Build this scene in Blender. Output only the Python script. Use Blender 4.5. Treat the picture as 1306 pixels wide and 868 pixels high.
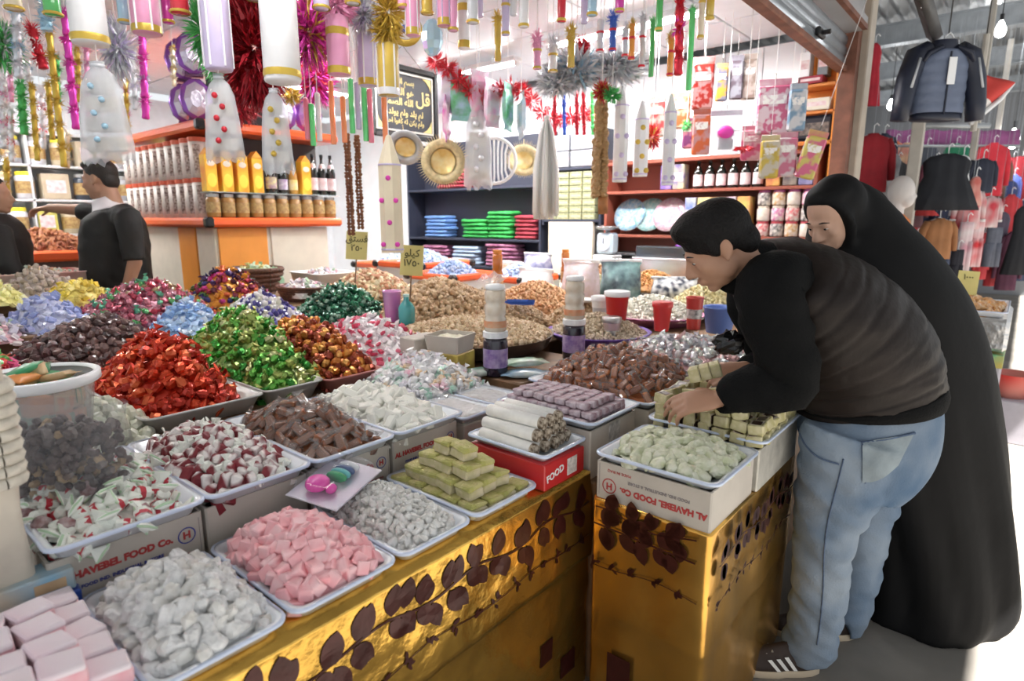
import bpy, math, random
from mathutils import Vector, Matrix, Euler, noise
PI = math.pi
for o in list(bpy.data.objects): bpy.data.objects.remove(o)
SC = bpy.context.scene
COL = SC.collection
# ---------------------------------------------------------------- camera, light, exposure
W, H, FPX, CZ = 1306., 868., 772., 1.5
YAW, PITCH = math.radians(40), math.atan((434-280)/772.)
cam = bpy.data.cameras.new('camera'); cam.sensor_width = 36; cam.lens = 36*FPX/W; cam.clip_start = .03; cam.clip_end = 100; cam.dof.use_dof = True; cam.dof.focus_distance = 2.0; cam.dof.aperture_fstop = 2.8
camo = bpy.data.objects.new('camera', cam); COL.objects.link(camo)
camo.location = (0, 0, CZ); camo.rotation_euler = (PI/2-PITCH, 0, YAW)
SC.camera = camo
w = bpy.data.worlds.new('daylight'); SC.world = w; w.use_nodes = True
bgn = w.node_tree.nodes['Background']; bgn.inputs[0].default_value = (.93, .97, 1, 1); bgn.inputs[1].default_value = .85
sl = bpy.data.lights.new('sun', 'SUN'); sl.energy = 26; sl.angle = math.radians(.6); sl.color = (1, .96, .9)
so = bpy.data.objects.new('sun', sl); COL.objects.link(so); so.location = (6, 0, 9)
SUND = Vector((-.5, .12, -.866)).normalized(); so.rotation_euler = SUND.to_track_quat('-Z', 'Y').to_euler()
vs = SC.view_settings; vs.view_transform = 'Standard'; vs.look = 'None'; vs.exposure = 0.2; vs.gamma = 1; vs.use_curve_mapping = False
# ---------------------------------------------------------------- helpers
_fh = Vector((-math.sin(YAW), math.cos(YAW), 0)); FW = _fh*math.cos(PITCH)-Vector((0, 0, math.sin(PITCH)))
RT = Vector((math.cos(YAW), math.sin(YAW), 0)); UPV = _fh*math.sin(PITCH)+Vector((0, 0, math.cos(PITCH)))
EYE = Vector((0, 0, CZ))
def at(x, y, z=None, X=None, Y=None, d=None):
    "the point of the place that shows at this pixel, on the plane z, X or Y = const or at depth d"
    r = FW+RT*((x-W/2)/FPX)+UPV*((H/2-y)/FPX)
    t = (z-CZ)/r.z if z is not None else X/r.x if X is not None else Y/r.y if Y is not None else d
    return EYE+r*t
def ah(x, y, hd):
    "point at this pixel on the upright plane at forward distance hd"
    r = FW+RT*((x-W/2)/FPX)+UPV*((H/2-y)/FPX); return EYE+r*(hd/r.dot(_fh))
def wx(x, z, hd):
    dep = hd*math.cos(PITCH)-(z-CZ)*math.sin(PITCH); return EYE+_fh*hd+RT*((x-W/2)/FPX*dep)+Vector((0, 0, z-CZ))
RNG = random.Random(7)
def rot(x=0, y=0, z=0): return Euler((x, y, z)).to_matrix().to_4x4()
def tr(x, y=None, z=None): return Matrix.Translation(Vector(x) if y is None else Vector((x, y, z)))
class MB:
    def __init__(s): s.v, s.f, s.m, s.sm, s.mi, s.smooth, s.x = [], [], [], [], 0, False, None
    def add(s, vs, fs, sm=None):
        n = len(s.v); s.v += [tuple(s.x @ Vector(v)) if s.x is not None else tuple(v) for v in vs]
        for f in fs: s.f.append(tuple(i+n for i in f)); s.m.append(s.mi); s.sm.append(s.smooth if sm is None else sm)
        return s
    def box(s, c, d, R=None):
        x, y, z = d[0]/2, d[1]/2, d[2]/2; V = [Vector((a*x, b*y, e*z)) for a in (-1, 1) for b in (-1, 1) for e in (-1, 1)]
        if R is not None: V = [R @ v for v in V]
        return s.add([v+Vector(c) for v in V], [(0,1,3,2),(4,6,7,5),(0,4,5,1),(2,3,7,6),(0,2,6,4),(1,5,7,3)], False)
    def rbox(s, c, d, b, R=None, jit=0, rg=RNG):
        V, idx = [], {}
        for a in (-1, 1):
            for q in (-1, 1):
                for e in (-1, 1):
                    j = [rg.uniform(-jit, jit) for _ in range(3)]
                    for k in range(3):
                        p = [a*(d[0]/2-b)+j[0], q*(d[1]/2-b)+j[1], e*(d[2]/2-b)+j[2]]; p[k] += (a, q, e)[k]*b
                        idx[a, q, e, k] = len(V); V.append(Vector(p))
        F = []
        for k in range(3):
            u, w_ = (k+1) % 3, (k+2) % 3
            for sg in (-1, 1):
                def K(su, sw, kk=k):
                    t = [0, 0, 0]; t[k] = sg; t[u] = su; t[w_] = sw; return idx[t[0], t[1], t[2], kk]
                q = [K(-1, -1), K(1, -1), K(1, 1), K(-1, 1)]; F.append(tuple(q if sg > 0 else q[::-1]))
                for su in (-1, 1):   # bevel quads between face k and face u
                    a0, a1 = K(su, -1), K(su, 1); b0, b1 = K(su, -1, u), K(su, 1, u)
                    F.append((a1, a0, b0, b1) if sg*su > 0 else (a0, a1, b1, b0))
        for a in (-1, 1):
            for q in (-1, 1):
                for e in (-1, 1):
                    t = (idx[a, q, e, 0], idx[a, q, e, 1], idx[a, q, e, 2]); F.append(t if a*q*e > 0 else t[::-1])
        if R is not None: V = [R @ v for v in V]
        return s.add([v+Vector(c) for v in V], F)
    def lathe(s, prof, n=16, c=(0, 0, 0), R=None, cap=True, squash=(1, 1), sm=None, ph=0):
        V, F = [], []
        for r, z in prof:
            for i in range(n):
                a = 2*PI*i/n+ph; V.append(Vector((math.cos(a)*r*squash[0], math.sin(a)*r*squash[1], z)))
        for k in range(len(prof)-1):
            for i in range(n): j = (i+1) % n; F.append((k*n+i, k*n+j, (k+1)*n+j, (k+1)*n+i))
        if cap:
            F.append(tuple(range(n))[::-1]); F.append(tuple((len(prof)-1)*n+i for i in range(n)))
        if R is not None: V = [R @ v for v in V]
        return s.add([v+Vector(c) for v in V], F, sm)
    def tube(s, pts, r, n=8, cap=True, flat=1.0, upv=None):
        pts = [Vector(p) for p in pts]; rs = r if isinstance(r, (list, tuple)) else [r]*len(pts)
        V, F, ref = [], [], Vector(upv) if upv else None
        for i, p in enumerate(pts):
            t = (pts[min(i+1, len(pts)-1)]-pts[max(i-1, 0)]).normalized()
            if ref is None: ref = Vector((0, 0, 1)) if abs(t.z) < .9 else Vector((1, 0, 0))
            sx = t.cross(ref)
            if sx.length < 1e-4: sx = t.orthogonal()
            sx.normalize(); sy = sx.cross(t).normalized()
            if upv is None: ref = sy
            rr = rs[i]; ra, rb = rr if isinstance(rr, (tuple, list)) else (rr, rr*flat)
            for k in range(n): a = 2*PI*k/n; V.append(p+sx*math.cos(a)*ra+sy*math.sin(a)*rb)
        for i in range(len(pts)-1):
            for k in range(n): j = (k+1) % n; F.append((i*n+k, i*n+j, (i+1)*n+j, (i+1)*n+k))
        if cap: F.append(tuple(range(n))[::-1]); F.append(tuple((len(pts)-1)*n+k for k in range(n)))
        return s.add(V, F)
    def ell(s, c, d, nu=10, nv=7, R=None, jit=0, rg=RNG):
        V = [Vector((0, 0, -d[2]))]
        for j in range(1, nv):
            b = -PI/2+PI*j/nv
            for i in range(nu):
                a = 2*PI*i/nu; k = 1+rg.uniform(-jit, jit)
                V.append(Vector((math.cos(a)*math.cos(b)*d[0]*k, math.sin(a)*math.cos(b)*d[1]*k, math.sin(b)*d[2]*k)))
        V.append(Vector((0, 0, d[2]))); F = []
        for i in range(nu): F.append((0, 1+(i+1) % nu, 1+i))
        for j in range(nv-2):
            for i in range(nu): a, b = 1+j*nu+i, 1+j*nu+(i+1) % nu; F.append((a, b, b+nu, a+nu))
        t = len(V)-1
        for i in range(nu): F.append((1+(nv-2)*nu+i, 1+(nv-2)*nu+(i+1) % nu, t))
        if R is not None: V = [R @ v for v in V]
        return s.add([v+Vector(c) for v in V], F)
    def prism(s, poly, h, M_=None):
        n = len(poly); V = [Vector((p[0], p[1], 0)) for p in poly]+[Vector((p[0], p[1], h)) for p in poly]
        F = [tuple(range(n))[::-1], tuple(range(n, 2*n))]+[(i, (i+1) % n, n+(i+1) % n, n+i) for i in range(n)]
        if M_ is not None: V = [M_ @ v for v in V]
        return s.add(V, F, False)
    def loops(s, L, cap0=True, cap1=True, sm=None):
        n = len(L[0]); V = [p for l in L for p in l]; F = []
        for k in range(len(L)-1):
            for i in range(n): j = (i+1) % n; F.append((k*n+i, k*n+j, (k+1)*n+j, (k+1)*n+i))
        if cap0: F.append(tuple(range(n))[::-1])
        if cap1: F.append(tuple((len(L)-1)*n+i for i in range(n)))
        return s.add(V, F, sm)
    def grid(s, fn, nu, nv, sm=True):
        V = [fn(i/nu, j/nv) for j in range(nv+1) for i in range(nu+1)]
        F = [(j*(nu+1)+i, j*(nu+1)+i+1, (j+1)*(nu+1)+i+1, (j+1)*(nu+1)+i) for j in range(nv) for i in range(nu)]
        return s.add(V, F, sm)
    def mesh(s, name='mesh'):
        me = bpy.data.meshes.new(name); me.from_pydata(s.v, [], s.f)
        me.polygons.foreach_set('material_index', s.m); me.polygons.foreach_set('use_smooth', s.sm); me.update(); return me
def rrect(cx, cy, sx, sy, r, z, k=4):
    out = []
    for qx, qy, a0 in ((1, 1, 0), (-1, 1, 1), (-1, -1, 2), (1, -1, 3)):
        for i in range(k+1):
            a = (a0+i/k)*PI/2; out.append(Vector((cx+qx*(sx/2-r)+math.cos(a)*r, cy+qy*(sy/2-r)+math.sin(a)*r, z)))
    return out
def ob(name, mb, mat=None, parent=None, loc=None, R=None, mx=None):
    me = mb.mesh(name) if isinstance(mb, MB) else mb
    o = bpy.data.objects.new(name, me); COL.objects.link(o)
    if mat is not None and not me.materials:
        for m in (mat if isinstance(mat, (list, tuple)) else [mat]): me.materials.append(m)
    if mx is not None: o.matrix_world = mx
    else:
        if loc is not None: o.location = loc
        if R is not None: o.rotation_euler = R
    if parent is not None: o.parent = parent
    return o
def tag(o, label, cat, group=None, kind=None):
    if label: o['label'] = label
    if cat: o['category'] = cat
    if group: o['group'] = group
    if kind: o['kind'] = kind
    return o
def empty(name, label, cat, loc=(0, 0, 0), rz=0, group=None, R=None):
    o = bpy.data.objects.new(name, None); COL.objects.link(o); o.location = loc; o.rotation_euler = R or (0, 0, rz); o.empty_display_size = .05
    return tag(o, label, cat, group)
def struct(name, mb, mat, label=None, parent=None):
    o = ob(name, mb, mat, parent); 
    if parent is None: o['kind'] = 'structure'
    if label: o['label'] = label
    return o
def copy_tree(o, parent=None, label=None):
    c = o.copy(); COL.objects.link(c); c.parent = parent
    if label: c['label'] = label
    for ch in o.children: copy_tree(ch, c)
    return c
def FONTOB(name, txt, size, mat, parent, mx, align='CENTER', ext=.0004, bold=0):
    cu = bpy.data.curves.new(name, 'FONT'); cu.body = txt; cu.size = size; cu.align_x = align; cu.align_y = 'CENTER'; cu.extrude = ext; cu.offset = bold; cu.resolution_u = 2
    o = bpy.data.objects.new(name, cu); COL.objects.link(o); cu.materials.append(mat); o.matrix_world = mx; o.parent = parent
    return o
# ---------------------------------------------------------------- materials
_MATS = {}
def M(name, col=(.5, .5, .5), rough=.5, metal=0., var=0., scale=12., bump=0., bscale=40., rnd=None, spec=.5, coat=0., emit=None, es=1., trans=0., sheen=0., clear=0., var2=None, detail=3, vor=False, sharp=.2):
    if name in _MATS: return _MATS[name]
    m = bpy.data.materials.new(name); m.use_nodes = True; nt = m.node_tree; N = nt.nodes; L = nt.links
    p = N['Principled BSDF']; c4 = lambda c: (c[0], c[1], c[2], 1)
    p.inputs['Roughness'].default_value = rough; p.inputs['Metallic'].default_value = metal
    p.inputs['Specular IOR Level'].default_value = spec; p.inputs['Coat Weight'].default_value = coat
    p.inputs['Transmission Weight'].default_value = trans; p.inputs['Sheen Weight'].default_value = sheen
    p.inputs['Base Color'].default_value = c4(col)
    src = None
    if rnd:
        oi = N.new('ShaderNodeObjectInfo'); cr = N.new('ShaderNodeValToRGB'); cr.color_ramp.interpolation = 'CONSTANT'
        el = cr.color_ramp.elements
        while len(el) < len(rnd): el.new(.5)
        for i, c in enumerate(rnd): el[i].position = i/len(rnd); el[i].color = c4(c)
        L.new(oi.outputs['Random'], cr.inputs[0]); src = cr.outputs[0]
    if var or var2 is not None:
        tc = N.new('ShaderNodeTexCoord'); nz = N.new('ShaderNodeTexVoronoi' if vor else 'ShaderNodeTexNoise'); nz.inputs['Scale'].default_value = scale
        if not vor: nz.inputs['Detail'].default_value = detail
        L.new(tc.outputs['Object'], nz.inputs['Vector'])
        mr = N.new('ShaderNodeMapRange'); mr.inputs[1].default_value = .5-sharp; mr.inputs[2].default_value = .5+sharp
        L.new(nz.outputs['Color' if vor else 0], mr.inputs[0])
        mx = N.new('ShaderNodeMix'); mx.data_type = 'RGBA'
        if var2 is not None:
            L.new(mr.outputs[0], mx.inputs[0])
            mx.inputs[7].default_value = c4(var2)
            if src: L.new(src, mx.inputs[6])
            else: mx.inputs[6].default_value = c4(col)
        else:
            mr.inputs[3].default_value = 1-var; mr.inputs[4].default_value = 1+var*.6
            mx.blend_type = 'MULTIPLY'; mx.inputs[0].default_value = 1
            if src: L.new(src, mx.inputs[6])
            else: mx.inputs[6].default_value = c4(col)
            L.new(mr.outputs[0], mx.inputs[7])
        src = mx.outputs[2]
    if src: L.new(src, p.inputs['Base Color'])
    if bump:
        tc = N.new('ShaderNodeTexCoord'); nz = N.new('ShaderNodeTexNoise'); nz.inputs['Scale'].default_value = bscale; nz.inputs['Detail'].default_value = 4
        L.new(tc.outputs['Object'], nz.inputs['Vector']); b = N.new('ShaderNodeBump'); b.inputs['Strength'].default_value = bump; b.inputs['Distance'].default_value = .01
        L.new(nz.outputs[0], b.inputs['Height']); L.new(b.outputs[0], p.inputs['Normal'])
    if emit is not None:
        p.inputs['Emission Color'].default_value = c4(emit); p.inputs['Emission Strength'].default_value = es
    if clear:
        t = N.new('ShaderNodeBsdfTransparent'); t.inputs[0].default_value = (.97, .98, .99, 1); ms = N.new('ShaderNodeMixShader'); ms.inputs[0].default_value = 1-clear
        L.new(t.outputs[0], ms.inputs[1]); L.new(p.outputs[0], ms.inputs[2]); L.new(ms.outputs[0], N['Material Output'].inputs[0])
    _MATS[name] = m; return m
def obw(name, mb, mat, parent):   # mesh given in world coordinates under a moved parent
    o = ob(name, mb, mat, parent); o.matrix_parent_inverse = parent.matrix_basis.inverted(); return o
def chunk(d, jit, seed, nu=7, nv=5):
    rg_ = random.Random(seed); m = MB(); m.smooth = False; m.ell((0, 0, 0), d, nu, nv, None, jit, rg_); return m
def twist(L_, r, seed, n=7, fan=.9, twl=.5, mb=None):
    "a sweet in a twisted wrapper: crumpled body along x, a flared fan at both ends"
    rg_ = random.Random(seed); m = mb or MB(); P_ = []
    h = L_*.5*(1-twl*.55)
    prof = [(-L_/2-twl*L_*.28, r*fan, .28), (-h, r*.22, .6), (-h*.72, r*.95, 1), (0, r*1.08, 1), (h*.72, r*.95, 1), (h, r*.22, .6), (L_/2+twl*L_*.28, r*fan, .28)]
    L2 = []
    a0 = rg_.uniform(0, 3)
    for x, rr, fl in prof:
        l = []
        for k in range(n):
            a = 2*PI*k/n+a0; q = rr*(1+rg_.uniform(-.16, .16)); l.append(Vector((x+rg_.uniform(-.06, .06)*L_*.5, math.cos(a)*q, math.sin(a)*q*(fl if fl < .5 else .85))))
        L2.append(l)
    m.loops(L2); return m
def pillow(L_, w_, t, seed, crimp=.18, mb=None):
    "a flat pillow wrapper with crimped ends, along x"
    rg_ = random.Random(seed); m = mb or MB(); Ls = []
    for x, ww, tt in ((-.5, 1, .08), (-.5+crimp, .92, .12), (-.26, .98, .9), (0, 1, 1), (.26, .98, .9), (.5-crimp, .92, .12), (.5, 1, .08)):
        l = []
        for k in range(8):
            a = 2*PI*k/8+PI/8; c, s_ = math.cos(a), math.sin(a); c = math.copysign(abs(c)**.6, c); s_ = math.copysign(abs(s_)**.6, s_)
            l.append(Vector((x*L_+rg_.uniform(-.02, .02)*L_, c*ww*w_/2*(1+rg_.uniform(-.05, .05)), s_*tt*t/2*(1+rg_.uniform(-.1, .1)))))
        Ls.append(l)
    m.loops(Ls); return m
def variants(fn, k, name, mats):
    out = []
    for i in range(k):
        me = fn(i).mesh(name)
        for q in (mats if isinstance(mats, (list, tuple)) else [mats]): me.materials.append(q)
        out.append(me)
    return out
def dome(rect, base, peak, ctr=(.5, .5), p=2.4, q=1.5):
    x0, x1, y0, y1 = rect; cx, cy = x0+(x1-x0)*ctr[0], y0+(y1-y0)*ctr[1]
    def h(x, y):
        u = (x-cx)/((x1-cx) if x > cx else (cx-x0)); v = (y-cy)/((y1-cy) if y > cy else (cy-y0))
        r = (abs(u)**p+abs(v)**p)**(1/p)
        return base+(peak-base)*(1-r**q) if r < 1 else base-(r-1)*.3
    return h
def lies(name, me, loc, R, label, cat, group, parent=None):
    o = bpy.data.objects.new(name, me); COL.objects.link(o); o.location = loc; o.rotation_euler = R; o['label'] = label; o['category'] = cat; o['group'] = group; return o
def heap(name, label, cat, group, rect, h, protos, sp, corem=None, seed=1, edge=.97, tilt=.6, free=True, lift=.0, core=True, floor_=None, most=300, hj=.25, stufflabel=None):
    rg_ = random.Random(seed); x0, x1, y0, y1 = rect; cx, cy = (x0+x1)/2, (y0+y1)/2; pts = []
    nx, ny_ = max(1, round((x1-x0)/sp)), max(1, round((y1-y0)/sp/.9))
    for i in range(nx):
        for j in range(ny_):
            x = x0+(i+.5+(.5 if j % 2 else 0)-.25+rg_.uniform(-.3, .3))*(x1-x0)/nx; y = y0+(j+.5+rg_.uniform(-.3, .3))*(y1-y0)/ny_
            u, v = abs(x-cx)/((x1-x0)/2), abs(y-cy)/((y1-y0)/2)
            if (u**5+v**5)**.2 > edge: continue
            pts.append((x, y))
    pts = [p for p in pts if Vector((h(p[0]-.02, p[1])-h(p[0]+.02, p[1]), h(p[0], p[1]-.02)-h(p[0], p[1]+.02), .04)).normalized().dot((EYE-Vector((p[0], p[1], h(*p)))).normalized()) > -.12]
    pts.sort(key=lambda p: p[0]**2+p[1]**2); pts = pts[:most]
    for x, y in pts:
        z = h(x, y)+rg_.uniform(-hj, hj)*sp+lift
        e = .008; n = Vector((h(x-e, y)-h(x+e, y), h(x, y-e)-h(x, y+e), 2*e)).normalized()
        R = n.to_track_quat('Z', 'Y').to_matrix() @ Euler((rg_.gauss(0, tilt), rg_.gauss(0, tilt), rg_.uniform(0, 6.28))).to_matrix() if not free else Euler((rg_.uniform(0, 6.28), rg_.uniform(0, 6.28), rg_.uniform(0, 6.28))).to_matrix()
        lies(name, rg_.choice(protos), (x, y, z), R.to_euler(), label, cat, group)
    if core:
        m = MB(); nu, nv = 26, 22; fl = floor_ if floor_ is not None else h(cx, cy)-.3
        def g(u, v):
            uu, vv = (u-.5)*2, (v-.5)*2
            # squircle mapping keeps the foot inside the bin
            s_ = .94 if max(abs(uu), abs(vv)) > 0 else 0
            x, y = cx+uu*(x1-x0)/2*s_*math.sqrt(1-vv*vv*.22), cy+vv*(y1-y0)/2*s_*math.sqrt(1-uu*uu*.22)
            return Vector((x, y, max(fl, h(x, y)-sp*.3+noise.noise(Vector((x*60, y*60, seed)))*sp*.3)))
        m.grid(g, nu, nv, False)
        top = len(m.v); ring = [i for i in range(nu+1)]+[(nu+1)*(j+1)-1 for j in range(1, nv+1)]+[(nu+1)*nv+i for i in range(nu-1, -1, -1)]+[(nu+1)*j for j in range(nv-1, 0, -1)]
        m.v += [(m.v[i][0], m.v[i][1], fl) for i in ring]; n_ = len(ring)
        for i in range(n_): m.f.append((ring[i], top+i, top+(i+1) % n_, ring[(i+1) % n_])); m.m.append(0); m.sm.append(False)
        m.f.append(tuple(range(top, top+n_))); m.m.append(0); m.sm.append(False)
        o = ob(name+'_mass', m, corem); tag(o, stufflabel or ('packed mass under the '+group), 'sweets', None, 'stuff')
    return pts
# ---------------------------------------------------------------- the setting
concrete = M('concrete', (.2, .185, .165), .75, var=.25, scale=3, bump=.15, bscale=30)
plaster = M('white plaster', (.88, .9, .92), .6, var=.04, scale=5)
tilem = M('white ceramic tile', (.86, .9, .94), .22, var=.04, scale=2, coat=.3)
steel = M('grey painted steel', (.36, .39, .42), .45, .3, var=.15, scale=8)
darksteel = M('dark steel', (.07, .065, .06), .5, .4, var=.3, scale=8)
tanm = M('tan painted post', (.5, .43, .35), .6, var=.12, scale=10)
rust = M('rust brown', (.2, .08, .05), .65, var=.3, scale=12)
roofm = M('corrugated roof sheet', (.3, .31, .32), .5, .35, var=.2, scale=2)
wood = M('brown wood', (.2, .11, .055), .5, var=.3, scale=14, bump=.1)
orangep = M('orange laminate', (.85, .33, .06), .4, var=.08, scale=5)
orangetrim = M('orange red shelf edge', (.85, .13, .03), .3, coat=.3)
cream = M('cream laminate', (.72, .66, .55), .45, var=.05)
black = M('black plastic', (.012, .012, .014), .35)
white = M('white plastic', (.85, .86, .88), .35)
FRONTX, BACKY, LEFTX, SHOPZ = -1.1, 5.05, -7.6, 2.8
m = MB(); m.grid(lambda u, v: Vector((-9+14*u, -3+21*v, .004*math.sin(u*90)*math.sin(v*70))), 60, 60)
struct('floor', m, concrete, 'worn grey concrete market floor')
# far end wall of the shop: tiled
wb = struct('wall_back', MB().box(((LEFTX+FRONTX)/2, BACKY+.1, 1.4), (FRONTX-LEFTX, .16, 2.8)), plaster, 'white wall behind the shop shelves')
tw = .3; tmesh = MB().rbox((0, 0, 0), (tw-.006, .02, tw-.006), .003).mesh('tile'); tmesh.materials.append(tilem)
for i in range(13):
    for k in range(4):
        ob('tile', tmesh, None, wb, (-1.27-i*tw, BACKY+.012, 2.65-k*tw))
wl = struct('wall_left', MB().box((LEFTX-.08, 1.5, 1.4), (.16, 7.2, 2.8)), M('pale grey wall', (.8, .83, .86), .6, var=.06), 'pale wall at the far end of the sweet shop')
ce = struct('ceiling', MB().box(((LEFTX+FRONTX)/2-.05, 1.5, SHOPZ+.12), (FRONTX-LEFTX, 7.2, .08)), plaster, 'white panelled shop ceiling')
pw_, pl_ = .6, .6; pmesh = MB().rbox((0, 0, 0), (pw_-.012, pl_-.012, .03), .004).mesh('ceiling_panel'); pmesh.materials.append(M('white ceiling panel', (.84, .87, .93), .35, var=.03, coat=.2))
for i in range(10):
    for j in range(6):
        ob('panel', pmesh, None, ce, (FRONTX-.4-i*pw_, BACKY-.33-j*pl_, SHOPZ+.06))
# market roof beyond the shop and over its front, corrugated sheets on beams
m = MB(); N_ = 120
def roofpt(u, v): return Vector((-9+11.35*u, BACKY+.3+13*v if False else -4+21*v, 4.0+.018*math.sin(u*11.35*2*PI/.16)))
m.grid(lambda u, v: roofpt(u, v), 552, 1); struct('ceiling_market', m, roofm, 'grey corrugated roof of the market hall')
for i, y in enumerate((5.6, 7.4, 9.4, 11.6, 14)):
    struct('beam_%d' % i, MB().box((-3.4, y, 3.78), (10.8, .09, .22)).box((-3.4, y, 3.9), (10.8, .16, .02)).box((-3.4, y, 3.67), (10.8, .16, .02)), steel, 'steel roof beam crossing the market hall')
struct('wall_end', MB().box((-3.5, 16, 2), (12, .2, 4)), M('dim end wall', (.25, .26, .28), .8, var=.2, scale=1), 'dim wall closing the market hall')
# shop front: roller shutter, rails and the post
Y0, Y1 = -1.5, 4.78
sh = empty('roller_shutter', 'grey metal roller shutter rolled up above the shop opening', 'shutter', (FRONTX, 0, 2.5))
for k in range(3):
    r_, z_ = .034, 2.545+k*.066
    pr = [Vector((FRONTX+math.cos(a)*r_*.55, 0, z_+math.sin(a)*r_)) for a in [2*PI*i/10 for i in range(10)]]
    o = ob('slat', MB().loops([[p+Vector((0, Y0, 0)) for p in pr], [p+Vector((0, Y1, 0)) for p in pr]], sm=True), M('shutter slat', (.42, .47, .52), .35, .6, var=.1), None); o.parent = sh; o.matrix_parent_inverse = sh.matrix_basis.inverted()
for nm, mb_ in (('bottom_rail', MB().rbox((FRONTX+.0, (Y0+Y1)/2, 2.495), (.07, Y1-Y0, .035), .006)),):
    o = ob(nm, mb_, rust, None); o.parent = sh; o.matrix_parent_inverse = sh.matrix_basis.inverted()
o = ob('lock', MB().rbox((FRONTX+.035, 4.05, 2.56), (.03, .13, .05), .008).lathe([(.014, 0), (.014, .05)], 10, (FRONTX+.04, 4.05, 2.56), rot(0, PI/2)), black, None); o.parent = sh; o.matrix_parent_inverse = sh.matrix_basis.inverted()
struct('trim_1', MB().box((FRONTX+.02, (Y0+Y1)/2, 2.93), (.16, Y1-Y0, .42)).box((FRONTX+.1, (Y0+Y1)/2, 2.77), (.05, Y1-Y0, .05)), M('shutter housing', (.4, .39, .4), .5, .3, var=.15, scale=3), 'grey steel housing of the roller shutter')
struct('trim_2', MB().box((FRONTX+.115, (Y0+Y1)/2, 2.735), (.03, Y1-Y0, .03)), rust, 'rusty angle iron under the shutter housing')
struct('trim_3', MB().box((FRONTX+.03, Y1+.05, 1.6), (.1, .1, 3.2)), rust, 'rust brown guide rail beside the shop opening')
struct('pillar_1', MB().rbox((FRONTX+.05, Y1+.19, 2.0), (.15, .17, 4.0), .008), tanm, 'tan painted square post at the corner of the shop')
# ---------------------------------------------------------------- bulbs of the hall, and strip lights added to brighten the shop
bulbm = M('lit lamp glass', (1, 1, 1), .4, emit=(1, .98, .95), es=30)
def strip(loc, rz, label, e=55, L_=1.2):  # added fixture with area lamp, no known source, brightens the shop interior
    t = empty('added_strip_light', label, 'lamp', loc, rz, 'added strip lights under the shop ceiling')
    ob('housing', MB().rbox((0, 0, .03), (L_+.06, .11, .04), .008), white, t)
    m = MB(); m.smooth = True; m.lathe([(.016, -L_/2), (.016, L_/2)], 10, (0, 0, 0), rot(0, PI/2)); ob('tube', m, bulbm, t)
    for s in (-1, 1): ob('socket', MB().rbox((s*(L_/2+.012), 0, .005), (.03, .05, .05), .006), white, t)
    l = bpy.data.lights.new('strip', 'AREA'); l.shape = 'RECTANGLE'; l.size = L_; l.size_y = .12; l.energy = e; l.color = (1, .99, .97)
    lo = bpy.data.objects.new('strip', l); COL.objects.link(lo); lo.parent = t; lo.location = (0, 0, -.03)
for i, (x, y, r, lab) in enumerate([(-2.3, 3.9, 0, 'added strip light near the tiled wall above the snack shelves'), (-4.0, 4.1, 0, 'added strip light over the back shelves with folded cloth'), (-5.6, 3.4, PI/2, 'added strip light behind the orange shelf stand'),
        (-6.4, .9, PI/2, 'added strip light over the shop assistant'), (-3.4, 2.3, PI/2, 'added strip light over the candy heaps'), (-2.2, 1.0, PI/2, 'added strip light over the front trays')]):
    strip((x, y, SHOPZ-.04), r, lab, (56, 62, 50, 50, 17, 7)[i])
def bulb(p, label, e=25, s=1.):
    t = empty('hanging_bulb', label, 'lamp', p, 0, 'bulbs hanging in the market hall')
    m = MB(); m.smooth = True; m.lathe([(.012, .1*s), (.03*s, .07*s), (.05*s, .02*s), (.055*s, -.02*s), (.045*s, -.06*s), (.005, -.085*s)], 12); ob('bulb', m, bulbm, t)
    ob('socket', MB().lathe([(.018, .1*s), (.02, .17*s)], 10), black, t); ob('cord', MB().tube([(0, 0, .16*s), (0, 0, 4.0-p[2])], .005, 6), black, t)
    l = bpy.data.lights.new('bulb', 'POINT'); l.energy = e; l.shadow_soft_size = .1; lo = bpy.data.objects.new('bulb', l); COL.objects.link(lo); lo.parent = t; lo.location = (0, 0, -.16*s)
for x, y, d, s, lab in ((1276, 38, 6.0, .85, 'bright bulb hanging lowest of the pair above the flag'), (1270, 10, 7.0, 1., 'bright bulb hanging highest of the pair above the flag'), (1136, 134, 8.5, .8, 'lit bulb beside the sleeve of the hanging jacket'), (1148, 151, 11, .7, 'small far bulb under the sleeve of the hanging jacket'),
        (1292, 178, 7.5, 1.3, 'large lit lamp beside the red clothes')):
    bulb(at(x, y, d=d), lab, 16, s)
# ---------------------------------------------------------------- counters and gold foil cloths
goldm = M('gold foil cloth', (.78, .47, .1), .24, .92, var=.22, scale=9, bump=.55, bscale=16)
goldsm = M('smooth gold foil cloth', (.72, .4, .09), .26, .9, var=.25, scale=6, bump=.3, bscale=9)
leafm = M('brown leaf print', (.06, .014, .012), .28, .3, var=.3, scale=20, bump=.2, bscale=18)
TZ = .735
ct = empty('display_counter', 'stepped wooden counter that carries the sweets', 'counter', (-2.5, 1.5, 0))
def cbox(name, x0, x1, y0, y1, z0, z1, mat=wood):
    o = ob(name, MB().rbox((((x0+x1)/2)+2.5, (y0+y1)/2-1.5, (z0+z1)/2), (abs(x1-x0), abs(y1-y0), z1-z0), .006), mat, ct); return o
cbox('front_step', -1.92, -.965, -.4, 1.49, 0, .728); cbox('front_step', -1.92, -.93, 1.51, 2.9, 0, .7)
cbox('middle_step', -2.75, -1.92, -.4, 2.9, 0, .85); cbox('rear_step', -3.35, -2.75, -.4, 4.2, 0, .93); cbox('top_step', -4.3, -3.35, -.4, 4.2, 0, .99); cbox('front_step', -2.75, -1.1, 2.9, 4.4, 0, .87); cbox('riser', -1.92, -1.49, 1.83, 2.395, .70, .85)
CX = -.955
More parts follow.
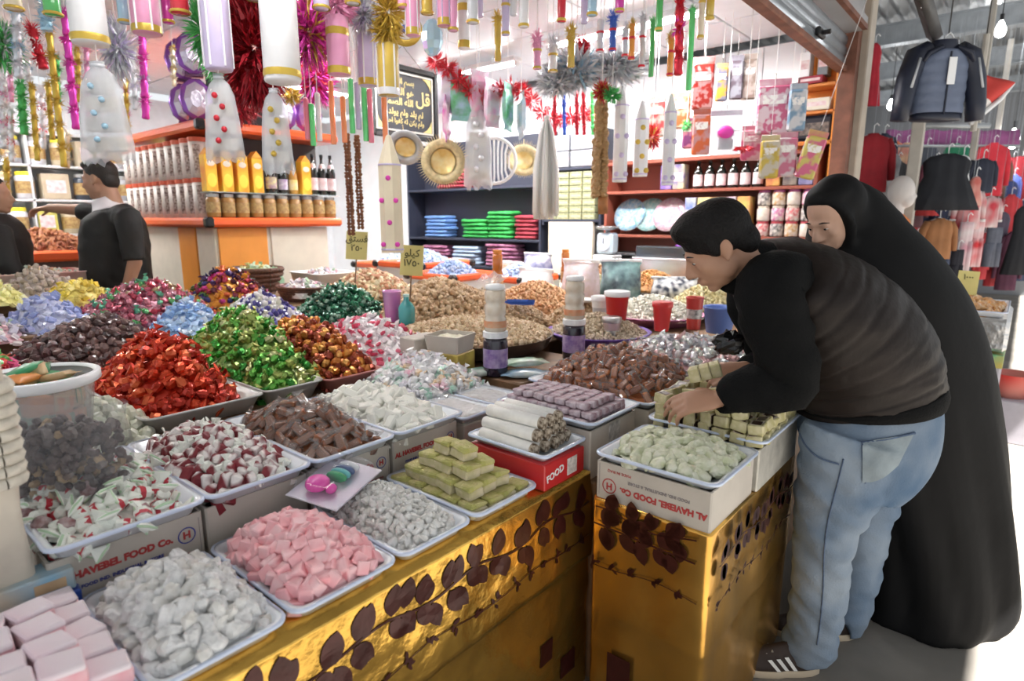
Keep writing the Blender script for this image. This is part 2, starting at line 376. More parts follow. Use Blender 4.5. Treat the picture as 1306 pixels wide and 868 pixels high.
def clothpt(y, z): # crinkled front plane, with a fold at z .46
    n = noise.noise(Vector((y*7, z*7, 1.3)))*.006+noise.noise(Vector((y*19, z*23, 5)))*.003
    n *= min(1, (TZ-z)*12+.1)
    return CX+n+(.012 if z > .455 else 0)*min(1, max(0, (z-.455)*200))+.012*min(1, (TZ-z)*6)
m = MB()
zs = [0, .04, .08, .12, .16, .2, .24, .28, .32, .36, .4, .43, .45, .456, .462, .48, .5, .54, .58, .62, .66, .69, .715, .73, TZ+.003]
ny = 130; ys = [-.4+1.9*i/ny for i in range(ny+1)]
V = [(clothpt(y, z), y, z) for z in zs for y in ys]+[(CX-.13, y, TZ+.003) for y in ys]
F = [(j*(ny+1)+i, j*(ny+1)+i+1, (j+1)*(ny+1)+i+1, (j+1)*(ny+1)+i) for j in range(len(zs)) for i in range(ny)]
m.add(V, F, True)
e0 = len(m.v); m.add([(clothpt(1.5, z), 1.5, z) for z in zs]+[(CX-.35, 1.5+.004, z) for z in zs], [(i, len(zs)+i, len(zs)+i+1, i+1) for i in range(len(zs)-1)], True)
gc = ob('gold_tablecloth', m, goldm); tag(gc, 'long crinkled gold foil cloth with brown leaf print hanging down the counter front', 'tablecloth')
def leafpoly(L_, w_, n=7):
    up = [(L_*i/n, w_*math.sin(PI*(i/n)**.9)**.8) for i in range(n+1)]; return up+[(x, -y) for x, y in up[-2:0:-1]]
def add_leaf(m, fn, s, z, a, L_, w_):
    pts = [(s+x*math.cos(a)-y*math.sin(a), z+x*math.sin(a)+y*math.cos(a)) for x, y in leafpoly(L_, w_)]
    V = [fn(*p) for p in pts]; c = fn(sum(p[0] for p in pts)/len(pts), sum(p[1] for p in pts)/len(pts)); n = len(V)
    m.add(V+[c], [(i, (i+1) % n, n) for i in range(n)])
def add_stem(m, fn, pts, w_):
    V = []
    for i, (s, z) in enumerate(pts):
        a, b = pts[max(0, i-1)], pts[min(len(pts)-1, i+1)]; t = Vector((b[0]-a[0], b[1]-a[1])).normalized(); V += [fn(s-t.y*w_, z+t.x*w_), fn(s+t.y*w_, z-t.x*w_)]
    m.add(V, [(2*i, 2*i+1, 2*i+3, 2*i+2) for i in range(len(pts)-1)])
def print_band(m, fn, s0, s1, z0, rg, big=1., zf=None):
    zf = zf or (lambda s: z0+.012*math.sin(s*21))
    P_ = [(s0+(s1-s0)*i/60, zf(s0+(s1-s0)*i/60)) for i in range(61)]; add_stem(m, fn, P_, .0022*big)
    s = s0+.02
    while s < s1-.05*big:
        z = zf(s)
        for k, sg in enumerate((1, -1)):
            for q in range(2):
                a = sg*rg.uniform(.5, 1.25)+(0 if q == 0 else sg*.5); ss = s+rg.uniform(-.01, .014)*big+q*.022*big
                add_leaf(m, fn, ss, z+sg*.006, a, rg.uniform(.046, .06)*big, rg.uniform(.016, .022)*big)
        s += rg.uniform(.062, .085)*big
def print_twig(m, fn, s0, s1, z0, rg):
    P_ = [(s0+(s1-s0)*i/40, z0+.01*math.sin((s0+(s1-s0)*i/40)*17)) for i in range(41)]; add_stem(m, fn, P_, .0014)
    s = s0
    while s < s1-.03:
        z = z0+.01*math.sin(s*17)
        for k in range(5): add_leaf(m, fn, s+rg.uniform(-.01, .01), z+rg.uniform(-.008, .008), rg.uniform(-2, 2), rg.uniform(.015, .024), .0045)
        s += rg.uniform(.05, .085)
rg = random.Random(3)
fn = lambda s, z: Vector((clothpt(s, min(z, TZ-.002))+.0025, s, min(z, TZ)))
m = MB(); print_band(m, fn, -.3, 1.48, .655, rg, 1.2); ob('leaf_print', m, leafm, gc)['kind'] = 'stuff'
m = MB(); print_twig(m, fn, -.3, 1.48, .545, rg); ob('twig_print', m, leafm, gc)['kind'] = 'stuff'
for s in (.0, .28, .56, .84, 1.12, 1.36):
    for a_, b_, z_ in ((0, .075, .09), (-.11, -.05, .2)): m = MB(); m.add([fn(s+a_, z_), fn(s+b_, z_), fn(s+b_, z_+.075), fn(s+a_, z_+.075)], [(0, 1, 2, 3)]); ob('square_print', m, leafm, gc)
# stand with the second cloth
IX0, IX1, IY0, IY1, IZ = -.86, -.515, 1.39, 2.12, .72
st = ob('draped_stand', MB().rbox(((IX0+IX1)/2, (IY0+IY1)/2, IZ/2), (IX1-IX0-.02, IY1-IY0-.02, IZ-.004), .01), wood)
tag(st, 'square wooden stand beneath the short gold cloth', 'stand')
m = MB(); m.smooth = True
L_ = []
zz = [.02, .1, .2, .3, .36, .37, .38, .5, .6, .68, IZ-.006, IZ+.002]
for z in zz:
    l = []
    fl = (1-z/IZ)*.0
    for p in rrect((IX0+IX1)/2, (IY0+IY1)/2, IX1-IX0+.006, IY1-IY0+.006, .014, z, 2)+[]:
        l.append(p)
    # subdivide the long edges
    q = []
    for i in range(len(l)):
        a, b = l[i], l[(i+1) % len(l)]; n_ = 14 if (a-b).length > .1 else 1
        for k in range(n_):
            p = a.lerp(b, k/n_); c_ = Vector(((IX0+IX1)/2, (IY0+IY1)/2, z)); d_ = (p-c_).normalized()
            w_ = noise.noise(Vector((p.x*9, p.y*9, z*3)))*.008+(.008*(1-z/IZ)*math.sin(p.x*31+p.y*27))
            if .365 < z: w_ += .004
            q.append(p+d_*max(-.002, w_*min(1, (IZ-z)*8)))
    L_.append(q)
m.loops(L_, False, True)
g2 = ob('gold_tablecloth', m, goldsm); tag(g2, 'short smooth gold foil cloth with brown leaf print around the square stand', 'tablecloth')
rg = random.Random(5)
fn2 = lambda s, z: Vector((s, IY0-.0145+.004*max(0, min(1, z*1.5-.4)), z))
m = MB(); print_band(m, fn2, IX0+.01, IX1-.03, .635, rg, 1.2, lambda s: .65-.04*(s-IX0)); print_band(m, fn2, IX0+.015, IX1-.03, .69, rg, 1.0); ob('leaf_print', m, leafm, g2)['kind'] = 'stuff'; m = MB(); print_twig(m, fn2, IX0+.01, IX1-.02, .53, rg); ob('twig_print', m, leafm, g2)['kind'] = 'stuff'
for s, z in ((IX0+.07, .16), (IX0+.235, .1)): m = MB(); m.add([fn2(s, z), fn2(s+.075, z), fn2(s+.075, z+.1), fn2(s, z+.1)], [(0, 1, 2, 3)]); ob('square_print', m, leafm, g2)
m = MB()
fn3 = lambda s, z: Vector((IX1+.021, s, z))
print_band(m, fn3, IY0+.02, IY1-.04, .645, rg); print_twig(m, fn3, IY0+.02, IY1-.05, .53, rg)
ob('leaf_print', m, leafm, g2)['kind'] = 'stuff'
# ---------------------------------------------------------------- trays, boxes and sweets near the camera
enamel = M('white enamel tray', (.8, .84, .9), .25, var=.05, coat=.3)
enrim = M('bluish enamel rim', (.6, .68, .85), .25, coat=.3)
def tray(rect, z, label, h_=.028, group=None, mat=None, rim=.012, r=.03):
    x0, x1, y0, y1 = rect; cx, cy, sx, sy = (x0+x1)/2, (y0+y1)/2, x1-x0, y1-y0
    m = MB(); m.smooth = True
    f = lambda ins, zz: [Vector((p.x-cx, p.y-cy, p.z-z)) for p in rrect(cx, cy, sx-2*ins, sy-2*ins, max(.006, r-ins*.5), zz, 4)]
    m.loops([f(rim+.012, z), f(rim, z+h_*.9), f(0, z+h_), f(0, z+h_+.004), f(rim+.002, z+h_+.003), f(rim+.016, z+.004)], True, True)
    o = ob('tray', m, mat or enamel, None, (cx, cy, z)); tag(o, label, 'tray', group)
    m = MB(); m.smooth = True; m.loops([f(-.0012, z+h_-.002), f(-.0022, z+h_+.002), f(-.0008, z+h_+.0052), f(.004, z+h_+.0052)], False, False); ob('rim', m, enrim, o)
    return o
card = M('printed white cardboard', (.52, .475, .42), .7, var=.1, scale=9)
brownm = M('brown cardboard', (.36, .25, .15), .75, var=.12, scale=9)
redink = M('red ink', (.45, .05, .05), .6, var=.2, scale=60); blueink = M('blue ink', (.05, .06, .3), .6); greyink = M('grey ink', (.25, .22, .22), .7)
XF = rot(PI/2, 0, PI/2); YF = rot(PI/2, 0, 0)
def ring(m, r0, r1, n=20):
    V = [Vector((math.cos(2*PI*i/n)*r, math.sin(2*PI*i/n)*r, 0)) for r in (r0, r1) for i in range(n)]
    m.add(V, [(i, n+i, n+(i+1) % n, (i+1) % n) for i in range(n)]); return m
def carton(rect, z0, z1, label, face='X', flip=False, text=True, mat=None, ink=None, group='white printed cartons under the sweet trays'):
    x0, x1, y0, y1 = rect; t = empty('carton', label, 'box', ((x0+x1)/2, (y0+y1)/2, z0), 0, group); sx, sy, h_ = x1-x0, y1-y0, z1-z0
    m = MB(); L_ = [rrect(0, 0, sx, sy, .004, 0, 1), rrect(0, 0, sx, sy, .004, h_, 1), rrect(0, 0, sx-.012, sy-.012, .003, h_, 1), rrect(0, 0, sx-.012, sy-.012, .003, h_*.45, 1)]
    m.loops(L_); ob('body', m, mat or card, t)
    if text:
        if face == 'X': base = tr(sx/2+.0008, 0, h_/2) @ XF; wd = sy
        else: base = tr(0, -sy/2-.0008, h_/2) @ YF; wd = sx
        if flip: base = base @ rot(0, 0, PI)
        k = wd/.3*1.0
        FONTOB('printed_lettering', 'AL HAVEBEL FOOD Co.', .0215*k, redink, t, base @ tr(-.03*k, .014, 0), bold=.0012)
        FONTOB('printed_lettering', 'FOOD IND. INDUSTRIAL & STORE', .0105*k, blueink if not flip else greyink, t, base @ tr(-.02*k, -.014, 0), bold=.0004)
        FONTOB('printed_lettering', 'MADE IN IRAQ', .010*k, redink, t, base @ tr(.085*k, -.034, 0))
        m = MB(); ring(m, .017*k, .02*k); m.v = [tuple(base @ tr(.112*k, .012, 0) @ Vector(v)) for v in m.v]; ob('printed_circle', m, blueink if not flip else redink, t)
        FONTOB('printed_letter', 'H', .024*k, redink, t, base @ tr(.112*k, .012, 0), bold=.001)
        m = MB(); m.v = []; 
        for a, b in (((.14*k, -.05), (.1415*k, .045)),):
            m.add([base @ Vector((a[0], a[1], 0)), base @ Vector((b[0], a[1], 0)), base @ Vector((b[0], b[1], 0)), base @ Vector((a[0], b[1], 0))], [(0, 1, 2, 3)])
        ob('printed_line', m, greyink, t)
    # flap lines
    return t
Z1 = .741
# front row of trays on the cloth
TX0, TX1 = -1.335, -.962
slots = [(.0, .262), (.268, .505), (.515, .765), (.775, 1.0), (1.012, 1.268)]
tl = ['white tray of pink and white squares at the near end of the gold cloth', 'white tray of powdered lumps beside the pink and white squares', 'white tray of pink cubes on the gold cloth', 'white tray of small powdered pieces under the clear toy packet', 'white tray of pale green pistachio blocks beside the red box']
for (a, b), l in zip(slots, tl): tray((TX0, TX1, a, b), Z1, l, group='trays on the gold cloth')
pinkw = M('pink and white nougat', (.82, .76, .8), .6, var2=(.8, .6, .68), scale=9, detail=2)
def nsq(i):
    m = MB(); rg_ = random.Random(i); m.mi = 1; m.rbox((0, 0, -.005), (.058, .058, .024), .003, None, .0015, rg_); m.mi = 0; m.rbox((0, 0, .0105), (.0575, .0575, .011), .003, None, .0015, rg_); return m
pw = variants(nsq, 4, 'nougat_square', [pinkw, M('pink nougat side', (.78, .36, .42), .6, var2=(.8, .66, .68), scale=14)])
rg = random.Random(11); lb = 'flat pink and white nougat square stacked in the tray at the near end'
for k, (nx, ny_, ox) in enumerate(((5, 4, 0), (5, 4, .02), (4, 3, .03))):
    for i in range(nx):
        for j in range(ny_):
            lies('nougat_square', rg.choice(pw), (TX1-.05-ox-i*.066+rg.uniform(-.006, .006), .038+j*.061+rg.uniform(-.004, .004)+k*.008, Z1+.02+k*.034), (rg.uniform(-.06, .06), rg.uniform(-.06, .06), rg.uniform(-.25, .25)), lb, 'sweet', 'pink and white nougat squares')
powder = M('powder dusted delight', (.76, .76, .76), .85, var=.3, scale=34, bump=.8, bscale=90)
powderg = M('powder dusted grey delight', (.6, .58, .54), .85, var2=(.82, .82, .81), scale=26, bump=.5, bscale=90)
def rect_in(a, b, e=.012, x0=TX0, x1=TX1): return (x0+e, x1-e, a+e, b-e)
r_ = rect_in(*slots[1]); hh = dome(r_, Z1+.03, Z1+.1, (.55, .5), 3, 2)
pl = variants(lambda i: MB().rbox((0, 0, 0), (.038, .03, .026), .007, None, .006, random.Random(i+50)), 5, 'powdered_lump', [powder])+variants(lambda i: chunk((.02, .017, .014), .22, i), 3, 'powdered_lump', [powderg])
heap('powdered_lump', 'white powdered lump of delight heaped beside the pink squares', 'sweet', 'powdered lumps of delight', r_, hh, pl, .0245, powder, 3, floor_=Z1+.004)
pinkd = M('pink delight', (.88, .36, .4), .45, var2=(.86, .6, .62), scale=13, bump=.15, bscale=60)
r_ = rect_in(*slots[2]); hh = dome(r_, Z1+.03, Z1+.1, (.55, .45), 3, 2)
pk = variants(lambda i: MB().rbox((0, 0, 0), (.03, .028, .026), .0025, None, .0025, random.Random(i)), 5, 'pink_delight_cube', [pinkd])
heap('pink_delight_cube', 'pink cube of delight heaped in the tray', 'sweet', 'pink delight cubes', r_, hh, pk, .0235, pinkd, 4, floor_=Z1+.004)
r_ = rect_in(*slots[3]); hh = dome(r_, Z1+.028, Z1+.08, (.45, .5), 3, 2)
sp_ = variants(lambda i: MB().rbox((0, 0, 0), (.021, .017, .014), .004, None, .003, random.Random(i+9)), 5, 'small_powdered_piece', [powderg])
heap('small_powdered_piece', 'small grey white powdered piece in the tray beside the pink cubes', 'sweet', 'small powdered pieces', r_, hh, sp_, .0165, powderg, 5, floor_=Z1+.004)
pist = M('pistachio coated nougat', (.58, .5, .26), .7, var2=(.36, .36, .08), scale=30, bump=.6, bscale=120)
pistp = M('pale nougat with pistachio', (.66, .57, .42), .7, var2=(.46, .42, .2), scale=24, bump=.4, bscale=90)
def pblock(i):
    m = MB(); rg_ = random.Random(i); m.rbox((0, 0, -.006), (.062, .052, .026), .004, None, .002, rg_); m.mi = 1; m.rbox((0, 0, .012), (.063, .053, .014), .004, None, .002, rg_); return m
pb = variants(pblock, 4, 'pistachio_block', [pistp, pist])
y0, y1 = slots[4]; rg = random.Random(4); lb = 'pale green pistachio nougat block stacked in the tray beside the red box'
for k, (nx, ny_, oy) in enumerate(((5, 4, .03), (4, 3, .05), (3, 2, .075), (2, 1, .1))):
    for i in range(nx):
        for j in range(ny_):
            lies('pistachio_block', rg.choice(pb), (TX1-.055-k*.035-i*.066+rg.uniform(-.006, .006), y0+oy+.012+j*.056+rg.uniform(-.004, .004), Z1+.022+k*.037), (rg.uniform(-.12, .12), rg.uniform(-.12, .12), rg.uniform(-.2, .2)), lb, 'sweet', 'pistachio nougat blocks')
# red box with nougat rolls
RX0, RX1, RY0, RY1 = -1.25, -.958, 1.285, 1.487
rb = empty('red_box', 'red printed box under the white nougat rolls', 'box', ((RX0+RX1)/2, (RY0+RY1)/2, Z1))
redc = M('red carton', (.55, .025, .03), .35, var=.08, coat=.2)
ob('body', MB().rbox((0, 0, .04), (RX1-RX0, RY1-RY0, .08), .003), redc, rb)
ob('printed_panel', MB().box(((RX1-RX0)/2+.0006, .035, .04), (.001, .05, .052)), M('pale print panel', (.75, .7, .68), .5, var=.3, scale=90), rb)
FONTOB('printed_lettering', 'FOOD', .03, white, rb, tr((RX1-RX0)/2+.001, -.05, .04) @ XF @ rot(0, 0, .2), bold=.001)
tray((RX0-.01, RX1+.006, RY0-.006, RY1+.006), Z1+.081, 'shallow white tray of nougat rolls on the red box', .022, r=.02)
rollm = M('white nougat roll', (.84, .82, .78), .6, var=.08, scale=30, bump=.2); rollend = M('dark roll filling', (.5, .43, .34), .7, var2=(.12, .08, .05), scale=70, sharp=.1)
def roll(i):
    m = MB(); m.smooth = True; m.lathe([(.0185, -.115), (.02, -.11), (.02, .085)], 12, (0, 0, 0), rot(0, PI/2), True, (1, .92)); m.mi = 1; m.lathe([(.0195, .0852), (.019, .098), (.017, .101)], 12, (0, 0, 0), rot(0, PI/2), True, (1, .92), False); return m
rl = variants(roll, 1, 'nougat_roll', [rollm, rollend]); rg = random.Random(8)
for k, n_ in enumerate((5, 4, 3)):
    for j in range(n_):
        lies('nougat_roll', rl[0], (-1.1-k*.004+rg.uniform(-.008, .008), RY0+.022+k*.019+j*.0405, Z1+.109+k*.034), (0, rg.uniform(-.02, .02), rg.uniform(-.03, .03)), 'white nougat roll with dark speckled end stacked over the red box', 'sweet', 'white nougat rolls')
# second row on cartons
UX0, UX1, UZ = -1.86, -1.372, .858
us = [(.235, .527), (.535, .795), (.805, 1.07), (1.082, 1.352)]
cl = ['white carton nearest the plastered post with a blue round mark and red lettering', 'white carton under the tray of red and white nougat', 'white carton with red lettering under the tray of brown caramels', 'white carton under the tray of white blocks']
for i, ((a, b), l) in enumerate(zip(us, cl)):
    carton((UX0+.02, UX1, a, b), .73, UZ-.012, l, text=(i != 1)); 
ul = ['white tray of red and green striped wrapped sweets above the lettered carton', 'white tray of dark red and white nougat pieces', 'white tray of brown wrapped caramels', 'white tray of plain white blocks']
for (a, b), l in zip(us, ul): tray((UX0, UX1+.035, a-.004, b+.004), UZ-.006, l, group='trays on the white cartons')
def UR(i, e=.014): return (UX0+e, UX1+.03-e, us[i][0]+e*.4, us[i][1]-e*.4)
wrapw = M('white wax wrapper', (.8, .82, .76), .5, var=.06, scale=40)
stripe_r = M('red stripe wrapper', (.5, .03, .05), .45); stripe_g = M('pale green wrapper edge', (.45, .62, .42), .5)
def bow(i):
    rg_ = random.Random(i); m = MB(); twist(.062, .016, i, 7, 1.5, .7, m); m.mi = 1; m.lathe([(.0172, -.006), (.0176, 0), (.0172, .006)], 8, (.004, 0, 0), rot(0, PI/2), False, (.87, 1))
    m.mi = 2
    for s in (-1, 1): m.tube([(s*.042, -.02, 0), (s*.043, 0, .002), (s*.042, .02, 0)], .003, 5)
    return m
bw = variants(bow, 4, 'striped_wrapped_sweet', [wrapw, stripe_r, stripe_g])+variants(lambda i: chunk((.022, .019, .017), .12, i), 1, 'striped_wrapped_sweet', [M('dark red nougat', (.16, .025, .03), .5, var2=(.6, .5, .5), scale=40), stripe_r])
r_ = UR(0); heap('striped_wrapped_sweet', 'white wrapped sweet with red band and pale green edges', 'sweet', 'red and green striped wrapped sweets', r_, dome(r_, UZ+.015, UZ+.07, (.45, .5)), bw, .035, wrapw, 21, floor_=UZ, free=False, tilt=.5)
nred = M('dark red and white nougat', (.8, .75, .73), .5, var2=(.2, .015, .025), scale=24, detail=1, bump=.2, sharp=.07)
nr = variants(lambda i: MB().rbox((0, 0, 0), (.04, .028, .024), .005, None, .005, random.Random(i)), 5, 'red_white_nougat', [nred])+variants(lambda i: twist(.05, .014, i, 6), 2, 'red_white_nougat', [wrapw])
r_ = UR(1); heap('red_white_nougat', 'dark red and white nougat piece heaped between the striped sweets and the caramels', 'sweet', 'dark red and white nougat pieces', r_, dome(r_, UZ+.015, UZ+.085, (.45, .5)), nr, .0255, nred, 22, floor_=UZ)
caram = M('brown caramel', (.2, .06, .025), .3, var2=(.32, .12, .05), scale=30, coat=.5)
cello = M('cellophane', (.4, .36, .34), .08, clear=.74, bump=.6, bscale=60, spec=.9)
def carbar(i):
    rg_ = random.Random(i); m = MB(); m.rbox((0, 0, 0), (.055, .023, .017), .003, None, .002, rg_); m.mi = 1; twist(.075, .016, i, 6, 1.25, .45, m); return m
cb = variants(carbar, 4, 'brown_caramel', [caram, cello])
r_ = UR(2); heap('brown_caramel', 'brown caramel bar in clear wrapper in the tray on the lettered carton', 'sweet', 'brown caramels in clear wrappers', r_, dome(r_, UZ+.015, UZ+.095, (.4, .5)), cb, .034, caram, 23, floor_=UZ, free=False, tilt=.45)
wb_ = M('white coconut block', (.84, .83, .76), .6, var=.08, scale=20, bump=.2)
wv = variants(lambda i: MB().rbox((0, 0, 0), (.058, .03, .028), .004, None, .003, random.Random(i)), 4, 'white_block', [wb_])
r_ = UR(3); heap('white_block', 'plain white oblong block heaped beside the brown caramels', 'sweet', 'plain white blocks', r_, dome(r_, UZ+.015, UZ+.075, (.4, .5)), wv, .033, wb_, 24, floor_=UZ, free=False, tilt=.35)
# mixed wrapped sweets and film wrapped trays behind the pistachio blocks
mixw = M('mixed pale wrappers', (.8, .8, .8), .3, rnd=[(.8, .78, .76), (.75, .72, .75), (.72, .3, .42), (.8, .8, .78), (.25, .6, .42), (.8, .5, .2), (.82, .8, .8), (.7, .66, .74)], var2=(.85, .85, .86), scale=35, coat=.4)
mw = variants(lambda i: twist(.05, .0155, i, 7, 1.3, .55), 4, 'pale_wrapped_sweet', [mixw])
r_ = (-2.0, -1.6, 1.385, 1.8); heap('pale_wrapped_sweet', 'pale wrapped sweet with pink or green mark in front of the pistachio jar', 'sweet', 'pale wrapped sweets of mixed colours', r_, dome(r_, .86, .96, (.35, .5)), mw, .03, mixw, 25, floor_=.73, free=False)
film = M('clear film', (.9, .92, .95), .08, clear=.7, bump=.7, bscale=25)
dm = M('pale sweets under film', (.72, .7, .68), .6, var2=(.45, .4, .38), scale=45, bump=.4)
for k, (rc, z, lab) in enumerate([((-1.605, -1.36, 1.372, 1.545), .82, 'film wrapped tray of pale sweets beside the white blocks'), ((-1.605, -1.36, 1.56, 1.73), .82, 'film wrapped tray of pale sweets nearest the blue packets')]):
    cx, cy = (rc[0]+rc[1])/2, (rc[2]+rc[3])/2
    tag(ob('carton', MB().rbox((cx, cy, (z+.735)/2), (rc[1]-rc[0]-.02, rc[3]-rc[2]-.02, z-.735), .003), card), ['low plain carton under the film wrapped tray by the white blocks', 'low plain carton under the film wrapped tray by the jar'][k], 'box')
    t = tray(rc, z, lab, .025, 'film wrapped trays', r=.02); t.name = 'wrapped_tray'; sx, sy = rc[1]-rc[0], rc[3]-rc[2]
    ob('sweets', MB().grid(lambda u, v: Vector(((u-.5)*(sx-.04), (v-.5)*(sy-.04), .026+.006*noise.noise(Vector((u*14, v*9, k))))), 20, 14), dm, t)
    ob('film', MB().grid(lambda u, v: Vector(((u-.5)*(sx-.004), (v-.5)*(sy-.004), .036+.004*noise.noise(Vector((u*9, v*9, k+4))))), 14, 12), film, t)
# carton with the purple dusted jelly tray
carton((-1.33, -.955, 1.515, 1.80), .70, .858, 'white carton under the tray of dusted purple jelly', 'Y', text=False)
ob('tape', MB().box((-.9545, 1.66, .78), (.001, .07, .15)), M('grey print', (.5, .48, .46), .6, var=.4, scale=60), None); t_ = bpy.data.objects['tape']; t_.parent = bpy.data.objects['carton.004'] if 'carton.004' in bpy.data.objects else None
if t_.parent: t_.matrix_parent_inverse = t_.parent.matrix_basis.inverted()
tray((-1.345, -.94, 1.505, 1.815), .858, 'white tray of dusted purple jelly on the printed carton', .024)
purp = M('dusted purple jelly', (.2, .07, .1), .6, var2=(.62, .55, .6), scale=28, bump=.3)
pj = variants(lambda i: MB().rbox((0, 0, 0), (.04, .033, .02), .003, None, .002, random.Random(i)), 3, 'purple_jelly', [purp]); rg = random.Random(5)
for k, (nx, ny_) in enumerate(((8, 7), (8, 6), (7, 5))):
    for i in range(nx):
        for j in range(ny_):
            lies('purple_jelly', rg.choice(pj), (-1.31+k*.014+i*.044+rg.uniform(-.004, .004), 1.54+k*.015+j*.036, .874+k*.021), (rg.uniform(-.1, .1), rg.uniform(-.1, .1), rg.uniform(-.15, .15)), 'small powder dusted purple jelly piece stacked on the white tray', 'sweet', 'dusted purple jelly pieces')
# stand trays
carton((IX0+.005, IX1-.004, IY0+.004, 1.70), IZ+.003, .832, 'white carton with upside down red lettering on the gold draped stand', 'Y', True)
carton((IX0+.005, IX1+.005, 1.715, 2.10), IZ+.003, .85, 'worn silver grey carton behind the upside down carton', 'X', text=False, mat=M('silver grey carton', (.5, .48, .43), .5, .3, var=.3, scale=14, bump=.3))
tray((IX0-.002, IX1+.012, IY0-.006, 1.70), .832, 'white tray of pistachio dusted balls on the draped stand', .022)
tray((IX0-.01, IX1+.02, 1.71, 2.11), .85, 'white tray of green edged brown squares under the hands of the bending man', .022)
pgreen = M('pistachio dusted white sweet', (.76, .75, .64), .7, var2=(.48, .52, .3), scale=30, bump=.5, bscale=90)
pgv = variants(lambda i: chunk((.03, .02, .016), .14, i, 8, 6), 4, 'pistachio_ball', [pgreen])
r_ = (IX0+.015, IX1-.005, IY0+.012, 1.69); heap('pistachio_ball', 'pale green dusted oval sweet in the tray on the draped stand', 'sweet', 'pistachio dusted oval sweets', r_, dome(r_, .852, .888, (.5, .6)), pgv, .0335, pgreen, 31, floor_=.845, free=False, tilt=.3)
gsq = M('green nougat edge', (.4, .36, .14), .6, var2=(.62, .56, .36), scale=30, bump=.3); bsq = M('dark date filling', (.05, .02, .012), .4, var=.4, scale=30); psq = M('pale nougat band', (.6, .52, .42), .6)
def gs(i):
    m = MB(); rg_ = random.Random(i); m.rbox((0, 0, 0), (.045, .045, .032), .003, None, .002, rg_); m.mi = 2; m.box((0, 0, .0155), (.035, .035, .003)); m.mi = 1; m.box((0, 0, .0165), (.026, .026, .003)); return m
gv = variants(gs, 2, 'date_square', [gsq, bsq, psq]); rg = random.Random(2)
for k, (nx, ny_) in enumerate(((7, 8), (7, 8), (6, 6))):
    for i in range(nx):
        for j in range(ny_):
            if k == 2 and rg.random() < .35: continue
            up = i >= 4 or k == 2
            lies('date_square', rg.choice(gv), (IX0+.03+i*.05+rg.uniform(-.005, .005), 1.735+k*.006+j*.047+rg.uniform(-.005, .005), .872+k*.034), (rg.uniform(-.2, .2), (rg.uniform(-.3, .3) if up else PI/2+rg.uniform(-.2, .2)), rg.uniform(-.3, .3)), 'green nougat square with dark filling under the hands of the bending man', 'sweet', 'green nougat squares with dark filling')
# orange brown caramels and silver wrapped sweets
carw = M('orange brown caramel', (.34, .11, .035), .25, var2=(.42, .14, .05), scale=30, coat=.6, rnd=[(.42, .12, .04), (.34, .085, .03), (.5, .18, .07), (.25, .055, .025)])
def cw(i):
    m = MB(); m.rbox((0, 0, 0), (.048, .022, .02), .004, None, .002, random.Random(i)); m.mi = 1; pillow(.07, .03, .027, i, .16, m); return m
cwv = variants(cw, 4, 'orange_caramel', [carw, cello])
carton((-1.47, -.935, 1.86, 2.35), .70, .845, 'plain carton under the heap of orange brown caramels', 'X', text=False, mat=M('beige carton', (.55, .5, .42), .6, var=.15))
tray((-1.48, -.925, 1.85, 2.36), .845, 'white tray under the heap of orange brown caramels', .022)
r_ = (-1.46, -.94, 1.87, 2.34); heap('orange_caramel', 'orange brown caramel in clear wrapper heaped beside the hands of the bending man', 'sweet', 'orange brown caramels', r_, dome(r_, .875, .985, (.5, .5), 3, 2), cwv, .0325, carw, 33, floor_=.85, free=False, tilt=.45)
silw = M('silver white wrapper', (.75, .77, .8), .2, .35, rnd=[(.8, .82, .85), (.6, .62, .66), (.8, .8, .8), (.7, .45, .45), (.75, .8, .75), (.5, .5, .55)], coat=.4)
sv = variants(lambda i: twist(.052, .015, i, 7, 1.3, .55), 4, 'silver_wrapped_sweet', [silw])
r_ = (-1.5, -.72, 2.40, 2.95); heap('silver_wrapped_sweet', 'silver white wrapped sweet heaped in front of the red tubs', 'sweet', 'silver white wrapped sweets', r_, dome(r_, .86, .955, (.5, .45), 3, 2), sv, .042, silw, 34, floor_=.70, free=False)
# crumpled black bag and the slabs the man holds
m = MB(); m.ell((0, 0, 0), (.05, .045, .04), 14, 10, None, .16, random.Random(4)); tag(ob('black_bag', m, M('black bag film', (.006, .006, .007), .18), None, ah(930, 437, 1.93)), 'crumpled black plastic bag beside the hand of the bending man', 'bag')
for i in range(3): lies('nougat_slab', gv[0], ah(886+i*13, 477-i*3, 1.80), (.2, 1.3, .5+i*.1), ['green edged slab nearest the fingertips of the bending man', 'green edged slab in the middle of the three held up', 'green edged slab closest to the far hand'][i], 'sweet', 'slabs lifted by the man')
tag(ob('low_table', MB().rbox((-.8, 2.68, .35), (.24, .6, .69), .006), wood), 'small wooden table beside the counter step under silver wrapped sweets', 'table')
# ---------------------------------------------------------------- heaps of wrapped sweets
def binbox(rect, z0, h_, label, mat, group='bins under the sweet heaps', fl=.015):
    x0, x1, y0, y1 = rect; cx, cy, sx, sy = (x0+x1)/2, (y0+y1)/2, x1-x0, y1-y0; m = MB(); m.smooth = True
    f = lambda ins, zz: rrect(0, 0, sx-2*ins, sy-2*ins, .035, zz, 4)
    m.loops([f(fl+.01, 0), f(.004, h_), f(-.006, h_+.004), f(-.002, h_+.01), f(.01, h_+.004), f(fl+.02, .01)]); o = ob('bin', m, mat, None, (cx, cy, z0)); tag(o, label, 'bin', group); return o
pbin = M('pale red plastic bin', (.5, .2, .18), .35, var=.05); gbin = M('clear grey plastic bin', (.55, .54, .52), .3, var=.05)
def foil(name, c, c2, rough=.24, metal=.75): return M(name, c, rough, metal, var2=c2, scale=30, rnd=None, bump=.3, bscale=45)
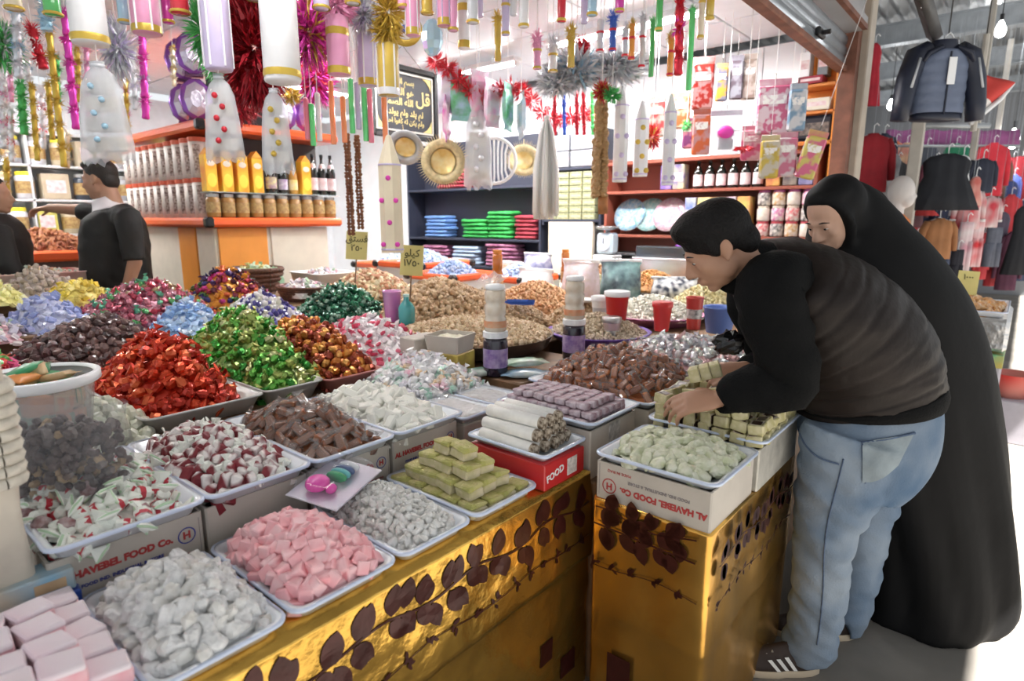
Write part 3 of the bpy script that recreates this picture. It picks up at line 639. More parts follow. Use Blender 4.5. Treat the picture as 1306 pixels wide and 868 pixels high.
redf = M('red foil', (.5, .05, .02), .26, .6, rnd=[(.62, .07, .025), (.5, .04, .018), (.4, .03, .015), (.68, .13, .05)], bump=.25, bscale=45)
greenf = M('green foil', (.1, .4, .05), .26, .6, rnd=[(.06, .34, .05), (.14, .42, .07), (.36, .42, .12), (.04, .24, .035), (.24, .38, .1), (.48, .5, .25), (.3, .36, .1)], bump=.25, bscale=45)
chocf = M('copper foil', (.5, .2, .04), .24, .6, rnd=[(.62, .25, .05), (.32, .07, .025), (.72, .36, .1), (.22, .04, .02), (.5, .17, .04), (.28, .05, .03)], bump=.25, bscale=45)
pinkf = M('pink and white wrapper', (.8, .7, .72), .3, rnd=[(.82, .76, .78), (.8, .72, .74), (.55, .03, .09), (.82, .78, .8), (.68, .12, .2), (.85, .8, .8), (.6, .04, .1)], coat=.3)
lightb = M('light blue wrapper', (.3, .5, .8), .3, rnd=[(.3, .48, .78), (.45, .62, .85), (.22, .38, .7), (.6, .7, .85)], coat=.4)
purpw = M('purple and white wrapper', (.3, .3, .5), .3, rnd=[(.06, .05, .25), (.75, .72, .78), (.12, .1, .34), (.8, .78, .76), (.05, .04, .2), (.7, .68, .55)], coat=.4)
dkg = M('dark green foil', (.02, .15, .07), .25, .5, rnd=[(.015, .13, .06), (.03, .2, .1), (.012, .08, .045), (.25, .38, .3)], coat=.3)
dkb = M('dark chocolate wrapper', (.06, .03, .03), .3, rnd=[(.07, .03, .03), (.045, .022, .02), (.11, .055, .05), (.16, .09, .08)], coat=.4)
multi = M('many coloured foil', (.4, .1, .1), .26, .4, rnd=[(.5, .06, .1), (.55, .2, .25), (.1, .35, .12), (.5, .1, .16), (.45, .35, .2), (.25, .05, .08), (.6, .3, .38), (.12, .4, .25)], coat=.3)
multi2 = M('dark bright mixed foil', (.4, .1, .1), .26, .35, rnd=[(.06, .02, .1), (.65, .26, .03), (.35, .02, .05), (.03, .03, .14), (.5, .04, .22), (.06, .16, .04), (.09, .015, .025), (.6, .12, .04), (.04, .015, .05), (.2, .02, .05)], coat=.3)
palem = M('pale mixed wrapper', (.7, .65, .68), .3, rnd=[(.72, .68, .7), (.68, .6, .66), (.4, .55, .4), (.75, .72, .7), (.65, .4, .45), (.6, .58, .68)], coat=.3)
yell = M('yellow wrapper', (.8, .6, .06), .35, rnd=[(.8, .62, .06), (.7, .5, .05), (.82, .7, .2), (.65, .5, .1)], coat=.3)
yell2 = M('pale yellow wrapper', (.75, .7, .3), .35, rnd=[(.78, .74, .3), (.7, .66, .25), (.8, .78, .5)], coat=.3)
greyb = M('grey brown wrapper', (.4, .33, .27), .4, rnd=[(.42, .34, .28), (.35, .28, .22), (.5, .42, .38)], coat=.3)
rgp = M('red green pink wrapper', (.6, .1, .1), .3, rnd=[(.7, .06, .06), (.75, .2, .1), (.15, .45, .12), (.75, .12, .3), (.7, .55, .5), (.6, .04, .06)], coat=.3)
palg = M('pale green wrapped almond', (.5, .52, .36), .35, rnd=[(.5, .52, .36), (.42, .45, .3), (.56, .57, .45), (.5, .48, .36)], coat=.5, var2=(.62, .62, .52), scale=40)
def W1(name, mat, s=1., k=5): return variants(lambda i: twist(.05*s, .0165*s, i, 7, 1.15, .5), k, name, [mat])
def W2(name, mat, s=1., k=4): return variants(lambda i: pillow(.05*s, .03*s, .02*s, i), k, name, [mat])
def W3(name, mat, s=1., k=4): return variants(lambda i: chunk((.022*s, .018*s, .015*s), .16, i, 7, 5), k, name, [mat])
specs = [ # name, label, group, rect, base, peak, centre, protos fn, size, spacing, material, seed, tilt
 ('red_foil_candy', 'red foil wrapped candy in the large heap beside the green foil candies', 'red foil candies', (-2.72, -1.99, .64, .985), .88, 1.1, (.5, .55), W1, 1.15, .0385, redf, 41),
 ('green_foil_candy', 'bright green foil candy in the heap between red and copper ones', 'green foil candies', (-2.85, -1.98, .975, 1.3), .89, 1.14, (.42, .7), W1, .95, .034, greenf, 42),
 ('copper_foil_candy', 'orange copper foil candy in the heap beside the pink and white ones', 'copper foil candies', (-2.75, -1.95, 1.235, 1.53), .9, 1.075, (.4, .75), W3, 1.05, .031, chocf, 43),
 ('pink_white_candy', 'pink and white wrapped candy in the heap behind the white blocks', 'pink and white candies', (-2.72, -1.95, 1.5, 1.95), .9, 1.05, (.45, .6), W2, .78, .033, pinkf, 44),
 ('pale_green_almond', 'pale green wrapped almond candy below the red foil heap', 'pale green almond candies', (-2.3, -1.9, .33, .66), .87, .97, (.4, .5), W3, 1.2, .036, palg, 45),
 ('dark_chocolate_candy', 'dark brown wrapped candy in the heap behind the red foil one', 'dark brown candies', (-3.3, -2.74, .5, 1.06), .93, 1.09, (.5, .6), W3, 1.1, .033, dkb, 46),
 ('light_blue_candy', 'light blue wrapped candy in the heap behind the green foil one', 'light blue candies', (-3.3, -2.84, 1.03, 1.4), .94, 1.12, (.5, .5), W2, .8, .03, lightb, 47),
 ('purple_white_candy', 'purple and white candy in the heap behind the copper foil one', 'purple and white candies', (-3.36, -2.84, 1.37, 1.83), .94, 1.12, (.5, .5), W3, .78, .028, purpw, 48),
 ('dark_green_candy', 'dark green foil candy in the heap beside the nuts', 'dark green foil candies', (-3.36, -2.82, 1.83, 2.36), .94, 1.13, (.5, .5), W1, .7, .029, dkg, 49),
 ('many_coloured_candy', 'red pink and green foil candy in the mixed heap below the orange panel', 'many coloured candies', (-3.95, -3.28, .9, 1.5), 1.0, 1.18, (.5, .6), W1, .9, .04, multi, 50),
 ('bright_mixed_candy', 'dark and bright foil candy in the heap in front of the orange stand', 'dark and bright mixed candies', (-3.95, -3.4, 1.46, 1.93), 1.0, 1.22, (.5, .5), W1, 1.0, .042, multi2, 51),
 ('red_green_candy', 'red and green wrapped candy in the heap next to the dark brown ones', 'red and green mixed candies', (-3.25, -2.7, .12, .52), .93, 1.06, (.5, .6), W1, 1., .042, rgp, 52),
 ('pale_mixed_candy', 'pale lilac and white candy in the low heap near the seller', 'pale mixed candies', (-3.9, -3.25, .15, .66), 1.0, 1.12, (.5, .5), W2, 1., .046, palem, 53),
 ('blue_lilac_candy', 'small blue lilac candy in the heap behind the dark brown ones', 'blue lilac candies', (-3.95, -3.3, .64, .93), 1.0, 1.15, (.5, .5), W2, .9, .043, M('blue lilac wrapper', (.4, .45, .7), .3, rnd=[(.4, .45, .72), (.55, .58, .75), (.3, .36, .65)], coat=.3), 54),
 ('yellow_candy', 'golden yellow candy in the heap nearest the red bin', 'golden yellow candies', (-4.3, -3.9, .86, 1.22), 1.05, 1.17, (.5, .5), W2, .95, .042, yell, 55),
 ('pale_yellow_candy', 'pale yellow candy in the heap at the shop edge', 'pale yellow candies', (-4.6, -4.0, .42, .82), 1.08, 1.22, (.5, .5), W2, .95, .045, yell2, 56),
 ('grey_brown_candy', 'grey brown wrapped candy between the two yellow heaps', 'grey brown candies', (-4.75, -4.25, .78, 1.14), 1.08, 1.22, (.5, .5), W3, 1., .042, greyb, 57),
]
for (nm, lb, gp, rc, b, pk_, ce_, fn_, sz, sp, mt, sd) in specs:
    heap(nm, lb, 'candy', gp, rc, dome(rc, b, pk_, ce_), fn_(nm, mt, sz), sp, mt, sd, floor_=b-.02, free=fn_ is W3, tilt=.7)
for rc, z0, h_, l, mt in (((-2.75, -1.96, .62, 1.0), .851, .05, 'pale bin under the red foil candy heap', gbin), ((-2.86, -1.955, 1.005, 1.235), .851, .055, 'pale bin under the green foil candy heap', gbin), ((-2.74, -1.94, 1.24, 1.5), .851, .05, 'pale red bin under the copper foil candies', pbin), ((-2.74, -1.93, 1.505, 1.96), .851, .045, 'pale red bin under the pink and white candies', pbin)):
    binbox(rc, z0, h_, l, mt)
cbx = [('top_step', -4.85, -4.3, -.4, 1.45, 0, 1.05)]
for a in cbx: cbox(*a)
# ---------------------------------------------------------------- nuts, seeds and grains: uncountable heaps
def nuts(name, label, c, rx, ry, base, peak, cols, size, n, seed, q=1.6, el=(1, .75, .6)):
    rg_ = random.Random(seed); m = MB(); mats = [M('%s shade %d' % (name, i), cc, .55, var=.2, scale=90) for i, cc in enumerate(cols)]
    m.smooth = True; m.lathe([(rx*.99*r, base-.006+(peak-base)*(1-r**q)-size*.3) for r in (1, .9, .75, .6, .45, .3, .15, .02)], 20, (c[0], c[1], 0), None, True, (1, ry/rx)); m.smooth = False
    for i in range(n):
        a, r = rg_.uniform(0, 6.283), math.sqrt(rg_.random()); x, y = c[0]+math.cos(a)*r*rx, c[1]+math.sin(a)*r*ry
        z = base+(peak-base)*(1-r**q)+rg_.uniform(-.3, .4)*size; m.mi = rg_.randrange(len(cols)); s_ = size*rg_.uniform(.75, 1.2)
        m.ell((x, y, z), (s_*el[0], s_*el[1], s_*el[2]), 5, 4, Euler((rg_.uniform(0, 6), rg_.uniform(0, 6), rg_.uniform(0, 6))).to_matrix(), .12, rg_)
    o = ob(name, m, mats); return tag(o, label, 'nuts', None, 'stuff')
beige = [(.5, .34, .19), (.6, .44, .27), (.4, .25, .13), (.55, .4, .26)]
pale = [(.58, .48, .34), (.66, .56, .42), (.48, .38, .26)]
nuts('walnut_heap', 'large heap of beige shelled nuts behind the yellow price card', (-2.72, 2.55), .42, .40, .93, 1.14, beige, .021, 1500, 1)
nuts('pistachio_heap', 'heap of mixed pale and brown nuts beside the wicker baskets', (-3.5, 2.62), .36, .3, .99, 1.15, [(.62, .5, .3), (.4, .2, .1), (.68, .6, .42), (.5, .25, .15)], .02, 1000, 2)
nuts('cashew_heap', 'pale nuts heaped in the round tray behind the dark lidded jar', (-2.1, 2.2), .39, .39, .935, 1.0, [(.6, .46, .28), (.66, .52, .36), (.5, .33, .19)], .016, 1800, 3, 1.8)
nuts('sunflower_heap', 'speckled seed heap beside the second dark lidded jar', (-1.72, 2.78), .26, .24, .9, 1.0, pale, .013, 1300, 4)
nuts('peanut_heap', 'heap of reddish peanuts in front of the amber bottle', (-2.55, 3.3), .36, .34, .9, 1.08, [(.55, .3, .14), (.45, .22, .1), (.6, .38, .2)], .016, 1100, 5)
nuts('roasted_chickpea_heap', 'heap of beige chickpeas beside the red can', (-1.98, 3.02), .2, .3, .9, 1.03, beige, .014, 800, 6)
nuts('pumpkin_seed_heap', 'pale green pumpkin seed heap behind the peanuts', (-2.45, 3.85), .34, .3, .9, 1.1, [(.5, .48, .3), (.42, .42, .22), (.58, .54, .38)], .015, 800, 7)
nuts('white_seed_heap', 'white seed heap in the pink bowl beside the red cup', (-1.72, 3.42), .3, .26, .92, 1.04, [(.72, .7, .62), (.8, .78, .7), (.6, .56, .46)], .013, 1000, 8)
nuts('yellow_nut_heap', 'pale yellow nut heap behind the white seeds', (-1.55, 3.85), .28, .26, .92, 1.09, [(.64, .56, .3), (.7, .62, .4), (.55, .46, .24)], .015, 800, 9)
nuts('lentil_heap', 'orange brown lentil heap in the square bin behind the red can', (-2.1, 4.12), .26, .24, 1.0, 1.13, [(.55, .26, .08), (.62, .34, .12), (.45, .2, .06)], .011, 900, 10)
nuts('raisin_heap', 'dark brown raisin heap before the bending man', (-1.72, 4.28), .26, .2, .98, 1.13, [(.16, .07, .045), (.22, .1, .07), (.1, .045, .035)], .013, 800, 11)
nuts('almond_heap', 'brown almond heap in front of the steel cabinet', (-2.62, 4.25), .2, .15, 1.0, 1.14, [(.4, .2, .09), (.5, .28, .14)], .015, 400, 12)
nuts('mixed_nut_heap', 'mixed nut heap beneath the blue scoop', (-2.28, 2.72), .24, .2, .92, 1.02, beige, .015, 600, 13)
nuts('bean_heap', 'cream bean heap in front of the orange edged bins', (-3.1, 3.25), .2, .22, .95, 1.07, pale, .015, 500, 14)
# round tray, bins, bowls, baskets
def bowl(name, label, c, prof, mat, cat, n=28, group=None, R=None):
    m = MB(); m.smooth = True; m.lathe(prof, n, (0, 0, 0), None, True); return tag(ob(name, m, mat, None, c, R), label, cat, group)
bowl('round_tray', 'wide dark round tray of pale nuts behind the dark lidded jar', (-2.1, 2.2, .851), [(.3, 0), (.38, .03), (.405, .085), (.41, .088), (.395, .084), (.36, .06), (.3, .055)], M('dark tin tray', (.16, .13, .11), .35, .6, var=.2), 'tray')
bowl('purple_bowl', 'purple plastic bowl of speckled seeds beside the second jar', (-1.72, 2.78, .851), [(.2, 0), (.27, .05), (.285, .06), (.272, .06), (.2, .045)], M('purple plastic', (.2, .1, .5), .35), 'bowl')
bowl('pink_bowl', 'pink plastic bowl of white seeds beside the red cup', (-1.72, 3.42, .871), [(.22, 0), (.3, .055), (.315, .062), (.3, .062), (.22, .05)], M('pink plastic', (.6, .22, .4), .35), 'bowl')
wick = M('dark wicker', (.12, .05, .03), .6, var=.4, scale=60, bump=.8, bscale=80)
def basket(label, c, rx, ry, h_, mat, sweet, seed):
    t = empty('wicker_basket', label, 'basket', c, 0, 'wicker baskets on the counter')
    for k in range(6):
        m = MB(); m.smooth = True; f = .8+.2*k/5; m.tube([(math.cos(2*PI*i/24)*rx*f, math.sin(2*PI*i/24)*ry*f, h_*k/5) for i in range(25)], h_*.12, 6, False); ob('woven_ring', m, wick, t)
    for i in range(18):
        a = 2*PI*i/18; ob('stake', MB().tube([(math.cos(a)*rx*.81, math.sin(a)*ry*.81, 0), (math.cos(a)*rx*1.01, math.sin(a)*ry*1.01, h_*1.02)], .006, 5), wick, t)
    ob('bottom', MB().lathe([(rx*.8, 0), (rx*.8, .008)], 20, (0, 0, 0), None, True, (1, ry/rx)), wick, t)
    rc = (c[0]-rx*.92, c[0]+rx*.92, c[1]-ry*.92, c[1]+ry*.92)
    heap(sweet[0], sweet[1], 'candy', sweet[2], rc, dome(rc, c[2]+h_*.85, c[2]+h_+.04), W2(sweet[0], sweet[3], .8, 3), .04, sweet[3], seed, edge=.8, floor_=c[2]+h_*.3, free=False)
basket('dark oval wicker basket of pale sweets beside the dark green candies', (-3.55, 2.13, .992), .2, .15, .085, wick, ('pale_basket_sweet', 'pale yellow and white sweet in the wicker basket by the dark green candies', 'pale sweets in the nearer wicker basket', palem), 61)
basket('dark wicker basket of light green sweets against the orange stand', (-4.2, 2.15, .992), .2, .17, .16, wick, ('mint_basket_sweet', 'light green sweet in the wicker basket against the orange stand', 'light green sweets in a wicker basket', M('mint wrapper', (.4, .62, .45), .3, rnd=[(.4, .65, .45), (.6, .7, .55), (.7, .6, .25)], coat=.3)), 62)
rc = (-4.2, -3.8, 2.4, 2.75); binbox(rc, .992, .12, 'white plastic tub of jelly sweets between basket and nuts', white, None)
heap('jelly_sweet', 'small jelly sweet in the white tub beside the wicker basket', 'candy', 'jelly sweets in a white tub', (-4.17, -3.83, 2.43, 2.72), dome((-4.17, -3.83, 2.43, 2.72), 1.09, 1.14), W3('jelly_sweet', palem, .9), .038, palem, 63, floor_=1.02)
# orange edged bins with beads
def edgebin(rc, z0, h_, label, fillc, flabel, seed):
    x0, x1, y0, y1 = rc; t = empty('edged_bin', label, 'bin', ((x0+x1)/2, (y0+y1)/2, z0), 0, 'orange edged display bins'); sx, sy = x1-x0, y1-y0
    m = MB(); m.loops([rrect(0, 0, sx, sy, .004, 0, 1), rrect(0, 0, sx, sy, .004, h_, 1), rrect(0, 0, sx-.03, sy-.03, .004, h_, 1), rrect(0, 0, sx-.03, sy-.03, .004, h_*.3, 1)]); ob('body', m, M('pale laminate', (.62, .66, .68), .4), t)
    for a, b in (((sx/2, 0), (.03, sy-.06)), ((-sx/2, 0), (.03, sy-.06))): ob('edge', MB().rbox((a[0], 0, h_), (b[0], b[1], .05), .012), orangetrim, t)
    for s in (-1, 1): ob('edge', MB().rbox((0, s*sy/2, h_), (sx-.06, .03, .05), .012), orangetrim, t)
    for s in (-1, 1):
        for q in (-1, 1): ob('corner', MB().rbox((s*sx/2, q*sy/2, h_), (.062, .062, .054), .016), black, t)
    nuts('bead_heap', flabel, ((x0+x1)/2, (y0+y1)/2), sx*.46, sy*.46, z0+h_-.03, z0+h_+.1, fillc, .018, 500, seed)
edgebin((-4.05, -3.5, 3.1, 3.65), .992, .16, 'orange edged bin of light blue beads', [(.4, .52, .75), (.6, .68, .82), (.3, .42, .7)], 'light blue bead heap in the farther orange edged bin', 71)
edgebin((-3.45, -2.98, 2.92, 3.38), .932, .17, 'orange edged bin of blue and white beads behind the price card', [(.35, .42, .75), (.65, .68, .82), (.28, .34, .66)], 'blue and white bead heap behind the price card', 72)
edgebin((-3.3, -2.85, 3.5, 4.0), .932, .12, 'orange edged bin of pale grains by the amber bottle', [(.62, .64, .58), (.7, .7, .66)], 'pale grain heap by the amber bottle', 73)
edgebin((-4.7, -4.2, 3.35, 4.0), .6, .5, 'orange edged bin of green packets behind the column of beads', [(.5, .55, .1), (.6, .62, .2)], 'olive yellow heap in the hindmost orange edged bin', 74)
# red bin near the seller, white sack
rbn = binbox((-5.15, -4.75, .72, 1.3), .9, .26, 'red and white bin of mixed sweets by the seller', M('red bin plastic', (.6, .06, .05), .35, var2=(.75, .7, .66), scale=3, detail=0), None)
nuts('bin_sweets', 'tiny mixed sweets filling the red bin by the seller', (-4.95, 1.01), .17, .25, 1.14, 1.19, [(.7, .5, .3), (.5, .65, .55), (.72, .66, .6), (.7, .35, .3)], .018, 400, 75)
binbox((-5.2, -4.6, .1, .68), .9, .27, 'pale plastic bin at the edge of the counter near the seller', M('pale lilac plastic', (.66, .62, .66), .35), None)
nuts('bin_sweets', 'tiny pink and white sweets filling the pale bin', (-4.9, .39), .27, .26, 1.15, 1.2, [(.75, .7, .72), (.6, .3, .38), (.7, .68, .7)], .02, 500, 76)
cbox('top_step', -5.3, -4.85, -.4, 1.4, 0, .895)
# ---------------------------------------------------------------- orange stand with jars and bottles
KX, KY0, KY1, KXB = -4.56, 2.0, 3.16, -6.1
ks = empty('shelf_stand', 'orange and cream stand with orange edged shelves of jars and bottles', 'shelf', ((KX+KXB)/2, (KY0+KY1)/2, 0))
kc = lambda n, x0, x1, y0, y1, z0, z1, mt, b=.006: obw(n, MB().rbox(((x0+x1)/2, (y0+y1)/2, (z0+z1)/2), (x1-x0, y1-y0, z1-z0), b), mt, ks)
kc('base', KXB+.12, KX-.1, KY0+.1, KY1-.1, 0, 1.44, cream)
kc('panel', KX-.1, KX-.085, KY0+.11, KY0+.5, .3, 1.44, orangep); kc('panel', KX-.1, KX-.085, KY0+.53, KY1-.12, .3, 1.44, cream)
kc('panel', -5.3, KX-.42, KY0+.085, KY0+.1, .3, 1.44, orangep); kc('panel', KX-.4, KX-.1, KY0+.085, KY0+.1, .3, 1.44, cream)
kc('shelf_board', KXB, KX, KY0, KY1, 1.445, 1.515, orangetrim, .02); kc('shelf_board', KXB, KX, KY0, KY1, 2.13, 2.2, orangetrim, .02)
for z in (1.48, 2.165): kc('corner_cap', KX-.06, KX+.008, KY0-.008, KY0+.06, z-.038, z+.038, black, .015)
kc('glass_shelf', KX-.16, KX-.01, KY0+.04, KY1-.02, 1.695, 1.702, M('glass shelf', (.8, .9, .88), .1, clear=.5), .002)
kc('core_panel', KXB+.25, KX-.28, KY0+.28, KY1-.05, 1.515, 2.13, M('dark shelf back', (.06, .05, .05), .6))
jamm = M('brown preserve', (.26, .11, .03), .25, var2=(.4, .22, .06), scale=18, coat=.6); lidm = M('grey tin lid', (.45, .44, .43), .3, .7)
def jar(label, p, r, h_, cont, lid, group, nm='preserve_jar', lab=None, cat='jar'):
    t = empty(nm, label, cat, p, 0, group)
    m = MB(); m.smooth = True; m.lathe([(r*.9, 0), (r, .01), (r, h_*.78), (r*.82, h_*.87)], 14); gl_ = ob('glass', m, cont, t)
    m = MB(); m.smooth = False; m.lathe([(r*.86, h_*.86), (r*.88, h_*.87), (r*.88, h_*.99), (r*.8, h_)], 14); ob('lid', m, lid, t)
    if lab: m = MB(); m.smooth = True; m.lathe([(r*1.01, h_*.2), (r*1.012, h_*.65)], 14, cap=False); ob('printed_label', m, lab, gl_)
    return t
glab = M('golden jar label', (.5, .36, .14), .5, var2=(.25, .12, .05), scale=40)
j0 = jar('brown preserve jar in the row along the orange shelf', (KX-.075, KY0+.09, 1.516), .05, .172, jamm, lidm, 'preserve jars along the orange shelf', lab=glab)
for i in range(1, 10): c = copy_tree(j0); c.location = (KX-.075, KY0+.09+i*.11, 1.516)
# juice cartons and bottles on the glass shelf
juice = M('orange juice carton', (.85, .3, .02), .35, var2=(.9, .62, .05), scale=9, detail=1)
def jcarton(p, label, mt=juice):
    t = empty('juice_carton', label, 'carton', p, 0, 'juice cartons above the jars')
    ob('body', MB().rbox((0, 0, .13), (.085, .085, .26), .004), mt, t)
    ob('gable_top', MB().add([(-.042, -.042, .26), (.042, -.042, .26), (.042, .042, .26), (-.042, .042, .26), (-.042, 0, .31), (.042, 0, .31)], [(0, 1, 5, 4), (2, 3, 4, 5), (1, 2, 5), (3, 0, 4)]), M('carton top', (.85, .38, .05), .4), t)
    ob('printed_fruit', MB().ell((.043, 0, .08), (.002, .034, .05), 12, 8), M('yellow fruit print', (.9, .7, .08), .4), t); ob('printed_mark', MB().ell((.043, 0, .2), (.002, .03, .022), 12, 8), M('pale print', (.8, .7, .6), .4), t)
for i in range(4): jcarton((KX-.075, KY0+.08+i*.118, 1.703), 'orange juice carton, number %s from the stand corner' % ['one', 'two', 'three', 'four'][i])
dkglass = M('dark bottle glass', (.012, .014, .012), .08, coat=.8); wlab = M('white bottle label', (.78, .74, .74), .5, var2=(.65, .4, .42), scale=25)
def bottle(label, p, h_=.3, r=.036, glass=dkglass, lab=wlab, capm=black, neck=True, group=None, nm='bottle', lz=(.12, .42)):
    t = empty(nm, label, 'bottle', p, 0, group); m = MB(); m.smooth = True
    m.lathe([(r*.9, 0), (r, .008), (r, h_*.55), (r*.75, h_*.68), (r*.35, h_*.8), (r*.32, h_*.93)], 14); gl_ = ob('glass', m, glass, t)
    m = MB(); m.lathe([(r*.38, h_*.92), (r*.38, h_), (r*.3, h_)], 12); ob('cap', m, capm, t)
    if lab: m = MB(); m.smooth = True; m.lathe([(r*1.015, h_*lz[0]), (r*1.015, h_*lz[1])], 14, cap=False); ob('printed_label', m, lab, gl_)
    if neck and lab: m = MB(); m.smooth = True; m.lathe([(r*.8, h_*.67), (r*.5, h_*.77)], 12, cap=False); ob('neck_label', m, lab, gl_)
    return t
yy = KY0+.56
bottle('dark squat bottle with violet label beside the juice cartons', (KX-.075, yy, 1.703), .3, .042, lab=M('violet label', (.3, .15, .3), .5, var2=(.7, .65, .3), scale=30), neck=False, group='bottles above the jars')
bottle('dark bottle with white and purple label', (KX-.075, yy+.1, 1.703), .27, .036, lab=M('white purple label', (.8, .78, .8), .5, var2=(.2, .08, .3), scale=20), neck=False, group='bottles above the jars')
bottle('bottle with pale yellow fruit label', (KX-.075, yy+.19, 1.703), .27, .036, glass=M('amber syrup', (.5, .25, .05), .15, coat=.6), lab=M('fruit label', (.8, .7, .5), .5, var2=(.8, .6, .1), scale=22), neck=False, group='bottles above the jars')
jcarton((KX-.075, yy+.29, 1.703), 'single orange juice carton between the bottles')
for i in range(3): bottle(['dark bottle with white label next to the single juice carton', 'dark bottle with white label in the middle of three', 'dark bottle with white label at the end of the shelf'][i], (KX-.07, yy+.375+i*.085, 1.703), .33, .037, group='bottles above the jars')
# wafer tubes on the other face
tube_m = M('speckled white tube', (.78, .72, .66), .45, var=.12, scale=26, detail=1); redcap = M('red tube cap', (.6, .1, .04), .4)
tb = empty('wafer_tube', 'white speckled wafer tube with red cap stacked on the orange shelf', 'tube', (0, 0, 0), 0, 'wafer tubes on the orange shelf')
m = MB(); m.smooth = True; m.lathe([(.066, 0), (.066, .262)], 14); ob('tube', m, tube_m, tb)
m = MB(); m.lathe([(.07, .255), (.07, .285), (.066, .288)], 14); ob('cap', m, redcap, tb)
stripe_t = M('brown lettering band', (.16, .09, .07), .5, var2=(.7, .6, .55), scale=60); m = MB(); m.smooth = True; m.lathe([(.0668, .03), (.0668, .23)], 14, cap=False)
m2 = MB(); m2.smooth = True; n = 14; 
m2.add([(math.cos(a)*.0672, math.sin(a)*.0672, z) for a in (-1.0, -.75, -.5, -.25) for z in (.03, .235)], [(0, 2, 3, 1), (2, 4, 5, 3), (4, 6, 7, 5)]); ob('printed_band', m2, stripe_t, tb)
first = True
for i in range(10):
    for k in range(2):
        c = tb if first else copy_tree(tb); first = False; c.location = (KX-.22-i*.148, KY0+.085, 1.516+k*.29)
for i in range(10):
    t = jar('small pale tin on top of the wafer tubes', (KX-.22-i*.148, KY0+.085, 2.096-.5*0), .06, .03, M('pale tin', (.66, .6, .55), .4, var2=(.4, .3, .28), scale=30), lidm, 'small tins on the wafer tubes', 'small_tin', None, 'tin') if False else None
# purple oval boxes and dark boxes on the stand top
purpf = M('purple foil', (.28, .1, .45), .22, .6, bump=.4, bscale=30); silf = M('silver lilac foil', (.7, .66, .8), .18, .7, bump=.6, bscale=40)
def egg_box(p, label, h_=.3):
    t = empty('oval_gift', label, 'gift box', p, -.42, 'purple oval gifts on the stand')
    m = MB(); m.smooth = True; m.loops([[Vector((x, math.cos(a)*w_, h_/2+math.sin(a)*h_/2*s_)) for a in [2*PI*k/10 for k in range(10)]] for x, w_, s_ in ((-.04, .09, .8), (0, .115, 1), (.02, .1, .92))]); ob('shell', m, purpf, t)
    m = MB(); m.loops([[Vector((x, math.cos(a)*w_, h_/2+math.sin(a)*h_/2*s_)) for a in [2*PI*k/8 for k in range(8)]] for x, w_, s_ in ((.02, .08, .8), (.045, .04, .4))]); ob('facet', m, silf, t)
    ob('stand', MB().rbox((-.02, 0, .01), (.06, .12, .03), .004), M('dark purple card', (.08, .02, .08), .5), t)
for i, (x, y, z) in enumerate(((-4.72, 2.08, 2.2), (-4.72, 2.08, 2.51), (-4.95, 2.1, 2.2), (-4.95, 2.1, 2.51), (-4.72, 2.75, 2.2), (-4.72, 2.98, 2.2))):
    egg_box((x, y, z), ['purple oval foil gift at the stand corner, lower', 'purple oval foil gift at the stand corner, upper', 'purple oval foil gift behind the corner one, lower', 'purple oval foil gift behind the corner one, upper', 'purple oval foil gift under the pink tinsel', 'purple oval foil gift at the end of the stand top'][i])
for i, (y, z, mt, lab) in enumerate(((2.3, 2.2, white, 'white gift box on the stand top, lower of two'), (2.3, 2.4, black, 'black gift box on the stand top, above the white one'), (2.52, 2.2, black, 'low black gift box on the stand top'))):
    t = empty('gift_box', lab, 'gift box', (-4.75, y, z), 0); ob('body', MB().rbox((0, 0, .075), (.18, .18, .15), .006), mt, t); ob('lid', MB().rbox((0, 0, .17), (.19, .19, .04), .006), black if mt is white else white, t)
# framed calligraphy
fr = empty('framed_calligraphy', 'black framed gold calligraphy panel hanging above the candle', 'picture', (-3.8, 3.24, 2.38), 0)
fr.rotation_euler = (0, 0, 0); FWd, FHt = .66, .52
bk = M('black satin', (.012, .013, .022), .4); goldi = M('gold ink', (.62, .5, .2), .4, .4); silv = M('silver frame', (.62, .6, .55), .3, .6)
ob('panel', MB().box((0, 0, 0), (.012, FWd-.04, FHt-.04)), bk, fr)
for s in (-1, 1):
    ob('frame', MB().rbox((.008, s*(FWd/2-.012), 0), (.03, .04, FHt), .006), black, fr); ob('frame', MB().rbox((.008, 0, s*(FHt/2-.012)), (.03, FWd-.06, .04), .006), black, fr)
    ob('inner_line', MB().box((.009, s*(FWd/2-.05), 0), (.01, .012, FHt-.09)), silv, fr); ob('inner_line', MB().box((.009, 0, s*(FHt/2-.05)), (.01, FWd-.11, .012)), silv, fr)
    for q in (-1, 1): ob('corner_ornament', MB().prism([(0, 0), (.09, 0), (.05, .02), (.02, .05), (0, .09)], .004, tr(.006, s*(FWd/2-.06), q*(FHt/2-.06)) @ XF @ Matrix.Diagonal((-s, -q, 1, 1))), goldi, fr)
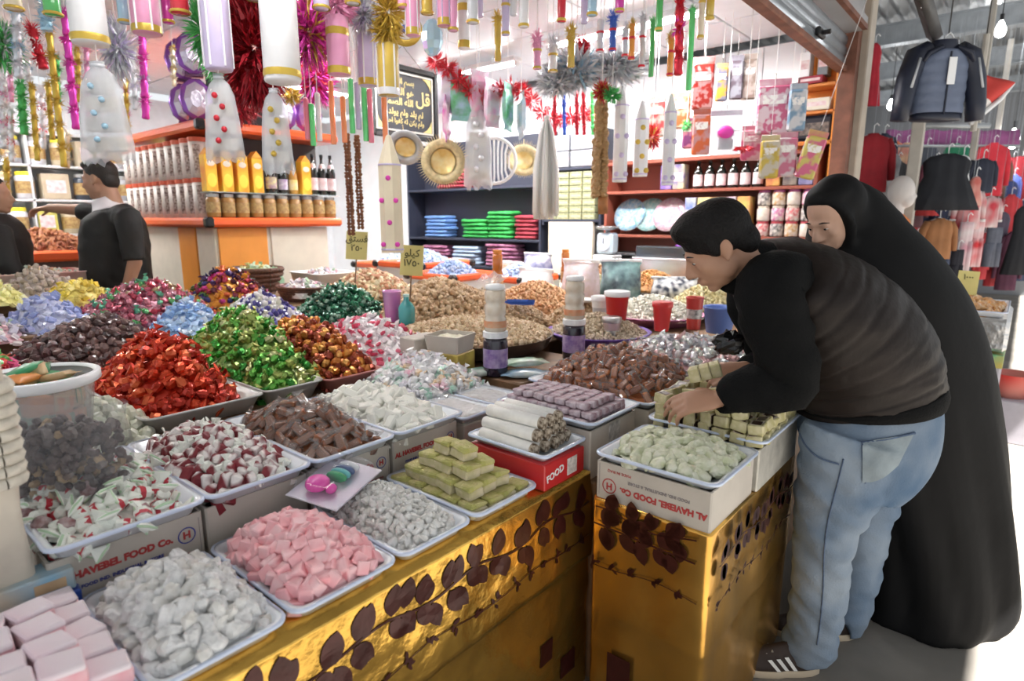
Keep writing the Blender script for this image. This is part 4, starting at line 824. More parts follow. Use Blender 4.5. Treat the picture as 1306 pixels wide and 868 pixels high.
def shape_ar(s):   # joined forms, written in visual order
    F = {'ا': 'ﺍﺎﺍﺎ', 'ل': 'ﻝﻞﻟﻠ', 'ه': 'ﻩﻪﻫﻬ', 'و': 'ﻭﻮﻭﻮ', 'ح': 'ﺡﺢﺣﺤ', 'د': 'ﺩﺪﺩﺪ', 'ص': 'ﺹﺺﺻﺼ', 'م': 'ﻡﻢﻣﻤ', 'ي': 'ﻱﻲﻳﻴ', 'ق': 'ﻕﻖﻗﻘ', 'ك': 'ﻙﻚﻛﻜ', 'ن': 'ﻥﻦﻧﻨ', 'ف': 'ﻑﻒﻓﻔ', 'ب': 'ﺏﺐﺑﺒ', 'س': 'ﺱﺲﺳﺴ', 'ر': 'ﺭﺮﺭﺮ', 'ت': 'ﺕﺖﺗﺘ'}
    nj = 'ادور'; out = ''
    for i, c in enumerate(s):
        if c not in F: out += c; continue
        pv = i > 0 and s[i-1] in F and s[i-1] not in nj; nx = i < len(s)-1 and s[i+1] in F and c not in nj
        out += F[c][3 if pv and nx else 1 if pv else 2 if nx else 0]
    return out[::-1]
AF = tr(.0075, 0, 0) @ XF
FONTOB('calligraphy', shape_ar('بسم الله'), .06, goldi, fr, AF @ tr(0, .15, 0), bold=.001)
FONTOB('calligraphy', shape_ar('قل'), .13, goldi, fr, AF @ tr(.185, .045, 0), bold=.002)
FONTOB('calligraphy', shape_ar('هو الله احد'), .072, goldi, fr, AF @ tr(-.06, .075, 0), bold=.0015)
FONTOB('calligraphy', shape_ar('الله الصمد'), .07, goldi, fr, AF @ tr(-.06, .0, 0), bold=.0015)
FONTOB('calligraphy', shape_ar('لم يلد ولم يولد'), .062, goldi, fr, AF @ tr(.01, -.075, 0), bold=.0015)
FONTOB('calligraphy', shape_ar('ولم يكن له كفوا احد'), .05, goldi, fr, AF @ tr(0, -.14, 0), bold=.001)
ob('hanging_wire', MB().tube([(0, -.2, FHt/2), (0, 0, FHt/2+.15), (0, .2, FHt/2)], .002, 5), darksteel, fr)
# ---------------------------------------------------------------- wall shelves at the far end of the shop
SY = 4.78
navy = M('navy shelf board', (.03, .035, .06), .5); redb = M('red brown shelf board', (.3, .08, .05), .5)
def shelf(name, label, x0, x1, zs, z0, z1, mt, dep=.26, sides=True):
    t = empty(name, label, 'shelf', ((x0+x1)/2, SY+dep/2, z0))
    for z in zs: obw('board', MB().rbox(((x0+x1)/2, SY+dep/2, z), (x1-x0, dep, .025), .004), mt, t)
    if sides:
        for x in (x0, x1): obw('upright', MB().rbox((x, SY+dep/2, (z0+z1)/2), (.025, dep, z1-z0), .004), mt, t)
    obw('back_panel', MB().box(((x0+x1)/2, SY+dep+.004, (z0+z1)/2), (x1-x0, .008, z1-z0)), mt, t); return t
shelf('goods_shelf', 'dark blue wall shelf with folded cloths', -5.6, -3.66, (1.0, 1.29, 1.82), .6, 2.35, navy)
shelf('goods_shelf', 'dark wall shelf with stacked grey and olive tins', -3.62, -2.98, (1.49, 1.96), 1.45, 2.3, navy, .22)
struct('wall_panel', MB().box((-3.3, SY+.02, 1.15), (.5, .04, .66)), cream, 'plain cream panel below the stacked tins')
shelf('goods_shelf', 'red brown wall shelf with bottles, plates and patterned tins', -2.92, -1.2, (1.36, 1.73, 1.975), 1.2, 2.02, redb)
def fold(p, n_, sx, sy, mat, label, group, seed):
    rg_ = random.Random(seed)
    for k in range(n_):
        m = MB(); m.smooth = True; Ls = []
        for x in (-.5, -.46, -.2, .2, .46, .5):
            Ls.append([Vector((x*sx, math.copysign(abs(math.cos(a))**.5, math.cos(a))*sy/2*(1 if abs(x) < .5 else .85)+rg_.uniform(-.006, .006), math.sin(a)*.021*(1 if abs(x) < .49 else .5)+rg_.uniform(-.004, .004))) for a in [2*PI*i/10 for i in range(10)]])
        m.loops(Ls); o = ob('folded_cloth', m, mat, None, (p[0]+rg_.uniform(-.02, .02), p[1], p[2]+.022+k*.04), (0, 0, rg_.uniform(-.08, .08))); tag(o, label, 'cloth', group)
blc = M('blue cloth', (.12, .25, .55), .8, var=.2); grc = M('green cloth', (.03, .35, .07), .8, var=.3); rdc = M('dark red cloth', (.3, .03, .05), .8, var=.2); lbc = M('pale blue cloth', (.35, .45, .6), .8, var=.15); pkc = M('plum patterned cloth', (.2, .05, .14), .8, var2=(.45, .2, .3), scale=25)
fold((-5.15, SY+.1, 1.303), 6, .34, .2, blc, 'blue folded cloth in the pile on the dark blue shelf', 'blue folded cloths', 1)
fold((-4.55, SY+.1, 1.303), 5, .36, .2, grc, 'green folded cloth in the pile on the dark blue shelf, beside blue', 'green folded cloths', 2)
fold((-4.2, SY+.1, 1.303), 7, .32, .2, grc, 'green folded cloth in the taller pile beside dark red cloths', 'green folded cloths in the taller pile', 3)
fold((-3.85, SY+.1, 1.303), 6, .26, .2, rdc, 'dark red folded cloth in the pile at the shelf end', 'dark red folded cloths', 4)
fold((-4.85, SY+.1, 1.833), 5, .5, .2, rdc, 'dark red folded cloth on the upper dark blue shelf', 'dark red folded cloths on the upper shelf', 5)
fold((-5.2, SY+.1, 1.013), 5, .4, .2, pkc, 'plum patterned folded cloth on the lower shelf', 'plum patterned cloths', 6)
fold((-4.7, SY+.1, 1.013), 5, .38, .2, lbc, 'pale blue folded cloth on the lower shelf', 'pale blue cloths', 7)
fold((-4.2, SY+.1, 1.013), 6, .4, .2, pkc, 'plum patterned folded cloth beside the pale blue ones', 'plum patterned cloths beside pale blue', 8)
def block(name, p, d, mat, label, cat, group=None, seam=None):
    t = empty(name, label, cat, p, 0, group); ob('body', MB().rbox((0, 0, d[2]/2), d, min(d)*.06), mat, t)
    ob('printed_band', MB().box((0, -d[1]/2-.0008, d[2]*.5), (d[0]*.8, .001, d[2]*.35)), seam or wlab, t); return t
greyt = M('grey silver tin', (.42, .43, .47), .35, .5, var2=(.55, .56, .62), scale=25); olive = M('olive packet', (.2, .22, .1), .5, var2=(.4, .4, .25), scale=40); oliveb = M('pale olive band', (.45, .45, .3), .5, var=.3, scale=60)
for i in range(2):
    for k in range(2): block('grey_tin', (-3.47+i*.28, SY+.1, 1.975+k*.15), (.26, .18, .145), greyt, 'grey silver tin stacked on the dark wall shelf', 'tin', 'grey silver tins', M('grey print', (.6, .6, .64), .4, var=.3, scale=40))
for i in range(4):
    for k in range(7): block('olive_packet', (-3.54+i*.145, SY+.08, 1.503+k*.062), (.135, .15, .058), olive, 'olive green packet stacked on the dark wall shelf', 'packet', 'olive green packets', oliveb)
# upper board: bottles and boxes
for i in range(6): bottle('dark bottle with white label standing on the red brown shelf', (-2.1+i*.095, SY+.07, 1.744), .22, .038, group='dark bottles on the red brown shelf', neck=False, lz=(.1, .5))
for i, (x, c, c2) in enumerate(((-2.36, (.06, .04, .22), (.3, .2, .5)), (-2.25, (.08, .05, .28), (.6, .55, .3)), (-1.5, (.4, .05, .05), (.7, .4, .1)), (-1.38, (.05, .04, .06), (.3, .25, .2)), (-1.27, (.1, .08, .2), (.3, .3, .5)))):
    block('tall_box', (x, SY+.07, 1.744), (.1, .1, .2), M('box print %d' % i, c, .45, var2=c2, scale=14), ['dark violet tall box beside the bottles', 'violet and gold tall box beside the bottles', 'red and gold tall box past the bottles', 'black tall box past the bottles', 'indigo tall box at the shelf end'][i], 'box', None)
# middle board: plates, boxes, patterned tins
def plate(p, r, c, c2, label, tilt=1.2):
    t = empty('decorated_plate', label, 'plate', p, 0, 'decorated plates on the red brown shelf', R=(tilt, 0, 0)); m = MB(); m.smooth = True; m.lathe([(r*.5, 0), (r*.6, .004), (r, .02), (r, .024), (r*.6, .009), (0.001, .008)], 24); ob('plate', m, M('plate glaze '+label[:6], c, .2, var2=c2, scale=40, coat=.5), t)
    m = MB(); m.smooth = True; m.lathe([(r*.55, .0095), (0.001, .0095)], 20, cap=False); ob('centre_pattern', m, M('plate centre '+label[:6], c2, .3, var2=c, scale=60), t)
plate((-2.72, SY+.1, 1.375+.16), .15, (.1, .3, .5), (.45, .5, .5), 'blue patterned plate at the end of the red brown shelf')
plate((-2.52, SY+.1, 1.375+.16), .15, (.12, .35, .36), (.42, .48, .46), 'teal patterned plate between the blue and the pink')
plate((-2.33, SY+.08, 1.375+.16), .15, (.45, .22, .32), (.5, .44, .44), 'pink patterned plate beside the blue box')
for i, (x, w_, c, c2) in enumerate(((-2.13, .09, (.08, .15, .5), (.6, .6, .7)), (-2.02, .1, (.75, .5, .08), (.8, .7, .4)), (-1.91, .1, (.72, .45, .1), (.2, .1, .1)), (-1.8, .08, (.25, .15, .3), (.6, .5, .5)), (-1.7, .1, (.7, .6, .15), (.6, .2, .1)))):
    block('tall_box', (x, SY+.07, 1.375), (w_, .12, .3), M('carton print %d' % i, c, .4, var2=c2, scale=12), ['tall blue box beside the plates', 'tall yellow box beside the blue one', 'tall amber box with dark print', 'tall violet grey box among the yellow ones', 'tall yellow box next to the patterned tins'][i], 'box')
tc = [(.6, .1, .12), (.7, .6, .5), (.1, .09, .1), (.6, .15, .35), (.55, .3, .1)]
for i in range(4):
    for k in range(3):
        c = tc[(i*2+k) % 5]; t = jar('round patterned tin in the stack on the red brown shelf', (-1.56+i*.105, SY+.06, 1.375+k*.115), .048, .112, M('tin pattern %d' % ((i*2+k) % 5), c, .35, var2=(.75, .68, .62), scale=38, detail=1), M('tin lid %d' % (k % 3), [(.5, .08, .1), (.7, .6, .5), (.45, .1, .3)][k % 3], .35), 'round patterned tins', 'patterned_tin', None, 'tin')
for i, (x, c) in enumerate(((-2.2, (.2, .05, .35)), (-1.7, (.15, .04, .3)))):
    m = MB(); m.smooth = True; m.ell((0, 0, .045), (.05, .04, .045)); tag(ob('purple_ball', m, M('purple gloss', c, .2, coat=.6), None, (x, SY+.0, 1.215 if i else 1.215)), ['round purple ornament below the blue box', 'round purple ornament below the patterned tins'][i], 'ornament')
shelf('low_cabinet', 'dark low cabinet under the red brown shelf', -2.92, -1.2, (.9, 1.2), .5, 1.215, M('dark grey cabinet', (.1, .1, .11), .4, var=.2), .24)
# steel display case
sc = empty('steel_case', 'stainless steel display case behind the nut heaps', 'display case', (-2.0, 4.62, .87)); stl = M('stainless steel', (.6, .62, .65), .25, .9, var=.1)
ob('body', MB().rbox((0, 0, .17), (.95, .22, .3), .01), stl, sc); ob('glass_top', MB().rbox((0, -.02, .37), (.93, .16, .1), .01), M('dark case glass', (.05, .055, .06), .08), sc); ob('rim', MB().rbox((0, -.11, .32), (.96, .03, .02), .004), M('bright rim', (.8, .82, .85), .2, .8), sc)
for s in (-1, 1): ob('foot', MB().lathe([(.02, 0), (.02, .03)], 10, (s*.42, 0, -.0)), black, sc)
# kitchen scale on the dark shelf
ws = empty('weighing_scale', 'small blue and white dial scale by the stacked tins', 'scale', (-2.78, 4.6, 1.2)); ob('body', MB().rbox((0, 0, .1), (.16, .12, .18), .02), M('pale blue enamel', (.55, .66, .75), .3), ws)
m = MB(); m.smooth = True; m.lathe([(.065, 0), (.065, .008), (.06, .008)], 20, (0, -.061, .1), rot(PI/2)); ob('dial', m, M('dial face', (.6, .7, .85), .3, var=.1), ws); ob('needle', MB().box((0, -.071, .12), (.006, .002, .05)), black, ws)
m = MB(); m.smooth = True; m.lathe([(.02, .19), (.02, .21), (.09, .22), (.11, .245), (.105, .245), (.08, .225)], 18); ob('pan', m, stl, ws)
tag(ob('pedestal_box', MB().rbox((-2.78, 4.6, 1.035), (.2, .16, .33), .005), M('white goods box', (.7, .72, .72), .5)), 'white box under the dial scale', 'box')
# orange cabinet beside the post
oc = empty('orange_cabinet', 'orange wall cabinet with shelves beside the tan post', 'cabinet', (-1.26, 4.9, 1.74))
obw('back_panel', MB().box((-1.27, 5.0, 2.2), (.3, .02, .95)), orangep, oc)
for z in (2.03, 2.24, 2.42): obw('shelf_board', MB().rbox((-1.27, 4.9, z), (.3, .2, .022), .004), M('dark orange board', (.6, .2, .04), .45), oc)
obw('side', MB().box((-1.125, 4.9, 2.2), (.02, .2, .95)), orangep, oc)
dp = empty('picture_plate', 'dark rectangular plate with pale painted scene in the orange cabinet', 'plate', (-1.25, 4.82, 2.045)); ob('plate', MB().rbox((0, 0, .09), (.24, .02, .17), .02), bk, dp); ob('painted_scene', MB().box((0, -.0108, .085), (.19, .001, .08)), M('painted scene', (.3, .24, .2), .4, var2=(.03, .03, .03), scale=30), dp)
block('pale_box', (-1.27, 4.86, 2.253), (.22, .14, .08), cream, 'pale long box in the orange cabinet', 'box'); block('dark_red_box', (-1.3, 4.86, 2.434), (.16, .14, .05), rdc, 'dark red flat box at the top of the orange cabinet', 'box')
for s, c in ((-1.36, white), (-1.24, M('grey speaker', (.2, .22, .24), .4))): block('speaker_box', (s, 4.9, 2.49), (.07, .1, .17), c, 'white narrow box on the orange cabinet' if c is white else 'grey narrow box on the orange cabinet', 'box')
# ---------------------------------------------------------------- deep end of the shop behind the assistant
SB = empty('back_counter', 'orange edged counter behind the reaching assistant', 'counter', (-6.55, 1.6, 0))
obw('body', MB().rbox((-6.55, 1.55, .6), (.6, 1.9, 1.2), .01), M('dark counter front', (.1, .06, .05), .6), SB); obw('edge', MB().rbox((-6.23, 1.55, 1.2), (.06, 1.95, .09), .02), orangetrim, SB); obw('top', MB().rbox((-6.55, 1.55, 1.21), (.6, 1.92, .03), .006), cream, SB)
nuts('spice_heap', 'reddish brown spice heap on the counter behind the assistant', (-6.5, 1.45), .24, .42, 1.22, 1.42, [(.4, .16, .07), (.5, .22, .1), (.3, .1, .05)], .022, 700, 81); nuts('spice_heap', 'sand coloured heap at the counter end near the stand', (-6.5, 2.2), .22, .28, 1.22, 1.36, [(.6, .58, .54), (.45, .42, .4), (.7, .68, .66)], .022, 400, 82)
yc = M('yellow cap', (.8, .7, .05), .35)
for i, (y, c) in enumerate(((.82, (.15, .25, .6)), (1.12, (.35, .04, .1)), (1.72, (.12, .16, .5)), (1.9, (.3, .35, .1)))): bottle(['blue bottle with yellow cap at the counter end', 'dark red bottle with yellow cap on the counter', 'indigo bottle with yellow cap before the assistant', 'olive bottle with yellow cap beside the assistant'][i], (-6.28, y, 1.226), .3, .05, M('bottle plastic %d' % i, c, .3, coat=.4), M('small pale label', (.6, .62, .7), .5, var=.2), yc, False, 'bottles with yellow caps')
sh_ = empty('goods_shelf', 'pale wall shelf of jars and boxes behind the assistant', 'shelf', (-7.4, 1.5, 1.3))
for z in (1.35, 1.68, 2.0, 2.3): obw('board', MB().rbox((-7.4, 1.6, z), (.3, 2.9, .025), .004), M('pale shelf board', (.6, .6, .62), .5), sh_)
for y in (.15, 1.6, 3.05): obw('upright', MB().rbox((-7.4, y, 1.75), (.3, .025, 1.15), .004), M('pale shelf board'), sh_)
pal_ = [(.35, .36, .4), (.5, .42, .3), (.05, .06, .08), (.6, .6, .64), (.3, .2, .12), (.55, .5, .12), (.2, .28, .4)]; rg = random.Random(31); W_ = ['one', 'two', 'three', 'four', 'five', 'six', 'seven', 'eight', 'nine', 'ten', 'eleven', 'twelve', 'thirteen', 'fourteen', 'fifteen']
for r_i, z in enumerate((1.363, 1.693, 2.013)):
    y, n_ = .3, 0
    while y < 2.95:
        c = pal_[rg.randrange(7)]; n_ += 1; lb = '%s on the wall shelf behind the assistant, ' + ['lower', 'middle', 'upper'][r_i] + ' row place ' + W_[min(n_-1, 14)]
        if rg.random() < .5: jar(lb % 'lidded jar', (-7.32, y, z), .075, .25, M('far jar %d' % rg.randrange(5), c, .3, var=.3), yc if rg.random() < .5 else lidm, 'jars on the deep wall shelf', 'storage_jar', glab); y += .19
        else:
            w_ = rg.uniform(.14, .26); t = empty('goods_box', lb % 'goods box', 'box', (-7.33, y+w_/2-.07, z), 0, 'boxes on the deep wall shelf'); ob('body', MB().rbox((0, 0, .12), (.16, w_, .24), .006), M('goods box %d' % rg.randrange(7), c, .5, var=.15), t); ob('printed_panel', MB().box((.081, 0, .12), (.002, w_*.7, .12)), wlab, t); y += w_+.05
# ---------------------------------------------------------------- hanging decorations
HUES = {'gold': (.62, .43, .07), 'pink': (.8, .35, .55), 'magenta': (.7, .06, .42), 'silver': (.66, .68, .72), 'white': (.82, .82, .84), 'red': (.62, .03, .05), 'green': (.1, .5, .14), 'blue': (.05, .14, .62), 'orange': (.85, .33, .06), 'lilac': (.6, .52, .75), 'cream': (.78, .68, .5), 'neon green': (.15, .8, .25), 'neon orange': (.95, .3, .12), 'neon pink': (.9, .25, .35), 'ice blue': (.4, .62, .78), 'brown': (.23, .1, .045), 'dark red': (.3, .012, .02)}
def tinm(c): return M(c+' tinsel', HUES[c], .3, .3, bump=.2)
def satin(c): return M(c+' satin sleeve', HUES[c], .4, var=.12, scale=6, sheen=.2)
_sheer = M('sheer white organza', (.8, .82, .86), .3, clear=.55, var=.1, scale=10, bump=.4, bscale=25)
_TB = {}
def tinsel_mesh(c, r, n, asp=1., seed=0):
    k = (c, round(r, 3), n, round(asp, 2), seed)
    if k in _TB: return _TB[k]
    rg_ = random.Random(hash(k[1:]) & 0xffff); m = MB()
    for i in range(int(n*2.2)):
        d = Vector((rg_.gauss(0, 1), rg_.gauss(0, 1), rg_.gauss(0, 1)*asp)).normalized(); d.z *= asp; s_ = d.orthogonal().normalized(); s_.rotate(Matrix.Rotation(rg_.uniform(0, 6), 3, d)); w_ = r*rg_.uniform(.035, .07); L_ = r*rg_.uniform(.7, 1.1)
        a = d*r*.1; b = d*L_*.6+s_*w_; c_ = d*L_+s_.cross(d)*r*.2; e = d*L_*.6-s_*w_; m.add([a, b, c_, e], [(0, 1, 2, 3)])
    me = m.mesh('tinsel'); me.materials.append(tinm(c)); _TB[k] = me; return me
def cord_up(t, z0, ztop=SHOPZ+.03, col=None):
    L_ = ztop-t.location.z
    if L_ > z0+.01: ob('string', MB().tube([(0, 0, z0), (0, 0, L_)], .0022, 5), col or M('white string', (.8, .8, .8), .6), t)
def hp(x, y, d): return ah(x, y, d)
def px2m(n, d): return n*d/FPX
def dfit(y, d): return min(d, 1.17*FPX/(280-y)) if y < 270 else d   # keep the top below the ceiling
def sleeve(x, y0, y1, d, wpx, c, label, bands=('gold',), puff=None, lines=None):
    "satin tube with metallic bands, pompom of tinsel above; y0 top, y1 hem"
    d = dfit(y0, d)
    a, b = hp(x, y0, d), hp(x, y1, d); h_ = a.z-b.z; r = px2m(wpx, d)/2; t = empty('hanging_sleeve', label, 'decoration', b, 0, 'hanging satin sleeves')
    m = MB(); m.smooth = True; n = 20; L_ = []
    for z, f in ((0, .94), (h_*.02, 1), (h_*.5, 1), (h_*.97, 1), (h_, .7)): L_.append([Vector((math.cos(2*PI*i/n)*r*f*(1+.06*(i % 2)), math.sin(2*PI*i/n)*r*f*(1+.06*(i % 2)), z)) for i in range(n)])
    m.loops(L_); tb_ = ob('tube', m, satin(c), t)
    for i, bc in enumerate(bands):
        z = h_*(.07 if i == 0 else .72); m = MB(); m.smooth = True; m.lathe([(r*1.07, z-px2m(4, d)), (r*1.1, z), (r*1.07, z+px2m(4, d))], 18, cap=False); ob('band', m, tinm(bc), tb_)
    if lines:
        for q in range(6): aa = 2*PI*q/6; ob('stripe', MB().tube([(math.cos(aa)*r*1.06, math.sin(aa)*r*1.06, h_*.03), (math.cos(aa)*r*1.06, math.sin(aa)*r*1.06, h_*.95)], r*.09, 5), satin(lines), tb_)
    if puff: o = ob('tinsel', tinsel_mesh(puff, r*2.0, 90), None, t, (0, 0, h_+r*.9))
    cord_up(t, h_); return t
def sheer_bag(x, y0, y1, d, wpx, label, bead='ice blue', seed=1, col=None):
    d = dfit(y0, d)
    a, b = hp(x, y0, d), hp(x, y1, d); h_ = a.z-b.z; r = px2m(wpx, d)/2; rg_ = random.Random(seed); t = empty('organza_bag', label, 'bag', b, YAW, 'organza bags with beads')
    m = MB(); m.smooth = True; L_ = []; n = 28
    for z, f, g in ((0, .92, .25), (.03, 1, .3), (.2, .95, .36), (.5, .84, .38), (.75, .72, .36), (.88, .5, .3), (.95, .2, .2), (1, .28, .2)):
        L_.append([Vector((math.cos(2*PI*i/n)*r*f+rg_.uniform(-.03, .03)*r, math.sin(2*PI*i/n)*r*f*g*(1+.25*math.sin(i*3)), z*h_+(rg_.uniform(-.05, .05)*h_ if z == 0 else 0))) for i in range(n)])
    m.loops(L_, False, True); ob('pouch', m, col or _sheer, t)
    for q in range(4):
        z, f = (.1, .3, .5, .68)[q], (.74, .72, .64, .5)[q]; ob('inner_pack', MB().rbox((0, 0, (z+.08)*h_), (r*2*f*.92, r*.3, h_*.15), .006), M('beige inner pack', (.62, .52, .38), .5, var2=(.75, .7, .64), scale=18, sharp=.1) if q % 2 == 0 else M('pale inner pack', (.72, .7, .66), .5, var2=(.6, .55, .5), scale=20), t)
    bm_ = MB(); bm_.smooth = True; bm_.ell((0, 0, 0), (px2m(3.6, d),)*3, 8, 6); bme = bm_.mesh('bead'); bme.materials.append(tinm(bead))
    for q in range(5): ob('bead', bme, None, t, ((r*.3 if q % 2 else -r*.12)*.8, -r*.4, h_*(.22+.13*q)))
    m = MB(); m.smooth = True; m.lathe([(r*.24, h_*.94), (r*.28, h_*.955), (r*.24, h_*.97)], 12, cap=False, squash=(1, .8)); ob('tie', m, tinm('silver'), t)
    cord_up(t, h_); return t
def candle(x, y0, y1, d, wpx, label, c='cream', dots='magenta', tip=.25, sx=1.):
    d = dfit(y0, d)
    a, b = hp(x, y0, d), hp(x, y1, d); h_ = a.z-b.z; r = px2m(wpx, d)/2; t = empty('hanging_candle', label, 'candle', b, YAW, 'tall hanging candles')
    m = MB(); m.smooth = False; m.lathe([(r, 0), (r, h_*(1-tip)), (r*.25, h_*.985), (r*.15, h_)], 8, ph=PI/8); ob('column', m, M(c+' wax', HUES[c], .45, var=.08, scale=8), t)
    if dots:
        dm_ = MB(); dm_.smooth = True
        dm_.ell((0, 0, 0), (px2m(3.2, d), px2m(1.2, d), px2m(3.2, d)), 8, 6); dme = dm_.mesh('dot'); dme.materials.append(tinm(dots)); nd = max(4, int((1-tip)*h_/px2m(24, d)))
        for k in range(nd):
            for xx in ((0,) if k % 2 else (-.62, .62)): ob('dot', dme, None, t, (xx*r, -r*.93, h_*(1-tip)*(k+.4)/nd))
    for z in (.03, 1-tip): m = MB(); m.smooth = True; m.lathe([(r*1.01, h_*z-.004), (r*1.05, h_*z), (r*1.01, h_*z+.004)], 16, cap=False); ob('band', m, tinm('gold' if not dots else 'lilac'), t)
    cord_up(t, h_); return t
def wand(x, y0, y1, d, wpx, c, label, puff=None, cuff=None, pr=2.2, group='hanging tinsel wands'):
    "thin plastic tube with cuffs, tinsel pompom on top"
    d = dfit(y0, d)
    a, b = hp(x, y0, d), hp(x, y1, d); h_ = a.z-b.z; r = px2m(wpx, d)/2; t = empty('hanging_wand', label, 'decoration', b, 0, group)
    m = MB(); m.smooth = True; m.lathe([(r*.9, 0), (r, .006), (r, h_-.004), (r*.6, h_)], 12); tb_ = ob('tube', m, M(c+' glossy tube', HUES[c], .25, coat=.5, var=.1), t)
    if cuff:
        for z in (.04, .6): m = MB(); m.smooth = True; m.lathe([(r*1.1, h_*z-.006), (r*1.25, h_*z), (r*1.1, h_*z+.006)], 12, cap=False); ob('cuff', m, tinm(cuff), tb_)
    if puff: ob('tinsel', tinsel_mesh(puff, r*pr, 70, 1.5), None, t, (0, 0, h_*.93))
    cord_up(t, h_); return t
def chain(x0, y0, x1, y1, d, wpx, c, label, n=5, alt=None, group='hanging foil chains', asp=1.2):
    d = dfit(y0, d)
    a, b = hp(x0, y0, d), hp(x1, y1, d); t = empty('foil_chain', label, 'decoration', b, 0, group); r = px2m(wpx, d)/2
    for i in range(n):
        p = (a-b)*(i+.5)/n; seg = (a-b).length/n
        m = MB(); m.smooth = True; m.lathe([(r*.35, -seg*.5), (r*.5, -seg*.45), (r*.42, -seg*.2), (r*.5, seg*.1), (r*.35, seg*.5)], 10, (0, 0, 0), (a-b).to_track_quat('Z', 'Y').to_matrix()); ob('link', m, M(c+' foil link', HUES[c], .28, .6, bump=.2), t, p)
        ob('tinsel', tinsel_mesh(alt if alt and i % 2 else c, r*1.1, 40, asp, i % 2), None, t, p+(a-b).normalized()*seg*.35)
    t2 = a-b; ob('string', MB().tube([t2, (t2.x, t2.y, SHOPZ+.03-b.z)], .002, 5), M('white string'), t) if SHOPZ+.03 > a.z else None
    return t
def tuft(x, y, d, rpx, c, label, n=160, asp=1., c2=None, group='tinsel bunches'):
    d = dfit(y-rpx*asp, d)
    p = hp(x, y, d); t = empty('tinsel_bunch', label, 'decoration', p, 0, group); r = px2m(rpx, d)
    ob('tinsel', tinsel_mesh(c, r, n, asp, 3), None, t)
    if c2: ob('tinsel', tinsel_mesh(c2, r*.9, n//2, asp, 4), None, t)
    cord_up(t, r*.5*asp); return t
# large pieces near the front
sleeve(116, -40, 57, 2.6, 38, 'white', 'white satin sleeve with gold hem above the large organza bag', ('gold',), None)
sheer_bag(140, 78, 207, 2.6, 66, 'largest white organza bag with pale blue beads in front of the assistant', 'ice blue', 1)
sleeve(280, -40, 90, 2.7, 30, 'lilac', 'pale lilac satin sleeve above the organza bag with red beads', (), None, 'white')
sheer_bag(288, 94, 204, 2.7, 48, 'white organza bag with red beads in front of the juice cartons', 'red', 2)
sleeve(361, -60, 106, 2.75, 40, 'white', 'broad white satin sleeve with two gold bands', ('gold', 'gold'), None)
sheer_bag(356, 112, 220, 2.75, 40, 'white organza bag holding gold trinkets below the broad white sleeve', 'gold', 3)
sleeve(188, -40, 44, 3.0, 30, 'pink', 'pink satin sleeve with gold hem beside the purple gifts', ('gold',), None, 'white')
sleeve(433, 20, 96, 3.0, 25, 'pink', 'pink satin sleeve under a pink tinsel puff', ('gold', 'gold'), 'pink')
sleeve(470, 38, 110, 3.2, 22, 'lilac', 'lilac satin sleeve under a silver tinsel puff', ('gold',), 'silver', 'white')
sleeve(496, 55, 122, 3.0, 24, 'gold', 'gold satin sleeve under a large gold tinsel puff', ('white',), 'gold', 'white')
sleeve(527, -30, 46, 3.4, 16, 'pink', 'narrow pink sleeve near the evil eye dish', ('gold',), None, 'white')
sleeve(567, -30, 33, 3.5, 16, 'pink', 'narrow pink sleeve above the ice blue ornament', ('gold',), None, 'lilac')
sleeve(592, -10, 62, 3.5, 14, 'white', 'narrow white sleeve with gold bands past the ice blue ornament', ('gold', 'gold'), None)
candle(501, 172, 322, 3.0, 28, 'tall cream candle with violet dots hanging over the price cards')
candle(790, 110, 232, 3.9, 18, 'white candle with pointed tip beside the string of dried figs', 'white', 'lilac', .2)
candle(816, 128, 225, 3.9, 18, 'cream based white candle between two white candles', 'white', 'gold', .25)
candle(851, 120, 236, 3.6, 15, 'slim white candle nearest the hanging red packets', 'white', 'lilac', .2)
# neon sticks
for x, y0, y1, c, l in ((400, 132, 186, 'neon green', 'short neon green stick above the dark bottles'), (426, 103, 184, 'neon orange', 'long neon orange stick above the dark bottles'), (440, 122, 182, 'neon orange', 'short neon orange stick beside the brown strings'), (450, 100, 170, 'neon green', 'neon green stick above the brown strings'), (467, 110, 180, 'neon green', 'neon green stick beside a pink one'), (474, 113, 182, 'neon pink', 'neon pink stick beside the framed calligraphy'), (492, 122, 184, 'neon orange', 'neon orange stick just above the tall candle'), (458, 105, 165, 'lilac', 'lilac stick between two neon green ones'), (408, 118, 180, 'white', 'white stick beside the short neon green one'), (393, 125, 178, 'neon pink', 'neon pink stick above the end of the orange shelf')):
    wand(x, y0, y1, 3.3, 6.5, c, l, group='neon sticks')
